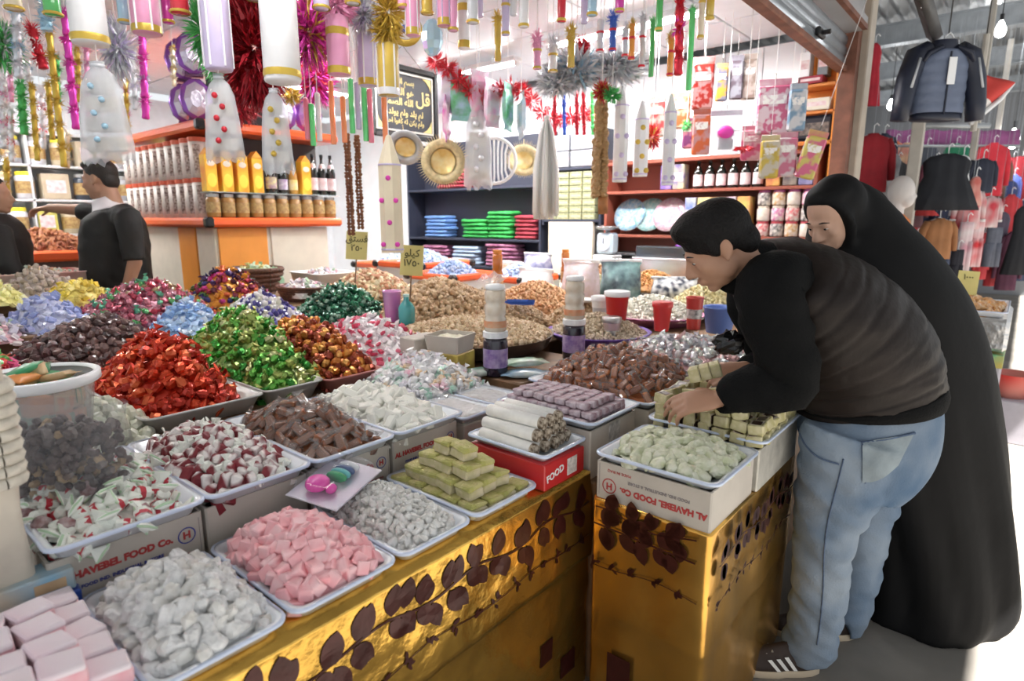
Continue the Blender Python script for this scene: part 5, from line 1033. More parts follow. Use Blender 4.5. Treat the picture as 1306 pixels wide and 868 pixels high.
# wands in a row along the top
for x, y0, y1, w_, c, pf, cf, d, l in ((635, 20, 78, 8, 'gold', 'gold', None, 3.5, 'gold wand with gold puff above the red garland'), (685, 48, 88, 9, 'pink', 'pink', 'gold', 3.4, 'pink wand with pink puff'), (705, 55, 92, 10, 'white', 'silver', 'gold', 3.5, 'white wand with silver puff beside the pink one'), (728, 38, 86, 9, 'gold', 'gold', None, 3.4, 'gold wand with gold puff beside the white one'), (765, 25, 66, 8, 'white', None, 'red', 3.6, 'white wand with red cuffs beside the blue one'), (781, 20, 65, 8, 'blue', 'blue', 'red', 3.5, 'blue wand with red cuffs'), (797, 35, 72, 7, 'silver', 'silver', 'red', 3.6, 'silver wand between the blue and orange ones'), (805, 30, 76, 7, 'orange', 'gold', 'red', 3.4, 'orange wand with gold puff'), (818, 20, 87, 7, 'silver', 'silver', 'red', 3.5, 'silver wand with red cuffs'), (830, 25, 98, 6, 'green', 'green', None, 3.5, 'slender green wand beside a silver one'), (854, 45, 97, 7, 'orange', 'gold', 'red', 3.3, 'orange wand with gold puff beside the red tinsel'), (878, 10, 115, 7, 'neon green', 'green', None, 3.4, 'long light green wand beside the red tinsel'), (745, -20, 30, 8, 'lilac', 'lilac', None, 3.6, 'lilac wand near the top'), (655, -20, 20, 8, 'silver', 'silver', None, 3.8, 'silver wand near the top'), (612, -20, 22, 8, 'lilac', 'pink', None, 3.8, 'lilac wand with pink puff near the top')):
    wand(x, y0, y1, d, w_, c, l, pf, cf)
chain(868, -30, 865, 96, 3.3, 22, 'red', 'long red tinsel tassel hanging beside the green wand', 4, 'magenta', asp=1.6)
# foil chains at the assistant's side
chain(62, 36, 82, 213, 3.5, 16, 'gold', 'long gold foil chain with red ribs in front of the assistant', 6, None)
chain(40, 108, 48, 205, 4.0, 13, 'gold', 'short gold foil chain above the dark clothed person', 5); chain(61, 105, 67, 178, 4.2, 13, 'gold', 'gold foil chain behind the long one', 4)
chain(82, 14, 97, 165, 3.4, 18, 'magenta', 'magenta foil chain beside the organza bag', 5); chain(26, 105, 31, 172, 4.0, 18, 'green', 'green tinsel chain near the gold ones', 4); chain(13, 138, 15, 206, 4.0, 12, 'white', 'white chain with red ribs at the shop edge', 5, 'red')
chain(40, 35, 56, 88, 3.6, 22, 'red', 'slanting red tinsel chain', 3, 'white'); tuft(6, 58, 3.5, 24, 'green', 'green and silver tinsel bunch at the shop edge', 150, 1.4, 'silver'); tuft(150, 60, 3.3, 26, 'silver', 'silver tinsel bunch behind the organza bag', 160, 1.6, 'lilac')
chain(181, 42, 186, 152, 3.6, 18, 'magenta', 'magenta and lilac patterned strip beside the purple gifts', 4, 'lilac'); chain(20, 10, 24, 100, 4.4, 20, 'silver', 'silver chain at the shop edge', 4, 'ice blue'); chain(5, 100, 5, 190, 4.3, 22, 'white', 'pale foil chain at the shop edge', 5, 'pink'); chain(55, -10, 60, 40, 4.2, 26, 'ice blue', 'ice blue tinsel high at the shop edge', 3, 'white')
tuft(325, 60, 4.35, 46, 'dark red', 'large dark red tinsel mass above the orange stand', 420, 1.8, 'red'); tuft(306, 130, 4.4, 26, 'dark red', 'lower dark red tinsel mass above the orange stand', 200, 1.2, 'red'); tuft(295, 15, 4.2, 32, 'red', 'red tinsel bunch near the lilac sleeve', 240, 1.2, 'dark red')
tuft(262, 40, 4.2, 28, 'green', 'green foil leaves near the lilac sleeve', 170, 1.7); tuft(272, 85, 4.1, 18, 'green', 'small green foil leaves above the white gift box', 100, 1.2, 'silver')
tuft(395, 40, 4.2, 32, 'magenta', 'magenta tinsel above the neon sticks', 240, 1.5, 'gold'); tuft(402, 100, 4.2, 28, 'magenta', 'pink and red tinsel above the purple gift', 210, 1.4, 'red'); tuft(372, 122, 4.0, 14, 'gold', 'small gold tinsel under the magenta one', 90, 1.); tuft(398, 40, 4.0, 16, 'cream', 'pale gold sequin bunch in the magenta tinsel', 110, 2.2, 'gold')
tuft(437, 8, 3.1, 20, 'pink', 'pink tinsel puff at the top beside the gold puff', 150, 1.2); tuft(465, 20, 3.3, 22, 'silver', 'silver lilac tinsel puff beside the gold puff', 170, 1.2, 'lilac'); tuft(496, 15, 3.1, 24, 'gold', 'upper gold tinsel puff above the gold sleeve', 170, 1.6)
# red garland swag
ga = empty('red_garland', 'red tinsel garland slung across the shop above the straw hats', 'garland', hp(560, 80, 4.2)); P0, P1 = hp(556, 78, 4.2), hp(752, 146, 4.6)
for i in range(16):
    u = i/15; p = P0.lerp(P1, u)-Vector((0, 0, .12*math.sin(PI*u*2.0)**2))
    ob('tinsel', tinsel_mesh('red', .085, 46, 1, i % 3), None, ga, p-ga.location)
ob('cord', MB().tube([P0.lerp(P1, u/12)-ga.location-Vector((0, 0, .12*math.sin(PI*u/6)**2)) for u in range(13)], .006, 6), tinm('red'), ga)
for k in (0, 12): u = k/12; p = P0.lerp(P1, u); ob('string', MB().tube([p-ga.location, Vector((p.x, p.y, SHOPZ+.03))-ga.location], .002, 5), M('white string'), ga)
# bags hanging under the garland, and coloured twists
for i, (x, y, c, c2) in enumerate(((572, 112, 'lilac', 'silver'), (588, 122, 'ice blue', 'green'), (612, 118, 'silver', 'pink'), (628, 130, 'pink', 'silver'), (648, 135, 'ice blue', 'green'), (570, 150, 'magenta', 'white'), (665, 145, 'silver', 'ice blue'))):
    p = hp(x, y, 4.3); t = empty('foil_packet', '%s and %s foil packet hanging under the red garland' % (c, c2), 'packet', p-Vector((0, 0, .16)), YAW+i*.3, 'foil packets under the red garland')
    m = MB(); pillow(.3, .15, .05, i, .12, m); m.v = [(v[1], v[2], v[0]+.15) for v in m.v]; ob('packet', m, M('packet %s %s' % (c, c2), HUES[c], .25, .3, var2=HUES[c2], scale=14, coat=.4), t); cord_up(t, .3)
for i, (x, c) in enumerate(((707, 'red'), (719, 'blue'), (735, 'red'), (744, 'red'), (755, 'neon green'))): chain(x, 118, x+1, 172, 4.3, 9, c, ['red twist hanging beside the blue one', 'blue twist hanging among red ones', 'red twist past the blue one', 'red twist nearest the green one', 'green twist beside the dried figs'][i], 4, None, 'coloured twists', 1.)
# silver foliage cluster and pompom
tuft(735, 90, 3.9, 40, 'silver', 'grey silver tinsel cloud above the dried figs', 300, .7, 'ice blue'); tuft(712, 104, 3.9, 32, 'silver', 'silver tinsel cloud beside the pink wand', 220, .7); tuft(785, 88, 3.9, 42, 'silver', 'broad silver tinsel cloud above the white candles', 280, .6); tuft(768, 116, 3.6, 15, 'red', 'red and gold pompom on top of the dried figs', 130, 1, 'gold'); tuft(781, 122, 3.55, 13, 'green', 'green tinsel pompom beside the red one', 110); tuft(742, 60, 3.9, 15, 'red', 'red tinsel tuft under the gold wand', 90)
# strings of dried figs
def figs(x, y0, y1, d, wpx, cols, label, n=26, ns=4, seed=1):
    d = dfit(y0, d)
    a, b = hp(x, y0, d), hp(x, y1, d); t = empty('fig_string', label, 'food string', b, 0, 'strings of dried fruit'); rg_ = random.Random(seed); r = px2m(wpx, d)/2; h_ = a.z-b.z
    fm = M('dried fruit '+label[:9], cols[0], .55, var2=cols[1], scale=30, bump=.5)
    for k in range(3):
        pass
    mesh3 = [chunk((r*.42, r*.42, r*.3), .15, k, 8, 6).mesh('fruit') for k in range(3)]
    for q in mesh3: q.materials.append(fm)
    for s_ in range(ns):
        ang = 2*PI*s_/ns; cx, cy = math.cos(ang)*r*.5, math.sin(ang)*r*.5
        for k in range(n): ob('fruit', mesh3[rg_.randrange(3)], None, t, (cx*(1-.3*k/n)+rg_.uniform(-.1, .1)*r, cy*(1-.3*k/n)+rg_.uniform(-.1, .1)*r, h_*(k+.5)/n), (rg_.uniform(0, 3), rg_.uniform(0, 3), 0))
    cord_up(t, h_)
figs(764, 130, 250, 3.7, 25, [(.3, .16, .06), (.45, .28, .12)], 'thick string of golden brown dried figs hanging beside white candles', 26, 4, 1)
m = MB(); m.smooth = True; a = hp(769, 273, 3.7); m.tube([a, hp(769, 250, 3.7)], .03, 10); tag(ob('cinnamon_stick', m, M('cinnamon bark', (.4, .16, .05), .6, var=.3, scale=20)), 'brown bark roll hanging at the end of the dried figs', 'food')
figs(449, 170, 300, 3.4, 13, [(.16, .055, .025), (.26, .1, .04)], 'brown dried fruit string beside the orange stand', 30, 3, 2); figs(461, 172, 292, 3.5, 12, [(.2, .07, .03), (.3, .13, .05)], 'paler brown dried fruit string before the back shelf', 28, 3, 3)
# white fringe
def fringe(x, y0, y1, d, wpx, label, c='white', n=34, seed=1):
    d = dfit(y0, d)
    a, b = hp(x, y0, d), hp(x, y1, d); h_ = a.z-b.z; r = px2m(wpx, d)/2; rg_ = random.Random(seed); t = empty('hanging_fringe', label, 'decoration', b, 0); m = MB(); m.smooth = True
    for i in range(n):
        an, q = rg_.uniform(0, 6.28), math.sqrt(rg_.random())*r; e = rg_.uniform(0, .08)*h_
        m.tube([(math.cos(an)*q*1.05, math.sin(an)*q*1.05, e), (math.cos(an)*q, math.sin(an)*q, h_*.5), (math.cos(an)*q*.55, math.sin(an)*q*.55, h_*.85), (math.cos(an)*.008, math.sin(an)*.008, h_)], [r*.14, r*.15, r*.12, .004], 6)
    o = ob('cords', m, M('white cotton cord', (.8, .8, .78), .8), t); o['kind'] = 'stuff'; m = MB(); m.lathe([(.015, h_*.98), (.02, h_), (.015, h_*1.02)], 10); ob('knot', m, M('white cotton cord'), t); cord_up(t, h_)
fringe(696, 150, 280, 3.9, 30, 'long white cotton fringe hanging before the dark shelf')
# straw hats, strainer and ornaments
straw = M('gold straw', (.72, .6, .34), .6, var=.25, scale=40, bump=.6, bscale=90)
def hat(x, y, d, rpx, label, tilt, mat, fringe_=True):
    p = hp(x, y, d); t = empty('straw_hat', label, 'hat', p, 0, 'hats hung up in the shop', R=(PI/2+tilt, 0, YAW)); r = px2m(rpx, d); m = MB(); m.smooth = True
    m.lathe([(r, 0), (r*.98, .012), (r*.62, .0), (r*.6, -r*.3), (r*.45, -r*.45), (0.003, -r*.48)], 28, cap=False); ob('brim_and_crown', m, mat, t)
    m = MB(); m.smooth = True; m.lathe([(r*.56, -.004), (r*.5, -.02), (r*.003, -.03)], 24, cap=False); ob('gold_inlay', m, M('bright gold foil', (.75, .52, .16), .4, .15, var2=(.85, .74, .42), scale=18), t)
    if fringe_:
        m = MB()
        for i in range(60): a_ = 2*PI*i/60; m.add([(math.cos(a_)*r*.95, math.sin(a_)*r*.95, .006), (math.cos(a_+.05)*r*.95, math.sin(a_+.05)*r*.95, .006), (math.cos(a_+.03)*r*1.24, math.sin(a_+.03)*r*1.24, .006+.01*(i % 3))], [(0, 1, 2)])
        ob('straw_fringe', m, straw, t)
    ob('string', MB().tube([(0, r*.9, 0), (0, r*1.3, .01)], .003, 5), straw, t)
hat(565, 206, 4.3, 27, 'gold straw hat with gold inlay hanging above the blue cloths', .1, straw); hat(517, 188, 4.4, 22, 'grey hat hanging behind the tall candle', .5, M('grey felt', (.42, .43, .45), .8, var=.2), False); hat(668, 204, 4.5, 20, 'small gold straw fan hanging beside the white fringe', -.3, straw)
t = empty('white_strainer', 'white wire basket hanging beside the gold straw hat', 'basket', hp(630, 205, 4.4), YAW, R=(PI/2, 0, YAW)); r = px2m(27, 4.4)
m = MB(); m.smooth = True; m.tube([(math.cos(2*PI*i/24)*r, math.sin(2*PI*i/24)*r, 0) for i in range(25)], .012, 8, False); ob('rim', m, white, t)
for i in range(9):
    xx = -r*.85+i*r*.2125; yy_ = math.sqrt(r*r-xx*xx); m = MB(); m.smooth = True; m.tube([(xx, -yy_, 0), (xx*.8, -yy_*.5, -r*.4), (xx*.8, yy_*.5, -r*.4), (xx, yy_, 0)], .007, 6); ob('wire', m, white, t)
sheer_bag(610, 130, 240, 4.3, 36, 'pale crumpled plastic bag hanging beside the white wire basket', 'silver', 8)
t = empty('glass_ornament', 'ice blue faceted ornament beside the framed calligraphy', 'ornament', hp(551, 48, 4.0), 0); m = MB(); m.ell((0, 0, 0), (.075, .06, .11), 9, 7); ob('facets', m, M('ice blue glass foil', (.4, .62, .75), .15, .5, coat=.6), t); cord_up(t, .1)
t = empty('evil_eye_dish', 'round gold dish with a white and blue eye beside the gold puff', 'ornament', hp(518, 38, 3.6), 0, R=(PI/2, 0, YAW)); m = MB(); m.smooth = True; m.lathe([(.02, -.01), (.085, .0), (.09, .01), (.06, .012)], 24); ob('dish', m, tinm('gold'), t); m = MB(); m.smooth = True; m.lathe([(.055, .013), (.05, .018), (.005, .02)], 20); ob('eye_white', m, white, t); m = MB(); m.smooth = True; m.lathe([(.024, .02), (.018, .026), (.003, .028)], 16); ob('iris', m, tinm('blue'), t); ob('string', MB().tube([(0, .085, 0), (0, SHOPZ+.03-t.location.z, 0)], .002, 5), M('white string'), t)
# packets hanging on hooks before the tiled wall
def hangpack(x0, y0, x1, y1, d, c, c2, label, clear_=False, toy=None, sc_=12, tilt=0.):
    c, c2 = tuple(q**1.5*.85 for q in c), tuple(q**1.3*.85 for q in c2)
    a, b = hp((x0+x1)/2, y0, d), hp((x0+x1)/2, y1, d); w_ = px2m(x1-x0, d); h_ = a.z-b.z; t = empty('hanging_packet', label, 'packet', b, YAW*.6, 'packets hanging before the tiled wall', R=(0, tilt, YAW*.6))
    m = MB(); m.rbox((0, .0, h_*.44), (w_, .05, h_*.86), .01); ob('packet', m, M('packet '+label[:14], c, .28, var2=c2, scale=sc_*1.6, coat=.4, sharp=.06, detail=1) if not clear_ else film, t)
    m = MB(); m.rbox((0, 0, h_*.93), (w_*.98, .006, h_*.13), .002); ob('header_card', m, M('header '+label[:14], c2, .4, var2=c, scale=9), t)
    if toy: m = MB(); m.smooth = True; m.ell((0, -.01, h_*.5), (w_*.28, .03, h_*.16), 12, 8); ob('toy', m, M(toy+' gloss', HUES[toy], .3), t); m = MB(); m.rbox((0, 0, h_*.25), (w_*.5, .03, h_*.25), .01); ob('toy_base', m, M('toy base', (.2, .25, .35), .4, var2=(.7, .7, .75), scale=20), t)
    m = MB(); m.rbox((0, -.0262, h_*.62), (w_*.7, .002, h_*.16), .0008); ob('printed_title', m, M('title '+label[:14], c2, .4, var2=(.9, .88, .85), scale=30, sharp=.05), t) if not clear_ else None; ob('hook', MB().tube([(0, 0, h_), (0, 0, h_+.03), (0, .05, h_+.04)], .003, 6), darksteel, t); ob('string', MB().tube([(0, 0, h_+.02), (0, 0, SHOPZ+.03-b.z)], .0018, 5), M('white string'), t)
hangpack(882, 72, 907, 140, 4.2, (.7, .12, .1), (.85, .5, .5), 'upper red and white printed packet on a hook', sc_=20); hangpack(882, 138, 903, 198, 4.2, (.8, .25, .08), (.7, .4, .4), 'orange printed packet below the red one'); hangpack(905, 140, 942, 198, 4.25, (.7, .7, .75), (.5, .45, .55), 'clear packet with a pink toy', True, 'magenta'); hangpack(912, 80, 926, 130, 4.4, (.75, .5, .15), (.3, .3, .4), 'narrow amber packet beside the red one'); hangpack(930, 70, 945, 128, 4.4, (.6, .6, .66), (.3, .25, .3), 'narrow grey packet on a hook'); hangpack(944, 68, 962, 128, 4.4, (.8, .72, .68), (.5, .4, .35), 'pale narrow packet on a hook')
hangpack(965, 100, 1003, 172, 4.1, (.75, .25, .4), (.85, .7, .75), 'large pink and white bag of party ware', sc_=16); hangpack(1004, 106, 1024, 168, 4.0, (.8, .8, .82), (.3, .45, .6), 'white bag with blue print beside the large pink bag'); hangpack(945, 160, 968, 205, 4.2, (.75, .2, .35), (.8, .5, .55), 'pink bag beside the clear toy packet'); hangpack(968, 172, 990, 228, 4.0, (.75, .7, .6), (.7, .55, .1), 'cream bag with yellow print low on the hooks'); hangpack(988, 168, 1012, 226, 4.0, (.75, .3, .42), (.8, .7, .72), 'pink bag below the large pink one'); hangpack(1012, 165, 1035, 228, 3.95, (.8, .25, .4), (.75, .65, .2), 'pink and yellow slanting bag near the orange cabinet', tilt=.25)
hangpack(855, 118, 878, 165, 4.5, (.55, .25, .12), (.7, .5, .4), 'brown printed packet beside the slim candle'); hangpack(826, 122, 846, 175, 4.4, (.75, .2, .2), (.7, .65, .6), 'red printed packet between the white candles'); hangpack(870, 150, 882, 190, 4.5, (.35, .12, .3), (.7, .3, .4), 'dark plum packet beside the orange one')
tuft(832, 175, 4.2, 14, 'red', 'red and gold tinsel low between the candles', 90, 1.4, 'gold'); tuft(876, 160, 4.4, 9, 'green', 'small green tinsel beside the orange packet', 60); tuft(948, 190, 4.0, 13, 'red', 'red foil bow below the pink bag', 70, .5)

# more pieces crowding the ceiling
rg = random.Random(77); cs = ['gold', 'pink', 'silver', 'lilac', 'white', 'red', 'ice blue', 'magenta', 'green', 'cream']; k_ = 0
for x, y0, y1, w_, d in ((545, -30, 18, 13, 3.3), (578, -30, 40, 11, 3.6), (603, -30, 30, 13, 3.3), (645, -20, 45, 9, 3.3), (668, -30, 35, 11, 3.3), (716, -30, 28, 10, 3.2), (755, -30, 20, 11, 3.2), (790, -30, 15, 10, 3.2), (840, -30, 40, 8, 3.3), (893, -30, 50, 7, 3.5), (905, -30, 25, 9, 3.5), (515, -30, 10, 14, 3.0), (450, -40, 5, 16, 2.9), (410, -40, 12, 18, 2.9), (325, -40, 0, 18, 2.9), (230, -40, 18, 20, 2.9), (160, -30, 30, 14, 2.95), (215, -30, 30, 12, 2.95), (68, -30, 20, 18, 3.0), (18, -30, 12, 18, 3.0)):
    c, pf = cs[k_ % 10], cs[(k_*3+2) % 10]; k_ += 1
    wand(x, y0, y1, d, w_, c if c in HUES else 'white', '%s tube with %s puff close under the ceiling, %s' % (c, pf, ['place '+q_ for q_ in ['one', 'two', 'three', 'four', 'five', 'six', 'seven', 'eight', 'nine', 'ten', 'eleven', 'twelve', 'thirteen', 'fourteen', 'fifteen', 'sixteen', 'seventeen', 'eighteen', 'nineteen', 'twenty']][k_-1]), pf if k_ % 3 else None, 'gold', 1.8)
for x0, y0, x1, y1, d, w_, c, alt, n in ((8, 200, 10, 262, 4.6, 14, 'gold', 'white', 4), (52, 120, 56, 190, 4.8, 12, 'white', 'red', 5), (98, 60, 100, 130, 4.8, 14, 'gold', 'cream', 4), (110, 60, 112, 150, 5.0, 12, 'pink', 'white', 5), (72, 70, 74, 130, 4.9, 14, 'green', 'silver', 4), (170, 60, 172, 140, 4.6, 12, 'silver', 'lilac', 5), (160, 100, 163, 170, 4.3, 11, 'gold', 'pink', 5), (220, 60, 222, 110, 4.2, 10, 'cream', 'gold', 4), (12, 60, 14, 130, 5.0, 13, 'pink', 'white', 4), (35, 70, 36, 110, 4.8, 14, 'white', 'ice blue', 3), (85, 170, 86, 215, 4.9, 13, 'cream', 'gold', 3), (120, 190, 122, 215, 4.9, 12, 'gold', 'green', 2)):
    chain(x0, y0, x1, y1, d, w_, c, '%s and %s chain deep in the shop near the assistant' % (c, alt), n, alt, 'chains deep in the shop')
# ---------------------------------------------------------------- jars, cups and cards among the heaps
plum = M('plum jar', (.02, .015, .03), .2, coat=.5); plab = M('purple label', (.16, .08, .32), .4, var2=(.5, .4, .6), scale=30)
def stack_jar(p, s, label):
    t = empty('lidded_jar', label, 'jar', p, YAW, 'tall jars with purple labels'); s_ = s
    m = MB(); m.smooth = True; m.lathe([(.046*s, 0), (.052*s, .008*s), (.052*s, .15*s), (.047*s, .165*s)], 20); ob('dark_jar', m, plum, t)
    m = MB(); m.smooth = True; m.lathe([(.0525*s, .04*s), (.0525*s, .12*s)], 20, cap=False); ob('printed_label', m, plab, t)
    m = MB(); m.lathe([(.05*s, .165*s), (.053*s, .167*s), (.053*s, .19*s), (.046*s, .193*s)], 20); ob('lid', m, white, t)
    m = MB(); m.smooth = True; m.lathe([(.044*s, .193*s), (.047*s, .2*s), (.046*s, .245*s), (.04*s, .255*s), (.045*s, .265*s), (.045*s, .3*s), (.039*s, .31*s), (.044*s, .32*s), (.043*s, .355*s), (.036*s, .365*s)], 20); ob('clear_jar', m, M('beige sweets in glass', (.62, .5, .36), .2, var2=(.72, .66, .58), scale=22, coat=.6), t)
    m = MB(); m.smooth = True; m.lathe([(.048*s, .21*s), (.048*s, .238*s)], 14, cap=False); ob('orange_label', m, M('orange spot label', (.62, .45, .3), .4, var2=(.7, .2, .06), scale=14), t)
    m = MB(); m.smooth = True; m.lathe([(.036*s, .365*s), (.042*s, .37*s), (.04*s, .385*s), (.02*s, .39*s)], 18); ob('top_lid', m, white, t)
stack_jar((-1.662, 1.872, .851), 1.0, 'tall jar with purple label standing in front of the round nut tray'); stack_jar((-1.575, 2.33, .851), 1.02, 'tall jar with purple label behind the orange brown caramels')
# plastic flap over the first jar
m = MB(); m.grid(lambda u, v: Vector((-1.70+.14*(u-.5), 1.90+.06*(v-.5), 1.245+.03*v+.02*noise.noise(Vector((u*4, v*4, 1))))), 8, 6); tag(ob('plastic_film', m, film), 'clear plastic film resting on the jar before the round tray', 'film')
# small white carton of sweets on a yellow one
t = empty('open_carton', 'small open white carton of cream sweets behind the mixed wrapped sweets', 'box', (-1.86, 1.80, .852), .25)
ob('yellow_base', MB().rbox((0, 0, .045), (.16, .15, .09), .004), M('yellow printed card', (.62, .5, .1), .4, var2=(.3, .2, .05), scale=14), t)
m = MB(); L_ = [rrect(0, 0, .15, .14, .006, .092, 1), rrect(0, 0, .17, .16, .006, .165, 1), rrect(0, 0, .155, .145, .006, .165, 1), rrect(0, 0, .14, .13, .006, .12, 1)]; m.loops(L_); ob('carton', m, card, t)
ob('sweets', MB().grid(lambda u, v: Vector(((u-.5)*.145, (v-.5)*.135, .148+.012*noise.noise(Vector((u*9, v*9, 2))))), 12, 12), M('cream sweets', (.7, .68, .56), .5, var2=(.55, .52, .35), scale=60), t)
tag(ob('cream_carton', MB().rbox((-2.0, 1.755, .925), (.1, .16, .145), .004), card), 'plain cream carton beside the small open carton', 'box')
# blue-green packets under the jar
for i, (x, y, c, l) in enumerate(((-1.55, 1.93, (.1, .3, .55), 'blue packet lying beside the orange brown caramels'), (-1.6, 1.99, (.15, .4, .2), 'green packet lying on the blue one'), (-1.72, 1.80, (.1, .3, .2), 'green and white packet below the purple labelled jar'))):
    m = MB(); m.smooth = True; pillow(.2, .1, .03, i, .1, m); tag(ob('snack_packet', m, M('packet gloss %d' % i, c, .3, var2=(.6, .65, .6), scale=9, coat=.4), None, (x, y, .866+(.03 if i == 1 else 0)), (0, 0, .7+i*.3)), l, 'packet', 'snack packets')
# cups and bottles
def cup(label, p, r, h_, mat, lid=None, cat='cup', band=None, nm='cup'):
    t = empty(nm, label, cat, p, 0); m = MB(); m.smooth = True; m.lathe([(r*.75, 0), (r*.78, .004), (r, h_), (r*1.06, h_+.004), (r*1.04, h_+.012), (r*.92, h_+.006), (r*.7, .01)], 22); bd_ = ob('body', m, mat, t)
    if lid: m = MB(); m.smooth = True; m.lathe([(r*1.08, h_+.004), (r*1.12, h_+.008), (r*1.12, h_+.03), (r*.9, h_+.034)], 22); ob('lid', m, lid, t)
    if band: m = MB(); m.smooth = True; m.lathe([(r*.83, h_*.25), (r*.93, h_*.68)], 22, cap=False); ob('printed_band', m, band, bd_)
    return t
redpl = M('red plastic', (.6, .02, .02), .3, coat=.3)
cup('large red tub with white lid among the nut heaps', (-1.64, 2.83, .94), .062, .155, redpl, white, 'tub', None, 'tub')
cup('white cup beside the large red tub', (-1.79, 2.9, .95), .045, .1, white, white, 'cup', M('grey cup print', (.6, .6, .62), .4, var=.3))
cup('small red plastic cup stack before the white seeds', (-1.395, 2.87, .935), .048, .12, redpl, redpl)
cup('slim jar with black and white label beside the bending man', (-1.3, 3.05, .93), .045, .16, M('red jar', (.5, .05, .04), .3), None, 'jar', M('zebra label', (.75, .75, .72), .4, var2=(.05, .05, .05), scale=40), 'slim_jar')
cup('jar with black and white label in front of the large red tub', (-1.58, 2.68, .87), .045, .11, M('clear pinkish jar', (.6, .45, .42), .2, coat=.5), lidm, 'jar', M('zebra label'), 'slim_jar')
cup('blue tub of white seeds beside the bending man', (-1.22, 3.2, .9), .085, .13, M('blue plastic tub', (.12, .2, .5), .35), None, 'tub', None, 'tub')
cup('lilac tumbler with glitter standing among the nuts', (-2.62, 2.1, .95), .05, .16, M('lilac tumbler', (.55, .3, .55), .2, coat=.5, var2=(.6, .1, .4), scale=9), None, 'tumbler', None, 'tumbler')
bottle('teal glass bottle beside the lilac tumbler', (-2.5, 2.1, .95), .16, .045, M('teal glass', (.05, .32, .33), .12, coat=.6), None, M('pale teal cap', (.4, .6, .6), .4), False, None, 'teal_bottle')
amberg = M('amber honey', (.5, .14, .015), .12, coat=.7)
for x, y, z, s_, l in ((-2.66, 3.02, 1.02, 1, 'tall amber honey bottle behind the nut heaps'), (-2.52, 3.6, 1.05, .85, 'shorter amber bottle near the cream panel')):
    t = empty('honey_bottle', l, 'bottle', (x, y, z), 0); m = MB(); m.smooth = True; m.lathe([(.034*s_, 0), (.038*s_, .01), (.038*s_, .13*s_), (.03*s_, .15*s_), (.034*s_, .16*s_), (.034*s_, .25*s_), (.025*s_, .26*s_)], 16); ob('glass', m, amberg, t); m = MB(); m.smooth = True; m.lathe([(.0385*s_, .04*s_), (.0385*s_, .1*s_)], 16, cap=False); ob('printed_label', m, M('amber label', (.62, .35, .15), .4), t); m = MB(); m.lathe([(.026*s_, .258*s_), (.03*s_, .262*s_), (.03*s_, .285*s_)], 14); ob('cap', m, M('orange cap', (.7, .25, .05), .4), t)
# scoop, white dish
t = empty('scoop', 'blue plastic scoop with orange handle lying on the nuts', 'scoop', (-2.16, 2.66, 1.03), .5); m = MB(); m.smooth = True
m.loops([[Vector((x, math.cos(a)*.04*f, math.sin(a)*.028*f+.02)) for a in [PI+PI*k/8 for k in range(9)]+[2*PI-PI*k/8 for k in range(9)]] for x, f in ((-.1, .6), (-.06, .95), (.03, 1.), (.07, .9))], True, False); ob('bowl', m, M('blue scoop plastic', (.06, .16, .5), .3), t); m = MB(); m.smooth = True; m.tube([(-.09, 0, .01), (-.18, 0, .03)], [.012, .014], 8); ob('handle', m, M('orange plastic', (.8, .2, .04), .35), t)
bowl('white_dish', 'small white dish on the nuts beside the large red tub', (-1.92, 2.95, 1.03), [(.03, 0), (.06, .012), (.066, .02), (.058, .02), (.02, .01)], white, 'dish', 18)
m = MB(); m.smooth = True; m.ell((0, 0, 0), (.035, .03, .03)); tag(ob('orange_scoop', m, M('orange plastic'), None, (-1.9, 2.83, 1.03)), 'round orange scoop end resting on the nuts', 'scoop')
# price cards on sticks
ycard = M('yellow card', (.66, .58, .22), .7, var=.08); pen = M('dark marker', (.09, .08, .03), .8)
def price(p, rz, label, txt, s=1., tilt=-.12):
    t = empty('price_card', label, 'price card', p, 0, 'yellow price cards', R=(tilt, .06, rz)); ob('card', MB().rbox((0, 0, .11*s), (.13*s, .003, .17*s), .001), ycard, t); ob('stick', MB().tube([(0, .004, -.12*s), (0, .004, .1*s)], .004, 6), wood, t)
    for i, x in enumerate(txt): FONTOB('handwriting', x, .055*s, pen, t, tr(0, -.0022, (.15-.055*i)*s) @ YF, bold=.001)
price(ah(454, 336, 3.55), YAW, 'yellow handwritten price card stuck in the pale nuts', (shape_ar('فستق'), '٢٥٠'), .95); price(ah(524, 357, 3.15), YAW, 'yellow handwritten price card stuck in the big nut heap', (shape_ar('كيلو'), '١٧٥٠'), .92)
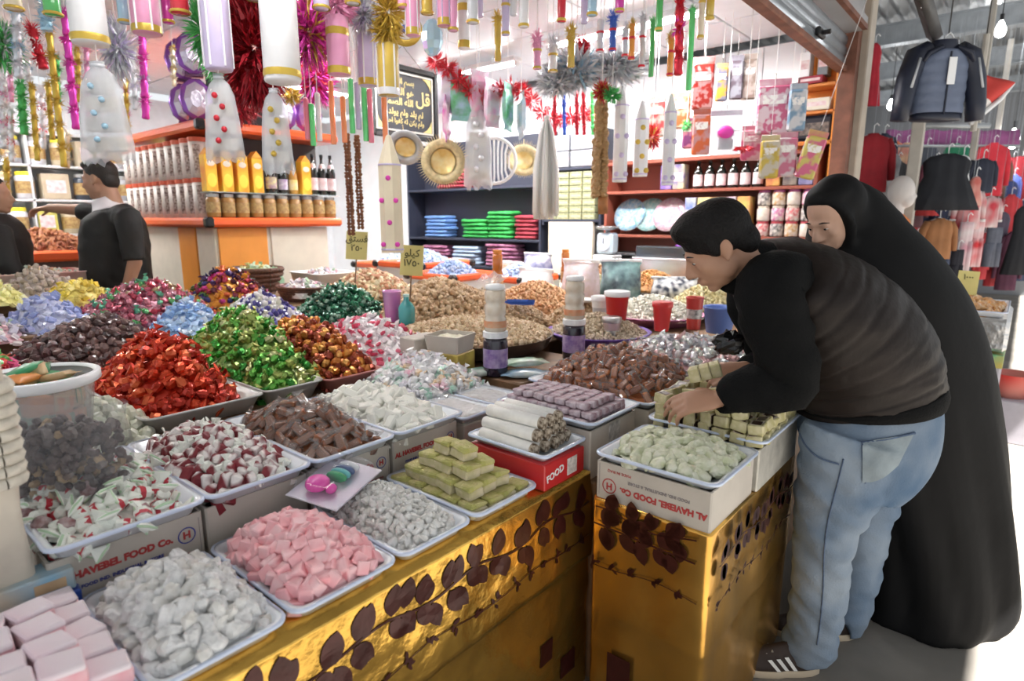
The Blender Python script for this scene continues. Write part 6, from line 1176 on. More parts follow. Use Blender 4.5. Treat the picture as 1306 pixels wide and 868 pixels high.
# bags of snacks, navy bag
def sack(p, r, h_, label, mat, top=None, rz=0):
    t = empty('snack_bag', label, 'bag', p, rz, 'filled snack bags'); m = MB(); m.smooth = True; rg_ = random.Random(int(h_*1000)); L_ = []
    for z, f, g in ((0, .85, .4), (.06, 1, .6), (.35, 1.02, .66), (.65, .97, .48), (.85, .95, .16), (.92, 1, .05), (1, 1.03, .04)): L_.append([Vector((math.cos(2*PI*i/18)*r*f*(1+rg_.uniform(-.04, .04)), math.sin(2*PI*i/18)*r*g*(1+rg_.uniform(-.12, .12)), z*h_)) for i in range(18)])
    m.loops(L_); ob('bag', m, mat, t)
    m = MB(); m.rbox((0, 0, h_*.97), (r*2.04, .012, h_*.07), .003); ob('crimped_edge', m, top or white, t)
sack((-2.35, 3.55, .93), .15, .3, 'bag of mixed pale sweets in front of the cream panel', M('clear bag of sweets', (.6, .5, .48), .25, var2=(.7, .6, .66), scale=40, coat=.6)); sack((-2.15, 3.75, .93), .14, .3, 'dark printed bag with teal and pink marks beneath the dial scale', M('dark printed bag', (.03, .04, .07), .25, var2=(.3, .5, .5), scale=10, coat=.5), None, .4); sack((-2.75, 3.55, .93), .16, .22, 'white plastic bag behind the reddish peanuts', M('white bag plastic', (.78, .8, .84), .3, coat=.4, var=.1)); sack((-3.0, 3.9, 1.0), .14, .24, 'navy and pale bag by the folded cloths', M('navy pale bag', (.06, .07, .25), .3, var2=(.7, .68, .7), scale=12)); sack((-1.85, 3.98, .95), .16, .16, 'navy and white chequered bag lying behind the nuts', M('chequered bag', (.02, .025, .05), .4, var2=(.7, .7, .7), scale=30, detail=0), None, .6)
# glass jars with white lids in a line
for i in range(4): jar(['glass jar with white lid by the blue beads', 'second glass jar with white lid after the blue beads', 'glass jar of dark mix with white lid', 'glass jar with white lid nearest the amber bottle'][i], (-3.55+i*.16, 4.15-.05*i, .95), .06, .19, M('jar mix %d' % (i % 2), [(.4, .25, .15), (.5, .42, .3)][i % 2], .2, var2=(.6, .5, .4), scale=50, coat=.6), white, 'glass jars with white lids', 'glass_jar')
cbox('riser', -3.75, -2.8, 3.75, 4.4, .6, .949, cream)
# clear toy packet lying over the front trays
t = empty('toy_packet', 'clear packet with bright pink toy lying across two front trays', 'packet', (-1.27, .815, .845), 0, R=(.12, .12, .35))
ob('backing_card', MB().rbox((0, 0, 0), (.15, .2, .004), .002), M('holographic card', (.6, .62, .7), .2, .4, var2=(.7, .62, .72), scale=12), t)
m = MB(); m.smooth = True; L_ = [rrect(0, 0, .14, .19, .02, .003, 4), rrect(0, 0, .125, .175, .02, .03, 4), rrect(0, 0, .1, .15, .02, .036, 4)]; m.loops(L_, False, True); ob('blister', m, M('clear blister', (.35, .35, .37), .04, clear=.87, spec=.9), t)
m = MB(); m.smooth = True; m.ell((-.02, -.045, .018), (.03, .032, .018), 14, 10); m.ell((.02, -.045, .014), (.014, .016, .012)); ob('pink_toy', m, M('hot pink plastic', (.85, .04, .42), .25, coat=.4), t)
for y, c in ((.005, (.02, .35, .12)), (.022, (.1, .5, .5)), (.04, (.05, .1, .25)), (.06, (.75, .76, .78))): m = MB(); m.smooth = True; m.lathe([(.022, -.007), (.025, 0), (.022, .007)], 14, (.0, y, .014), rot(PI/2), True, (1.2, .5)); ob('ring_toy', m, M('toy ring %d' % int(y*1000), c, .3), t)
# ---------------------------------------------------------------- near end of the counter: post, tub, bag, boxes
pm = M('limewashed post', (.62, .56, .47), .85, var=.2, scale=9, bump=.5, bscale=20); ropem = M('pale rope', (.62, .58, .5), .85, var=.2, scale=40, bump=.4)
p = at(46, 786, z=.74); ps = empty('roped_post', 'pale limewashed post wound with rope at the near counter end', 'post', (p.x, p.y, .729))
m = MB(); m.smooth = True; L_ = []
for z in [i*.04 for i in range(22)]:
    L_.append([Vector((q.x+.008*noise.noise(Vector((q.x*40, q.y*40, z*9))), q.y+.008*noise.noise(Vector((q.x*30, q.y*44, z*9+4))), z)) for q in rrect(-.03, -.045, .1, .11, .02, z, 3)])
m.loops(L_); ob('post', m, pm, ps)
for k in range(9): m = MB(); m.smooth = True; l = rrect(-.03, -.045, .112, .122, .03, .3+k*.022, 3); m.tube(l+[l[0]], .0115, 8, False); ob('rope_turn', m, ropem, ps)
# translucent tub of packets
t = empty('plastic_tub', 'translucent plastic tub of green and orange packets behind the brown nut bag', 'tub', (-1.93, .375, .936), YAW); t.scale = (.86, .86, .86)
m = MB(); m.smooth = True; m.lathe([(.115, 0), (.12, .006), (.145, .17), (.156, .176), (.156, .192), (.148, .19), (.138, .17), (.114, .008)], 28); ob('tub', m, M('translucent tub', (.75, .72, .72), .2, clear=.68), t)
m = MB(); m.smooth = True; m.lathe([(.15, .165), (.162, .172), (.162, .196), (.15, .2), (.142, .19)], 28, cap=False); ob('rim', m, white, t)
rg = random.Random(6); M('green packet', (.03, .3, .12), .3, coat=.4); M('orange packet', (.7, .25, .05), .3, coat=.4); M('sand packet', (.6, .42, .22), .3, coat=.4)
for i in range(34):
    m = MB(); m.smooth = True; pillow(.1, .05, .022, i, .14, m); a = rg.uniform(0, 6.28); q = rg.uniform(.02, .072); o = ob('packet', m, [M('green packet', (.03, .3, .12), .3, coat=.4), M('orange packet', (.7, .25, .05), .3, coat=.4), M('sand packet', (.6, .42, .22), .3, coat=.4)][i % 3], None, (t.location.x+math.cos(a)*q, t.location.y+math.sin(a)*q, .955+.165*(i/33)), (rg.uniform(-.4, .4), rg.uniform(-.4, .4), a)) if i > 19 else None
    if i <= 19:
        a = i*.63; q = .08; o = ob('packet', m, [M('green packet'), M('orange packet'), M('sand packet')][i % 3], None, (t.location.x+math.cos(a)*q, t.location.y+math.sin(a)*q, .985+.055*(i//10)), (PI/2, rg.uniform(-.3, .3), a+PI/2))
    tag(o, ['green snack packet in the translucent tub', 'orange snack packet in the translucent tub', 'sand coloured snack packet in the translucent tub'][i % 3], 'packet', ['green packets in the tub', 'orange packets in the tub', 'sand packets in the tub'][i % 3]); o.name = 'small_packet'
tag(ob('tub_support', MB().rbox((-1.94, .36, .893), (.26, .26, .084), .004), card), 'low carton under the translucent tub', 'box')
# clear bag of nuts
t = empty('nut_bag', 'clear plastic bag of dark mixed nuts beside the limewashed post', 'bag', (-1.60, .345, .895), YAW); rg = random.Random(9); m = MB()
nm_ = [M('dark nut', (.08, .055, .05), .5, var=.3, scale=60), M('tan nut', (.35, .24, .13), .5, var=.3, scale=60), M('grey nut', (.16, .13, .12), .5, var=.3, scale=60)]
for i in range(420):
    a, q, z = rg.uniform(0, 6.28), math.sqrt(rg.random()), rg.random(); f = (.86+.14*math.sin(PI*min(1, z*1.2))); m.mi = 0 if z > .45 and rg.random() < .8 else rg.randrange(3); m.ell((math.cos(a)*q*.125*f, math.sin(a)*q*.085*f, .01+z*.15), (.014, .011, .009), 6, 4, Euler((rg.uniform(0, 6), rg.uniform(0, 6), 0)).to_matrix(), .15, rg)
o = ob('nuts', m, nm_, t); o['kind'] = 'stuff'
m = MB(); m.smooth = True; L_ = []
for z, f, g in ((0, .9, .9), (.02, 1.06, 1.06), (.1, 1.12, 1.12), (.165, 1.06, 1.0), (.19, 1.12, .6), (.21, 1.18, .35)): L_.append([Vector((math.cos(2*PI*i/24)*.125*f+rg.uniform(-.006, .006), math.sin(2*PI*i/24)*.085*g+rg.uniform(-.006, .006), z)) for i in range(24)])
m.loops(L_, True, False); ob('plastic', m, M('clear bag plastic', (.5, .5, .54), .06, clear=.84, bump=.8, bscale=20, spec=.8), t)
# wafer boxes
bx_ = at(78, 738, z=.78)
for k, (c, c2, l) in enumerate((((.03, .08, .4), (.05, .12, .5), 'dark blue wafer box beside the limewashed post'), ((.15, .45, .7), (.6, .5, .35), 'light blue wafer box on the dark blue one'))):
    t = empty('wafer_box', l, 'box', (-1.385, .222-.008*k, .742+.047*k), -.1+.06*k, 'blue wafer boxes'); ob('body', MB().rbox((0, 0, .022), (.07, .12, .043), .003), M('wafer box %d' % k, c, .3, var2=c2, scale=7, coat=.3), t); ob('printed_wafer', MB().box((.0355, .02, .022), (.001, .05, .02)), M('wafer print', (.6, .42, .25), .5, var=.3), t)
# ---------------------------------------------------------------- people
def remesh(mb, vox, sm=3, name='skin'):
    me = mb.mesh(name); o = bpy.data.objects.new(name, me); COL.objects.link(o)
    md = o.modifiers.new('r', 'REMESH'); md.mode = 'VOXEL'; md.voxel_size = vox; md.use_smooth_shade = True
    if sm: s_ = o.modifiers.new('s', 'SMOOTH'); s_.iterations = sm; s_.factor = .5
    bpy.context.view_layer.update(); dg = bpy.context.evaluated_depsgraph_get()
    r = bpy.data.meshes.new_from_object(o.evaluated_get(dg)); bpy.data.objects.remove(o); bpy.data.meshes.remove(me); r.name = name; return r
def cat_(P_, n):   # smooth resampling of rows of numbers
    out = []
    for i in range(len(P_)-1):
        p0, p1, p2, p3 = P_[max(0, i-1)], P_[i], P_[i+1], P_[min(len(P_)-1, i+2)]
        for k in range(n):
            t = k/n; out.append([.5*((2*b)+(-a+c)*t+(2*a-5*b+4*c-d)*t*t+(-a+3*b-3*c+d)*t**3) for a, b, c, d in zip(p0, p1, p2, p3)])
    out.append(list(P_[-1])); return out
def limb(m, rows, n=14, sub=4, wrk=0, seed=0, quilt=0, upv=None, qn=1., fold_=0):
    "rows of x,y,z,ra,rb; wrk = cloth wrinkles"
    R_ = cat_([list(p)+[a, b] for p, a, b in rows], sub); pts, rs = [], []
    for i, q in enumerate(R_):
        k = 1.0
        if quilt: k -= quilt*math.exp(-((((i*qn/sub) % 1)-.5)/.13)**2)
        pts.append(Vector(q[:3])); rs.append((q[3]*k, q[4]*k))
    n0 = len(m.v); sm0 = m.smooth; m.smooth = True; m.tube(pts, rs, n, True, 1, upv or tuple(_fh)); m.smooth = sm0
    if wrk:
        for j in range(n0, len(m.v)):
            i = (j-n0)//n; v = Vector(m.v[j]); d = v-pts[i]
            if d.length > 1e-6: w_ = noise.noise(Vector((v.x*14, v.y*14, v.z*22+seed)))*wrk+noise.noise(Vector((v.x*33, v.y*33, v.z*50+seed)))*wrk*.5+(noise.noise(Vector((v.x*6, v.y*6, v.z*26+v.x*22+seed)))*fold_ if fold_ else 0); m.v[j] = tuple(v+d.normalized()*w_)
    return m
def frame(o, fwd, up):
    fwd = Vector(fwd).normalized(); lf = Vector(up).cross(fwd).normalized(); u = fwd.cross(lf)
    return Matrix(((fwd.x, lf.x, u.x, o[0]), (fwd.y, lf.y, u.y, o[1]), (fwd.z, lf.z, u.z, o[2]), (0, 0, 0, 1)))
def head_mb(m, mx, s=1., ears=True):
    old = m.x; m.x = mx @ Matrix.Scale(s, 4)
    E = lambda c, d, R=None: m.ell(c, d, 20, 14, R)
    E((-.012, 0, .032), (.098, .077, .092)); E((.028, 0, -.028), (.066, .061, .085)); E((.03, 0, -.075), (.052, .05, .04)); E((.064, 0, -.1), (.022, .024, .018))
    E((.082, 0, .019), (.013, .044, .011)); m.tube([(.086, 0, .014), (.1, 0, -.01), (.112, 0, -.031)], [.008, .0095, .0125], 10); E((.11, 0, -.035), (.014, .0125, .0105))
    for q in (-1, 1):
        E((.1, q*.013, -.039), (.011, .008, .008)); E((.058, q*.037, -.022), (.026, .021, .024)); E((.0765, q*.03, .006), (.0125, .0165, .0075)); E((.074, q*.03, -.009), (.011, .016, .005))
        if ears: E((-.008, q*.078, -.004), (.021, .007, .031), rot(0, -.25, -q*.3).to_3x3()); E((.0, q*.08, -.03), (.01, .006, .01))
        E((.01, q*.05, -.055), (.035, .014, .035))
    E((.09, 0, -.064), (.0115, .023, .0065)); E((.088, 0, -.076), (.0115, .02, .0075)); E((.083, 0, -.07), (.012, .026, .012))
    m.tube([(-.03, 0, -.02), (-.045, 0, -.09), (-.055, 0, -.17)], [.055, .054, .06], 16)
    m.x = old
def hand_mb(m, wrist, fwd, up, thumb=1, curl=(.5, .6, .4), s=1., spread=.06, thumb_in=.5):
    "five separate fingers on a palm; up = back of the hand"
    old = m.x; m.x = frame(wrist, fwd, up) @ Matrix.Scale(s, 4)
    m.tube([(-.03, 0, 0), (.0, 0, 0), (.03, 0, 0), (.07, 0, 0), (.095, 0, -.002)], [(.026, .02), (.027, .02), (.038, .0165), (.042, .0145), (.04, .012)], 14, True, 1, (0, 0, 1))
    for i, (y, L_) in enumerate(((.031, .075), (.0105, .084), (-.0105, .078), (-.031, .062))):
        p = Vector((.09-abs(y)*.12, y*thumb, -.001)); yaw = (y*thumb)*spread/.03; a = 0; pts, rs = [p-Vector((.015, 0, 0)), p.copy()], [.0088, .0092]
        for k, f in enumerate((.46, .3, .24)):
            a += curl[k]*(1+.12*i); d = Vector((math.cos(a)*math.cos(yaw), math.sin(yaw), -math.sin(a))); p = p+d*L_*f*1.05; pts.append(p.copy()); rs.append(.0088-.0009*(k+1))
        pts.append(p+(pts[-1]-pts[-2]).normalized()*.005); rs.append(.0035); m.tube(pts, rs, 10, True)
    p = Vector((.022, .03*thumb, -.006)); pts, rs = [p, Vector((.045, .05*thumb, -.012)), Vector((.07, (.06-.02*thumb_in)*thumb, -.022-.012*thumb_in)), Vector((.092, (.062-.04*thumb_in)*thumb, -.03-.02*thumb_in)), Vector((.097, (.062-.043*thumb_in)*thumb, -.032-.02*thumb_in))], [.014, .0125, .0105, .009, .004]
    m.tube(pts, rs, 10, True); m.x = old
def eyes(par, mx, s=1., iris=(.03, .015, .01), look=0.):
    ew, ir = M('eye white', (.75, .72, .7), .25), M('dark iris', iris, .2, coat=.5)
    for q in (-1, 1):
        m = MB(); m.smooth = True; m.x = mx @ Matrix.Scale(s, 4); m.ell((.0755, q*.03, -.0005), (.012, .0125, .0045), 12, 8); m.mi = 1; m.ell((.0835, q*.03, -.0015), (.0055, .0062, .0052), 10, 6); ob('eye', m, [ew, ir], par)
        m = MB(); m.smooth = True; m.x = mx @ Matrix.Scale(s, 4); m.tube([(.089, q*.012, .021), (.09, q*.03, .026), (.078, q*.05, .02)], [.003, .0045, .002], 6, True, .5); ob('eyebrow', m, M('dark eyebrow', (.015, .011, .01), .8), par)
skinm = M('warm skin', (.42, .23, .15), .5, var=.06, scale=12, spec=.4); skinw = M('fair skin', (.58, .35, .25), .5, var=.05, scale=12, spec=.4)
hairm = M('black hair', (.006, .005, .005), .6, var=.3, scale=60, bump=.6, bscale=120, spec=.2)
puffer = M('dark brown quilted nylon', (.014, .0095, .008), .52, var=.25, scale=10, bump=.25, bscale=30, spec=.2); blk = M('black knit', (.005, .0052, .0055), .85, bump=.3, bscale=150, spec=.12)
denim = M('washed blue denim', (.07, .125, .21), .8, var2=(.25, .3, .36), scale=4, spec=.2, sharp=.2, bump=.25, bscale=160); denimd = M('dark denim seam', (.08, .12, .2), .8, var=.3, scale=60)
# --- the man bending over the trays
HM = 1.89
man = empty('person', 'man in a dark quilted jacket and faded jeans bending over the sweet trays', 'person', wx(1040, 0, HM))
def part(name, mesh, mat, par=None): o = obw(name, mesh, mat, man); return o
HX = frame(ah(914, 314, HM-.06), -RT*.82-Vector((0, 0, .57))+_fh*.12, RT*-.57+Vector((0, 0, .82)))
m = MB(); head_mb(m, HX, 1.0)
nk = HX @ Vector((-.055, 0, -.17))
core = [ah(1100, 560, HM), ah(1095, 500, HM), ah(1060, 430, HM), ah(1005, 370, HM), nk]
m.tube(core, [.12, .12, .12, .1, .055], 14)
SN, EN, WN = ah(982, 372, HM-.19), ah(1003, 482, HM-.23), ah(918, 508, HM-.17)
SF, EF, WF = ah(962, 372, HM+.2), ah(985, 470, HM+.2), ah(948, 470, HM+.1)
m.tube([ah(1005, 370, HM), SN, EN, WN], [.06, .05, .04, .028], 12); m.tube([ah(1000, 370, HM), SF, EF, WF], [.06, .05, .04, .028], 12)
hn = -RT*.97+Vector((0, 0, -.16))+_fh*.12; hand_mb(m, WN, hn, Vector((0, 0, 1))-_fh*.55, -1, (.35, .45, .35), 1.08, .05, .7)
hf = -RT*.93+Vector((0, 0, -.1))-_fh*.2; hand_mb(m, WF, hf, Vector((0, 0, .8))-_fh*.6, 1, (.7, .7, .5), 1.02, .04, .9)
for s_, q in ((-.09, HM-.08), (.09, HM+.09)):
    m.tube([ah(1100, 560, HM+s_), ah(1052 if s_ < 0 else 1098, 690, q), wx(1035 if s_ < 0 else 1075, .06, q)], [.07, .055, .04], 10)
part('body', remesh(m, .0052, 3), skinm); eyes(man, man.matrix_basis.inverted() @ HX, 1.0)
m = MB(); m.x = HX @ Matrix.Scale(1.02, 4); m.ell((-.02, 0, .042), (.104, .0835, .092), 22, 16); m.ell((.02, 0, .085), (.075, .066, .05), 20, 12); m.ell((-.07, 0, -.02), (.05, .068, .055), 16, 12); m.ell((.05, 0, .1), (.045, .058, .026), 14, 10)
for q in (-1, 1): m.ell((.018, q*.07, .02), (.02, .012, .035), 10, 8)
part('hair', remesh(m, .006, 2), hairm)
# jacket
m = MB(); T = [(ah(1106, 507, HM), .222, .2), (ah(1103, 489, HM), .226, .208), (ah(1092, 456, HM), .222, .225), (ah(1068, 423, HM), .214, .24), (ah(1037, 395, HM), .2, .25), (ah(1006, 370, HM), .172, .245), (ah(982, 352, HM), .135, .2), (ah(962, 342, HM-.01), .095, .115)]
limb(m, T, 40, 16, .007, 1, .014, None, 1.5); part('quilted_body', m, puffer)
m = MB(); limb(m, [(ah(975, 348, HM), .1, .125), (ah(957, 342, HM-.02), .09, .092), (ah(942, 340, HM-.04), .086, .082), (ah(934, 337, HM-.05), .082, .08)], 22, 4); part('collar', m, blk)
m = MB(); limb(m, [(ah(1106, 515, HM), .218, .2), (ah(1106, 507, HM), .225, .207), (ah(1105, 499, HM), .222, .204)], 34, 3, .003); part('hem_band', m, blk)
m = MB(); limb(m, [(ah(1012, 362, HM-.13), .09, .07), (SN+Vector((0, 0, .01)), .098, .09), (SN.lerp(EN, .5)+RT*.004, .088, .084), (EN+RT*.012-Vector((0, 0, .01)), .078, .076), (EN.lerp(WN, .35)-Vector((0, 0, .006)), .074, .07), (EN.lerp(WN, .75), .06, .058), (WN+RT*.02, .05, .048), (WN+RT*.004, .045, .043)], 20, 5, .012, 3); part('sleeve', m, blk)
m = MB(); limb(m, [(ah(1000, 365, HM+.12), .09, .08), (SF, .095, .09), (SF.lerp(EF, .5), .085, .082), (EF+RT*.01, .075, .072), (EF.lerp(WF, .6), .06, .056), (WF+RT*.01, .046, .044)], 18, 5, .01, 5); part('sleeve', m, blk)
# jeans: seat and two legs in one garment
m = MB(); limb(m, [(ah(1106, 488, HM), .195, .175), (ah(1106, 508, HM), .207, .185), (ah(1106, 535, HM), .216, .19), (ah(1104, 562, HM), .208, .195), (ah(1094, 592, HM), .18, .19), (ah(1084, 615, HM), .14, .17)], 28, 4)
NL = [(ah(1098, 555, HM-.09), .19, .11), (ah(1080, 600, HM-.09), .155, .112), (ah(1061, 645, HM-.085), .12, .1), (ah(1050, 695, HM-.08), .091, .088), (ah(1047, 735, HM-.08), .088, .083), (ah(1042, 775, HM-.08), .086, .08), (wx(1036, .13, HM-.08), .081, .078), (wx(1031, .075, HM-.08), .083, .078), (wx(1030, .045, HM-.08), .078, .072)]
limb(m, NL, 28, 12, .01, 9, fold_=.009)
FL = [(ah(1112, 555, HM+.09), .17, .11), (ah(1108, 610, HM+.09), .12, .108), (ah(1101, 660, HM+.09), .092, .095), (ah(1094, 705, HM+.09), .082, .085), (ah(1089, 745, HM+.09), .08, .08), (ah(1078, 785, HM+.09), .07, .07), (wx(1072, .06, HM+.09), .07, .068)]
limb(m, FL, 24, 12, .01, 12, fold_=.008); jm = remesh(m, .008, 1, 'jeans'); part('jeans', jm, denim)
from mathutils.bvhtree import BVHTree
_bv = BVHTree.FromPolygons([v.co.copy() for v in jm.vertices], [tuple(p.vertices) for p in jm.polygons])
def onj(x, y, off=.003):   # point on the jeans
    r = (FW+RT*((x-W/2)/FPX)+UPV*((H/2-y)/FPX)).normalized(); h = _bv.ray_cast(EYE, r); return (h[0] if h[0] is not None else ah(x, y, HM-.1))-r*off
def stitch(name, pts, rad=.0022):
    m = MB(); m.smooth = True; m.tube([onj(*q) for q in cat_([list(map(float, p)) for p in pts], 5)], rad, 6); part(name, m, denimd)
stitch('side_seam', [(1076, 585), (1066, 625), (1056, 665), (1051, 705), (1050, 745), (1047, 785), (1042, 822)])
stitch('front_pocket_edge', [(1018, 546), (1026, 566), (1044, 583), (1070, 592)], .003)
m = MB(); m.grid(lambda u, v: onj(1100+66*u-(20*v*u), 563-10*u+(52-12*u)*v+(7*math.sin(PI*u) if v > .9 else 0), .006), 12, 10); part('back_pocket', m, M('faded denim pocket', (.26, .31, .34), .8, var=.2, scale=14, spec=.2, bump=.2, bscale=160))
stitch('back_pocket_edge', [(1099, 564), (1130, 560), (1167, 552)], .004); stitch('back_pocket_edge', [(1100, 566), (1101, 590), (1104, 616)], .0025)
# shoes with three stripes
solem, upper, stripem = M('tan rubber sole', (.55, .45, .33), .6), M('dark brown suede', (.035, .022, .018), .7, bump=.2, bscale=100), M('white stripe', (.8, .8, .78), .5)
def shoe(o, fwd, s=1.):
    X_ = frame(o, fwd, (0, 0, 1))
    oz = lambda x: .047*(1 if x > .0 else .86)*math.sqrt(max(.02, 1-(abs(x-.02)/.155)**3.2))
    m = MB(); m.smooth = True; m.x = X_; st_ = [-.128+.03*i*.98 for i in range(11)]
    Ls = []
    for zz, g in ((0, .97), (.006, 1.02), (.024, 1.02), (.027, .97)):
        Ls.append([Vector((x, oz(x)*g, zz)) for x in st_]+[Vector((x, -oz(x)*g, zz)) for x in st_[::-1]])
    m.loops(Ls); part('sole', m, solem)
    m = MB(); m.smooth = True; m.x = X_; Ls = []
    for x in st_:
        hh_ = .028+(.062 if x < -.02 else .062-.042*min(1, (x+.02)/.15)); w_ = oz(x)*.97
        Ls.append([Vector((x, math.cos(a)*w_*(1 if math.sin(a) < .5 else .8), .02+max(0, math.sin(a))*(hh_-.0))) for a in [2*PI*k/16 for k in range(16)]])
    m.loops(Ls); su_ = part('shoe_upper', m, upper)
    for k in range(3):
        m = MB(); m.x = X_; x0 = -.045+k*.028
        m.add([(x0, oz(x0)*.985+.002, .03), (x0+.013, oz(x0+.013)*.985+.002, .03), (x0+.045, oz(x0+.03)*.8+.002, .074-.004*k), (x0+.032, oz(x0+.03)*.8+.002, .076-.004*k)], [(0, 1, 2, 3)]); ob('stripe', m, stripem, su_)
    m = MB(); m.x = X_
    for k in range(4): m.tube([(.035+k*.018, -.02, .082-k*.008), (.03+k*.018, 0, .091-k*.009), (.035+k*.018, .02, .082-k*.008)], .0035, 6)
    ob('lace', m, M('grey lace', (.35, .33, .3), .7), su_)
shoe(wx(993, .0, HM-.09), -RT+_fh*.05); shoe(wx(1042, .0, HM+.09), -RT+_fh*.1)
# --- the woman in black
HW = 2.17
wom = empty('person', 'woman in a long black cloak leaning forward behind the man', 'person', wx(1170, 0, HW))
def wpart(name, mesh, mat): return obw(name, mesh, mat, wom)
cloak = M('black cloak cloth', (.006, .006, .0065), .7, var=.25, scale=6, bump=.12, bscale=25, spec=.18)
m = MB(); R0 = [(.0, 1083, 1245, .27), (.04, 1086, 1262, .28), (.12, 1090, 1274, .28), (.3, 1092, 1272, .275), (.5, 1082, 1268, .27), (.7, 1065, 1262, .27), (.85, 1052, 1255, .27), (1.0, 1042, 1247, .265), (1.12, 1036, 1236, .26), (1.24, 1030, 1218, .25), (1.33, 1028, 1198, .23), (1.41, 1032, 1178, .19), (1.48, 1036, 1154, .15), (1.55, 1042, 1132, .12), (1.605, 1050, 1110, .09), (1.632, 1062, 1092, .05)]
rows = [list(r) for r in cat_([list(r) for r in R0], 4)]; Ls = []
for z, xl, xr, dh in rows:
    a, b = wx(xl, z, HW), wx(xr, z, HW); c = (a+b)/2; hw = (b-a).length/2; l = []
    for k in range(56):
        t = 2*PI*k/56; f = 1+.075*max(0, min(1, (1.25-z)))*(abs(math.sin(5.5*t+1.2*math.sin(z*2.2)+z*.5))-.6)+.025*noise.noise(Vector((math.cos(t)*2.2, math.sin(t)*2.2, z*1.3)))*3*min(1, max(0, 1.5-z))
        l.append(c+RT*math.cos(t)*hw*f+_fh*math.sin(t)*dh*f)
    Ls.append(l)
m.loops(Ls, True, True, True); clm = m
WX = frame(ah(1062, 277, HW-.09), -RT*.84-Vector((0, 0, .52))-_fh*.4, RT*-.3-_fh*.12+Vector((0, 0, .93)))
m = MB(); head_mb(m, WX, .92, False); m.tube([wx(1105, 1.2, HW), wx(1140, .9, HW), wx(1170, .5, HW), wx(1170, .1, HW)], [.1, .13, .12, .1], 12); m.tube([WX @ Vector((-.05, 0, -.15)), wx(1105, 1.2, HW)], [.05, .09], 12)
wpart('body', remesh(m, .0055, 3), skinw); eyes(wom, wom.matrix_basis.inverted() @ WX, .92)
m = MB(); m.smooth = True; m.x = WX @ Matrix.Scale(.92, 4); m.tube([(.095, -.02, -.064), (.1005, 0, -.065), (.095, .02, -.064)], [.003, .006, .003], 8); m.tube([(.094, -.018, -.075), (.0985, 0, -.0765), (.094, .018, -.075)], [.003, .006, .003], 8); ob('lips', m, M('muted red lips', (.35, .1, .09), .4), None).parent = wom; bpy.data.objects['lips'].matrix_parent_inverse = wom.matrix_basis.inverted()
# hood folded round the face, one piece with the cloak
m = clm; m.smooth = True; m.x = WX @ Matrix.Scale(.93, 4); m.ell((-.042, 0, .035), (.1, .093, .106), 22, 16); m.ell((-.016, 0, .085), (.085, .082, .046), 20, 14); m.ell((-.06, 0, -.06), (.085, .092, .11), 20, 12); m.ell((-.03, 0, -.185), (.105, .105, .085), 20, 12)
ringp = []
for k in range(29):
    t = 2*PI*k/28; sn = math.sin(t); ringp.append((.012+(.034*sn if sn > 0 else -.03*sn), math.cos(t)*.071, -.018+sn*.112))
m.tube(ringp, [(.028, .013)]*29, 10, False, 1, (1, 0, 0)); m.x = None
for px_, z, hd, r in ((1096, 1.53, HW+.02, .095), (1112, 1.46, HW+.02, .11)): m.ell(wx(px_, z, hd), (r, r, r*.9), 18, 12)
wpart('cloak', remesh(m, .0095, 4, 'cloak'), cloak)
# --- the seller reaching out
HS = 4.25; polo = M('black polo cloth', (.012, .0115, .011), .75, var=.2); collm = M('white shirt collar', (.72, .68, .7), .7)
sel = empty('person', 'shop assistant in black top with pale collar reaching out one arm', 'person', wx(150, 0, HS))
def spart(name, mesh, mat): return obw(name, mesh, mat, sel)
SX = frame(ah(127, 229, HS), -RT*.99-Vector((0, 0, .1)), RT*-.1+Vector((0, 0, .99)))
m = MB(); head_mb(m, SX, 1.05)
m.tube([SX @ Vector((-.05, 0, -.16)), wx(148, 1.3, HS), wx(150, .95, HS), wx(150, .8, HS)], [.06, .12, .13, .1], 12)
S1, E1, W1_ = ah(132, 277, HS+.2), ah(95, 266, HS+.22), ah(62, 265, HS+.2)
m.tube([wx(140, 1.5, HS+.05), S1, ah(105, 268, HS+.22), W1_], [.07, .055, .045, .032], 12); hand_mb(m, W1_, -RT-Vector((0, 0, .12)), (0, 0, 1), -1, (.4, .4, .3), 1.05)
S2, E2, W2_ = ah(163, 278, HS-.2), ah(172, 335, HS-.22), ah(160, 375, HS-.24)
m.tube([wx(150, 1.5, HS-.05), S2, E2, W2_], [.07, .055, .045, .032], 12); hand_mb(m, W2_, -Vector((0, 0, 1))-RT*.3, -_fh, 1, (.3, .4, .3), 1.05)
for q in (-.1, .1): m.tube([wx(150, .85, HS+q), wx(150, .45, HS+q), wx(150, .05, HS+q)], [.085, .065, .05], 10)
spart('body', remesh(m, .008, 2), skinm); eyes(sel, sel.matrix_basis.inverted() @ SX, 1.05)
m = MB(); m.x = SX @ Matrix.Scale(1.05, 4); m.ell((-.022, 0, .045), (.1, .082, .088), 20, 14); m.ell((.03, 0, .095), (.065, .062, .035), 16, 10); m.ell((-.07, 0, -.01), (.045, .068, .06), 14, 10); spart('hair', remesh(m, .007, 2), M('dark brown hair', (.02, .014, .011), .6, bump=.5, bscale=120))
m = MB(); limb(m, [(wx(148, .82, HS), .2, .2), (wx(148, 1.0, HS), .205, .22), (wx(148, 1.2, HS), .205, .235), (wx(147, 1.38, HS), .195, .24), (wx(146, 1.5, HS), .165, .22), (wx(143, 1.57, HS), .1, .13)], 26, 4, .01)
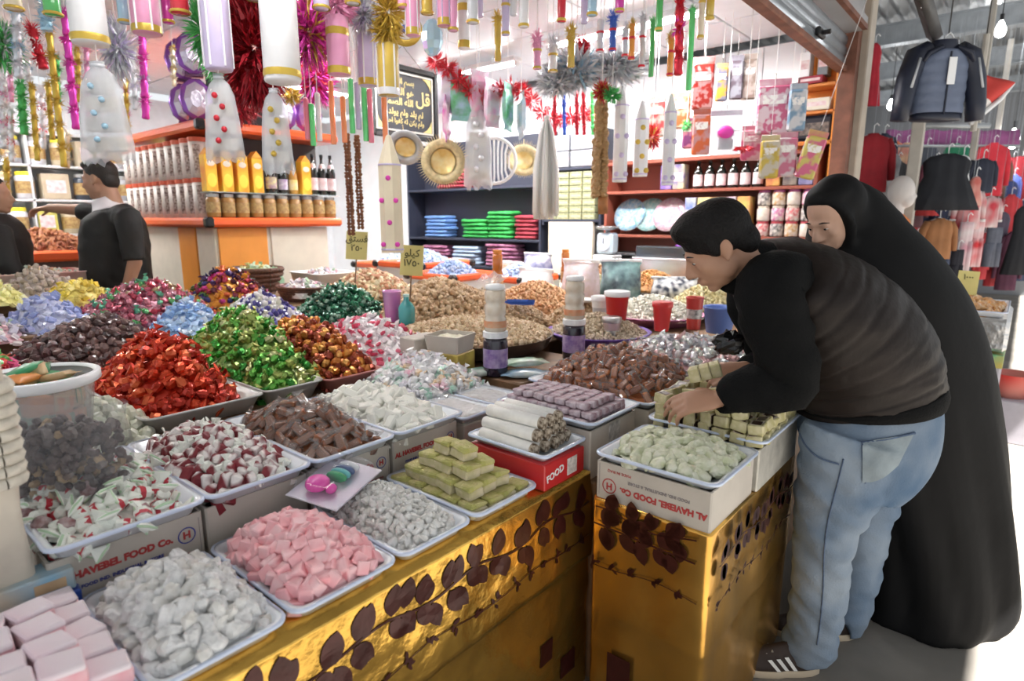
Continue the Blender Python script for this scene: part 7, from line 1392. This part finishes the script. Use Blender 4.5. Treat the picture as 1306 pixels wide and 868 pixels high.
limb(m, [(wx(145, 1.48, HS+.1), .09, .08), (S1, .075, .075), (S1.lerp(E1, .5), .066, .066), (S1.lerp(E1, .8), .062, .06)], 14, 3, .008); limb(m, [(wx(155, 1.5, HS-.1), .1, .08), (S2, .085, .08), (S2.lerp(E2, .5), .075, .072), (S2.lerp(E2, .95), .068, .066)], 14, 3, .008); spart('top', remesh(m, .012, 1), polo)
m = MB(); limb(m, [(wx(141, 1.555, HS), .112, .14), (wx(137, 1.595, HS), .09, .1), (wx(133, 1.635, HS), .076, .08)], 18, 3); spart('collar', m, collm)
m = MB(); limb(m, [(wx(150, .95, HS), .18, .19), (wx(150, .8, HS), .17, .18)], 18, 2)
for q in (-.1, .1): limb(m, [(wx(150, .85, HS+q), .13, .1), (wx(150, .45, HS+q), .1, .09), (wx(150, .05, HS+q), .09, .08)], 14, 3)
spart('trousers', remesh(m, .015, 1), M('black trousers', (.015, .015, .018), .8))
for q in (-.1, .1): m = MB(); m.smooth = True; m.ell(wx(143, .045, HS+q), (.1, .1, .045), 12, 8); spart('shoe', m, black)
# --- dark clothed person at the picture edge
HP = 4.05; by = empty('person', 'person in black at the counter end beside the reaching assistant', 'person', wx(-12, 0, HP))
PX = frame(wx(-10, 1.66, HP), RT+_fh*.3, (0, 0, 1)); m = MB(); head_mb(m, PX, 1.02); m.tube([PX @ Vector((-.05, 0, -.15)), wx(-10, 1.3, HP), wx(-10, .85, HP)], [.06, .11, .12], 12)
for q in (-.09, .09): m.tube([wx(-10, .85, HP+q), wx(-10, .45, HP+q), wx(-10, .05, HP+q)], [.085, .065, .05], 10)
for q in (-1, 1): m.tube([wx(-5, 1.42, HP+q*.16), wx(12, 1.2, HP+q*.22), wx(26, 1.15, HP+q*.15)], [.05, .045, .032], 10); hand_mb(m, wx(26, 1.15, HP+q*.15), RT, (0, 0, 1), q, (.4, .4, .3))
obw('body', remesh(m, .01, 2), skinm, by)
m = MB(); m.x = PX; m.ell((-.02, 0, .045), (.102, .084, .09), 18, 12); m.ell((-.07, 0, -.02), (.05, .07, .07), 14, 10); obw('hair', remesh(m, .008, 2), hairm, by)
m = MB(); limb(m, [(wx(-10, .8, HP), .2, .19), (wx(-10, 1.1, HP), .2, .22), (wx(-8, 1.35, HP), .19, .23), (wx(-8, 1.48, HP), .14, .18), (wx(-9, 1.54, HP), .08, .09)], 22, 4, .01)
for q in (-1, 1): limb(m, [(wx(-5, 1.43, HP+q*.14), .09, .08), (wx(10, 1.22, HP+q*.22), .075, .07), (wx(24, 1.16, HP+q*.16), .055, .05)], 14, 3, .008)
obw('top', remesh(m, .013, 1), polo, by)
m = MB()
for q in (-.1, .1): limb(m, [(wx(-10, .88, HP+q), .13, .11), (wx(-10, .45, HP+q), .1, .09), (wx(-10, .03, HP+q), .09, .08)], 14, 3)
obw('trousers', remesh(m, .015, 1), M('black trousers'), by)
# ---------------------------------------------------------------- clothes stall past the post
def hx(x, y, d): return ah(x, y, d)
def garment(x, y0, y1, d, wpx, c, label, kind='shirt', c2=None, rz=0., trim=None, cat='garment'):
    a, b = hx(x, y0, d), hx(x, y1, d); h_ = a.z-b.z; w_ = px2m(wpx, d); t = empty('hanging_'+{'shirt': 'shirt', 'trousers': 'trousers', 'dress': 'dress'}[kind], label, cat, b, YAW+rz, 'clothes hanging in the next stall')
    mt = M('cloth '+label[:18], c, .85, var=.2, scale=9) if c2 is None else M('cloth '+label[:18], c, .85, var2=c2, scale=7, detail=1)
    m = MB(); m.smooth = True; n = 24; L_ = []
    prof = {'shirt': ((0, .56, .2), (.1, .55, .22), (.5, .52, .22), (.78, .54, .22), (.92, .46, .18), (.97, .2, .12), (1, .14, .1)), 'trousers': ((0, .5, .16), (.5, .44, .18), (.9, .42, .2), (1, .4, .18)), 'dress': ((0, .8, .3), (.3, .62, .26), (.6, .46, .22), (.85, .5, .2), (.95, .36, .16), (1, .14, .1))}[kind]
    for z, f, g in prof: L_.append([Vector((math.cos(2*PI*i/n)*w_*f*.9*(1+.05*math.sin(i*2.6+z*5)), math.sin(2*PI*i/n)*w_*g*(1+.2*math.sin(i*2.6)), z*h_)) for i in range(n)])
    m.loops(L_); ob('cloth', m, mt, t)
    if kind == 'shirt':
        for s_ in (-1, 1):
            m = MB(); m.smooth = True; m.tube([(s_*w_*.4, 0, h_*.9), (s_*w_*.54, 0, h_*.7), (s_*w_*.6, 0, h_*.4), (s_*w_*.62, 0, h_*.2)], [w_*.12, w_*.13, w_*.11, w_*.09], 10); ob('sleeve', m, mt, t)
            if trim: m = MB(); m.smooth = True; m.tube([(s_*w_*.615, 0, h_*.25), (s_*w_*.622, 0, h_*.18)], w_*.115, 10); ob('cuff', m, M('cloth trim '+label[:10], trim, .8), t)
    if kind == 'trousers':
        for s_ in (-1, 1): m = MB(); m.smooth = True; m.tube([(s_*w_*.2, 0, h_*.6), (s_*w_*.24, 0, 0)], [w_*.22, w_*.2], 12); ob('leg', m, mt, t)
    if trim and kind != 'shirt': m = MB(); m.smooth = True; m.lathe([(w_*.5, h_*.02), (w_*.52, h_*.06)], 20, cap=False, squash=(1, .4)); ob('trim', m, M('cloth trim '+label[:10], trim, .8), t)
    m = MB(); m.smooth = True; m.tube([(-w_*.3, 0, h_*.93), (0, 0, h_*1.0), (w_*.3, 0, h_*.93)], .008, 6); m.tube([(0, 0, h_), (0, 0, h_+.06), (.02, 0, h_+.08), (.04, 0, h_+.06)], .004, 6); ob('hanger', m, white, t)
    top = 3.7 if d < 6 else 3.67
    ob('string', MB().tube([(0, 0, h_+.06), (0, 0, top-b.z)], .0014, 5), steel, t)
    return t
# the blue grey jacket high on its hanger
D = 4.1; jb = empty('hanging_jacket', 'blue grey quilted jacket with navy sleeves hanging high beside the post', 'jacket', hx(1192, 152, D), YAW); gq = M('blue grey quilted nylon', (.13, .16, .24), .5, var=.15, scale=10, bump=.2); nv = M('navy nylon', (.012, .016, .035), .45, var=.2)
w_, h_ = px2m(60, D), hx(1192, 58, D).z-hx(1192, 152, D).z
m = MB(); m.smooth = True; L_ = []
for i in range(31):
    z = i/30; f = .5*(1 if z < .75 else 1-.5*((z-.75)/.25)**2); q = 1+.035*abs(math.sin(PI*z*6)); L_.append([Vector((math.copysign(abs(math.cos(a))**.7, math.cos(a))*w_*f*q, math.sin(a)*.075*q, .06*h_+z*h_*.86)) for a in [2*PI*k/28 for k in range(28)]])
m.loops(L_); ob('quilted_body', m, gq, jb)
m = MB(); m.smooth = True; L_ = [[Vector((math.copysign(abs(math.cos(a))**.7, math.cos(a))*w_*.5*f, math.sin(a)*.078*f, z*h_)) for a in [2*PI*k/28 for k in range(28)]] for z, f in ((-.02, .95), (.0, 1.0), (.07, 1.0))]; m.loops(L_); ob('waistband', m, nv, jb)
for s_ in (-1, 1):
    m = MB(); m.smooth = True; m.tube([(s_*w_*.3, 0, h_*.93), (s_*w_*.52, 0, h_*.86), (s_*w_*.66, -.01, h_*.55), (s_*w_*.73, -.02, h_*.2), (s_*w_*.76, -.02, -.03*h_)], [.06, .068, .065, .058, .05], 14); ob('sleeve', m, nv, jb)
    m = MB(); m.smooth = True; m.tube([(s_*w_*.14, -.05, h_*.95), (s_*w_*.42, -.045, h_*.86), (s_*w_*.5, -.06, h_*.75)], [.03, .04, .02], 10, True, .5); ob('shoulder_yoke', m, nv, jb)
    m = MB(); m.smooth = True; m.tube([(s_*w_*.57, -.066, h_*.8), (s_*w_*.7, -.078, h_*.4)], .008, 6); ob('white_stripe', m, M('pale grey stripe', (.5, .52, .55), .5), jb)
m = MB(); m.smooth = True; m.lathe([(.085, h_*.9), (.09, h_*.97), (.075, h_*1.06)], 18, cap=False, squash=(1, .7)); ob('collar', m, nv, jb)
m = MB(); m.tube([(0, -.079, .02), (0, -.079, h_*.88)], .006, 6); ob('zip', m, nv, jb)
t_ = MB(); t_.rbox((0.01, -.09, h_*.62), (.05, .004, .16), .002); ob('price_tag', t_, white, jb); m = MB(); m.smooth = True; m.tube([(0, 0, h_*.98), (0, 0, h_*1.12), (.03, 0, h_*1.17), (.055, 0, h_*1.1)], .006, 8); m.tube([(-w_*.3, 0, h_*.9), (0, 0, h_), (w_*.3, 0, h_*.9)], .01, 6); ob('hanger', m, white, jb); ob('string', MB().tube([(0.02, 0, h_*1.16), (.02, 0, 3.7-jb.location.z)], .004, 5), darksteel, jb)
# dark bar sloping towards the jacket, poles and rails
a, b = hx(1192, 46, D+.05), hx(1160, -60, D-.9); m = MB(); m.smooth = True; m.tube([a, b], .045, 4); tag(ob('sloping_bar', m, darksteel), 'dark sloping timber above the hanging jacket', 'bar')
def polev(x, d, y0, wid, label, mt=tanm, z1=3.7): p = hx(x, y0, d); tag(ob('stall_pole', MB().rbox((p.x, p.y, z1/2), (wid, wid, z1), .006), mt), label, 'pole', 'poles of the clothes stall')
polev(1167, 5.0, 200, .085, 'pale wooden pole below the hanging jacket', M('pale pole', (.5, .47, .42), .6, var=.1), 2.25); polev(1240, 5.6, 200, .05, 'slim pale pole behind the flag', M('pale pole'), 3.67); polev(1275, 8, 150, .06, 'far slim pole beside the red shirts', M('pale pole'), 3.67)
def rail(x0, x1, y, d, label, r=.014): a, b = hx(x0, y, d), hx(x1, y, d); m = MB(); m.smooth = True; m.tube([a, b], r, 8); ob_ = ob('clothes_rail', m, steel); tag(ob_, label, 'rail', 'clothes rails')
rail(1105, 1300, 186, 6.8, 'long clothes rail above the red shirts'); rail(1165, 1262, 160, 5.0, 'white rail below the hanging jacket', .02)
# purple fabric band
m = MB(); m.grid(lambda u, v: hx(1130+170*u, 166+20*v, 7.4)+Vector((0, 0, .01*math.sin(u*40))), 40, 3); o = ob('purple_banner', m, M('purple cloth band', (.25, .07, .2), .8, var=.2)); o.modifiers.new('t', 'SOLIDIFY').thickness = .01; tag(o, 'purple cloth band above the rows of shirts', 'banner')
R = (.45, .02, .04)
G = [(1106, 170, 245, 5.2, 44, (.32, .015, .025), 'dark red shirt beside the tan post', 'shirt', None, 0, None), (1108, 55, 135, 6.0, 18, R, 'narrow red garment high beside the tan post', 'dress', None, 0, None), (1122, 170, 225, 5.8, 30, (.03, .04, .07), 'navy jacket behind the dark red shirt', 'shirt', None, .2, None), (1130, 195, 262, 5.6, 26, (.55, .57, .58), 'grey white garment behind the mannequin', 'dress', (.1, .1, .12), 0, None), (1140, 205, 255, 6.0, 28, (.03, .03, .035), 'black garment beside the grey white one', 'shirt', None, .3, None),
 (1150, 182, 240, 6.9, 26, (.4, .06, .1), 'crimson shirt on the long rail', 'shirt', (.7, .5, .3), 0, None), (1138, 180, 225, 7.2, 20, (.6, .15, .05), 'orange red shirt on the long rail', 'shirt', None, 0, None), (1200, 196, 268, 5.0, 62, (.012, .014, .02), 'black dress with dark red yoke on a white hanger', 'dress', None, 0, (.15, .01, .02)), (1222, 198, 250, 5.1, 20, (.75, .76, .78), 'white scarf over the black dress', 'dress', None, 0, None), (1178, 185, 225, 7.0, 22, (.05, .06, .08), 'dark shirt on the long rail', 'shirt', None, 0, None),
 (1215, 183, 222, 7.2, 22, (.02, .2, .1), 'green shirt on the long rail', 'shirt', None, 0, None), (1234, 183, 222, 7.2, 20, (.03, .25, .15), 'second green shirt on the long rail, nearer the red ones', 'shirt', None, 0, None), (1258, 182, 250, 6.8, 34, (.6, .03, .05), 'bright red shirt on the long rail', 'shirt', None, 0, None), (1248, 202, 246, 5.6, 34, (.02, .025, .045), 'black puffy jacket in front of the red shirt', 'shirt', None, .2, None), (1240, 225, 262, 5.4, 18, (.5, .12, .1), 'coral scarf beside the black dress', 'dress', (.65, .4, .35), .3, None), (1268, 200, 260, 7.5, 26, (.22, .12, .09), 'brown coat at the rail end', 'shirt', None, 0, None),
 (1232, 240, 292, 5.5, 30, (.55, .03, .05), 'red and white sweater below the black dress', 'shirt', (.7, .65, .65), 0, (.75, .73, .72)), (1258, 250, 290, 5.8, 28, (.5, .04, .06), 'red sweater with white cuffs', 'shirt', (.6, .55, .55), .2, (.75, .73, .72)), (1225, 283, 345, 5.4, 22, (.6, .3, .36), 'pink and white trousers low on the stall', 'trousers', (.75, .7, .7), 0, None), (1240, 280, 340, 5.6, 20, (.65, .04, .05), 'red and white trousers low on the stall', 'trousers', (.75, .7, .72), 0, None), (1208, 275, 350, 5.6, 22, (.09, .12, .2), 'blue denim trousers behind the woman', 'trousers', None, 0, None), (1192, 278, 330, 5.2, 36, (.38, .17, .07), 'tan brown coat beside the mannequin', 'shirt', None, 0, None), (1178, 262, 275, 5.4, 26, (.55, .05, .05), 'red folded garment under the black dress', 'dress', None, 0, None),
 (1262, 290, 340, 6.5, 24, (.12, .13, .17), 'grey trousers at the stall end', 'trousers', None, 0, None), (1278, 230, 300, 7.5, 24, (.05, .07, .2), 'blue dress in the aisle end', 'dress', None, 0, (.6, .6, .62)), (1288, 222, 262, 8, 16, (.1, .15, .5), 'bright blue garment at the aisle end', 'shirt', None, 0, None), (1294, 262, 350, 6.5, 26, (.012, .013, .018), 'long black garment at the aisle end', 'dress', None, 0, None), (1215, 318, 368, 5.3, 20, (.02, .02, .03), 'black trousers low on the stall', 'trousers', None, 0, None), (1270, 270, 330, 7, 22, (.1, .08, .12), 'dark plum dress at the aisle end', 'dress', None, 0, None), (1160, 225, 290, 6.5, 30, (.1, .04, .05), 'dark maroon coat behind the mannequin', 'shirt', None, 0, None), (1186, 205, 262, 6.4, 30, (.14, .03, .05), 'wine red coat behind the black dress', 'shirt', None, 0, None)]
for g in G: garment(g[0], g[1], g[2], g[3], g[4], g[5], g[6], g[7], g[8], g[9], g[10])
rg = random.Random(15); pal = [((.3, .02, .03), 'dark red'), ((.03, .03, .04), 'black'), ((.04, .05, .1), 'navy'), ((.5, .04, .05), 'red'), ((.15, .16, .18), 'grey'), ((.3, .15, .1), 'brown'), ((.55, .5, .5), 'pale'), ((.1, .03, .06), 'plum')]; k_ = 0
for row, (yy0, yy1, dd) in enumerate(((196, 258, 8.2), (250, 320, 7.6), (296, 362, 7.0))):
    for x in range(1112, 1300, 17):
        c, nm = pal[rg.randrange(8)]; knd = rg.choice(['shirt', 'dress', 'trousers']); k_ += 1
        garment(x+rg.uniform(-4, 4), yy0+rg.uniform(-5, 5), yy1+rg.uniform(-8, 8), dd+rg.uniform(-.3, .3), rg.uniform(18, 26), c, '%s %s in the %s row of the far clothes racks, %s' % (nm, knd, ['upper', 'middle', 'lower'][row], 'place '+['one', 'two', 'three', 'four', 'five', 'six', 'seven', 'eight', 'nine', 'ten', 'eleven', 'twelve'][(x-1112)//17]), knd, None, rg.uniform(-.3, .3))
# mannequin head with orange top
mq = empty('mannequin', 'white mannequin head and shoulders in an orange top', 'mannequin', hx(1150, 330, 4.9)); X_ = frame(hx(1149, 247, 4.9), -_fh*.6+RT*.8, (0, 0, 1)); m = MB(); m.smooth = True; m.x = X_; m.ell((0, 0, .02), (.095, .075, .12), 20, 14); m.ell((.04, 0, -.04), (.06, .055, .07), 16, 12); m.tube([(-.02, 0, -.06), (-.02, 0, -.2)], [.052, .06], 14); m.ell((.1, 0, -.02), (.012, .01, .02), 8, 6); obw('head', remesh(m, .008, 3, 'head') if 'remesh' in globals() else m, M('matte white mannequin', (.68, .64, .62), .5), mq)
m = MB(); m.smooth = True; L_ = []
for z, f in ((-.62, .2), (-.4, .19), (-.28, .2), (-.2, .17), (-.15, .08)): L_.append([X_ @ Vector((math.cos(2*PI*i/20)*f*.6-.02, math.sin(2*PI*i/20)*f, z)) for i in range(20)])
m.loops(L_); obw('orange_top', m, M('orange knit', (.75, .25, .08), .8, var=.15), mq); m = MB(); m.tube([X_ @ Vector((-.02, 0, -.6)), Vector(((X_ @ Vector((-.02, 0, -.6))).x, (X_ @ Vector((-.02, 0, -.6))).y, 0))], .02, 8); obw('stand', m, steel, mq); m = MB(); q = X_ @ Vector((-.02, 0, 0)); m.lathe([(.16, 0), (.16, .02)], 18, (q.x, q.y, 0)); obw('base', m, steel, mq)
# flag
fl = empty('flag', 'red white and green pennant hung from a curved white edge', 'flag', hx(1240, 155, 4.6)); P3 = [hx(1252, 92, 4.6), hx(1292, 106, 4.6), hx(1238, 158, 4.6)]
def fpt(u, v): p = P3[0].lerp(P3[1], u).lerp(P3[0].lerp(P3[2], .9).lerp(P3[1].lerp(P3[2], .95), u), v); return p+_fh*.02*math.sin(u*5+v*4)
m = MB(); n = 10
m.grid(lambda u, v: fpt(u, v), n, 12); m.m = [0 if (i//n) < 6 else (1 if (i//n) < 8 else 2) for i in range(n*12)]
o = obw('cloth', m, [M('flag red', (.62, .06, .05), .8), M('flag white', (.75, .72, .7), .8), M('flag green', (.03, .25, .12), .8)], fl); o.modifiers.new('t', 'SOLIDIFY').thickness = .004
m = MB(); m.smooth = True; m.tube([P3[1], P3[1].lerp(P3[2], .4)+RT*.03, P3[1].lerp(P3[2], .8)+RT*.01, P3[2]], .016, 8); obw('white_edge', m, white, fl); m = MB(); m.tube([P3[0]+Vector((0, 0, .25)), P3[0]-Vector((0, 0, .4))], .02, 8); obw('pole', m, M('pale pole'), fl); m = MB(); m.tube([P3[0]+Vector((0, 0, .2)), Vector((P3[0].x, P3[0].y, 4.0))], .004, 5); obw('string', m, darksteel, fl)
# ---------------------------------------------------------------- sweet stall at the aisle end
t = at(1300, 400, z=.95); SXc, SYc = -.32, 5.0
stl_ = empty('side_stall', 'low stall with silver draped front behind the woman', 'counter', (SXc, SYc, 0)); ob('body', MB().rbox((0, 0, .35), (.6, .8, .7), .01), M('grey lilac cloth', (.42, .4, .45), .7, var=.1), stl_); ob('coloured_band', MB().rbox((0, 0, .66), (.61, .81, .08), .004), M('bright printed band', (.5, .4, .1), .5, var2=(.15, .4, .2), scale=14, detail=1), stl_); ob('silver_drape', MB().rbox((0, 0, .82), (.62, .82, .2), .02), M('crumpled silver foil', (.6, .6, .6), .25, .8, bump=.8, bscale=14), stl_)
tray((SXc-.3, SXc+.29, SYc-.4, SYc+.35), .925, 'white tray of orange pastries on the silver draped stall', .03)
pas = variants(lambda i: chunk((.04, .03, .02), .2, i, 8, 6), 3, 'orange_pastry', [M('orange glazed pastry', (.6, .25, .06), .3, var2=(.75, .5, .25), scale=20, coat=.4)]); r_ = (SXc-.27, SXc+.26, SYc-.37, SYc+.3)
heap('orange_pastry', 'orange glazed pastry on the silver draped stall', 'pastry', 'orange glazed pastries', r_, dome(r_, .945, .99), pas, .055, M('orange glazed pastry'), 91, floor_=.94, free=False)
price(Vector((SXc+.06, SYc-.1, 1.0)), YAW*.5, 'yellow price card in the orange pastries', ('١٠٠٠',), .9)
bowl('red_basin', 'red plastic basin with white oval mark below the silver draped stall', tuple(wx(1288, .3, 4.05)), [(.09, -.0), (.12, .16), (.13, .165), (.118, .16), (.085, .01)], M('red basin plastic', (.6, .05, .04), .35, var2=(.75, .3, .25), scale=5, detail=0), 'basin', 24)
tag(ob('low_plinth', MB().rbox(tuple(wx(1288, .15, 4.05)), (.34, .34, .298), .008), M('grey lilac cloth')), 'grey plinth under the red plastic basin', 'plinth')
# ---------------------------------------------------------------- lettering becomes mesh
bpy.context.view_layer.update(); _dg = bpy.context.evaluated_depsgraph_get()
for o in [x for x in COL.objects if x.type == 'FONT']:
    me = bpy.data.meshes.new_from_object(o.evaluated_get(_dg)); n = o.name; mw, pa = o.matrix_basis.copy(), o.parent
    pi = o.matrix_parent_inverse.copy(); mt = o.data.materials[0]; bpy.data.objects.remove(o)
    q = bpy.data.objects.new(n, me); COL.objects.link(q); q.parent = pa; q.matrix_parent_inverse = pi; q.matrix_basis = mw
    me.materials.clear(); me.materials.append(mt)
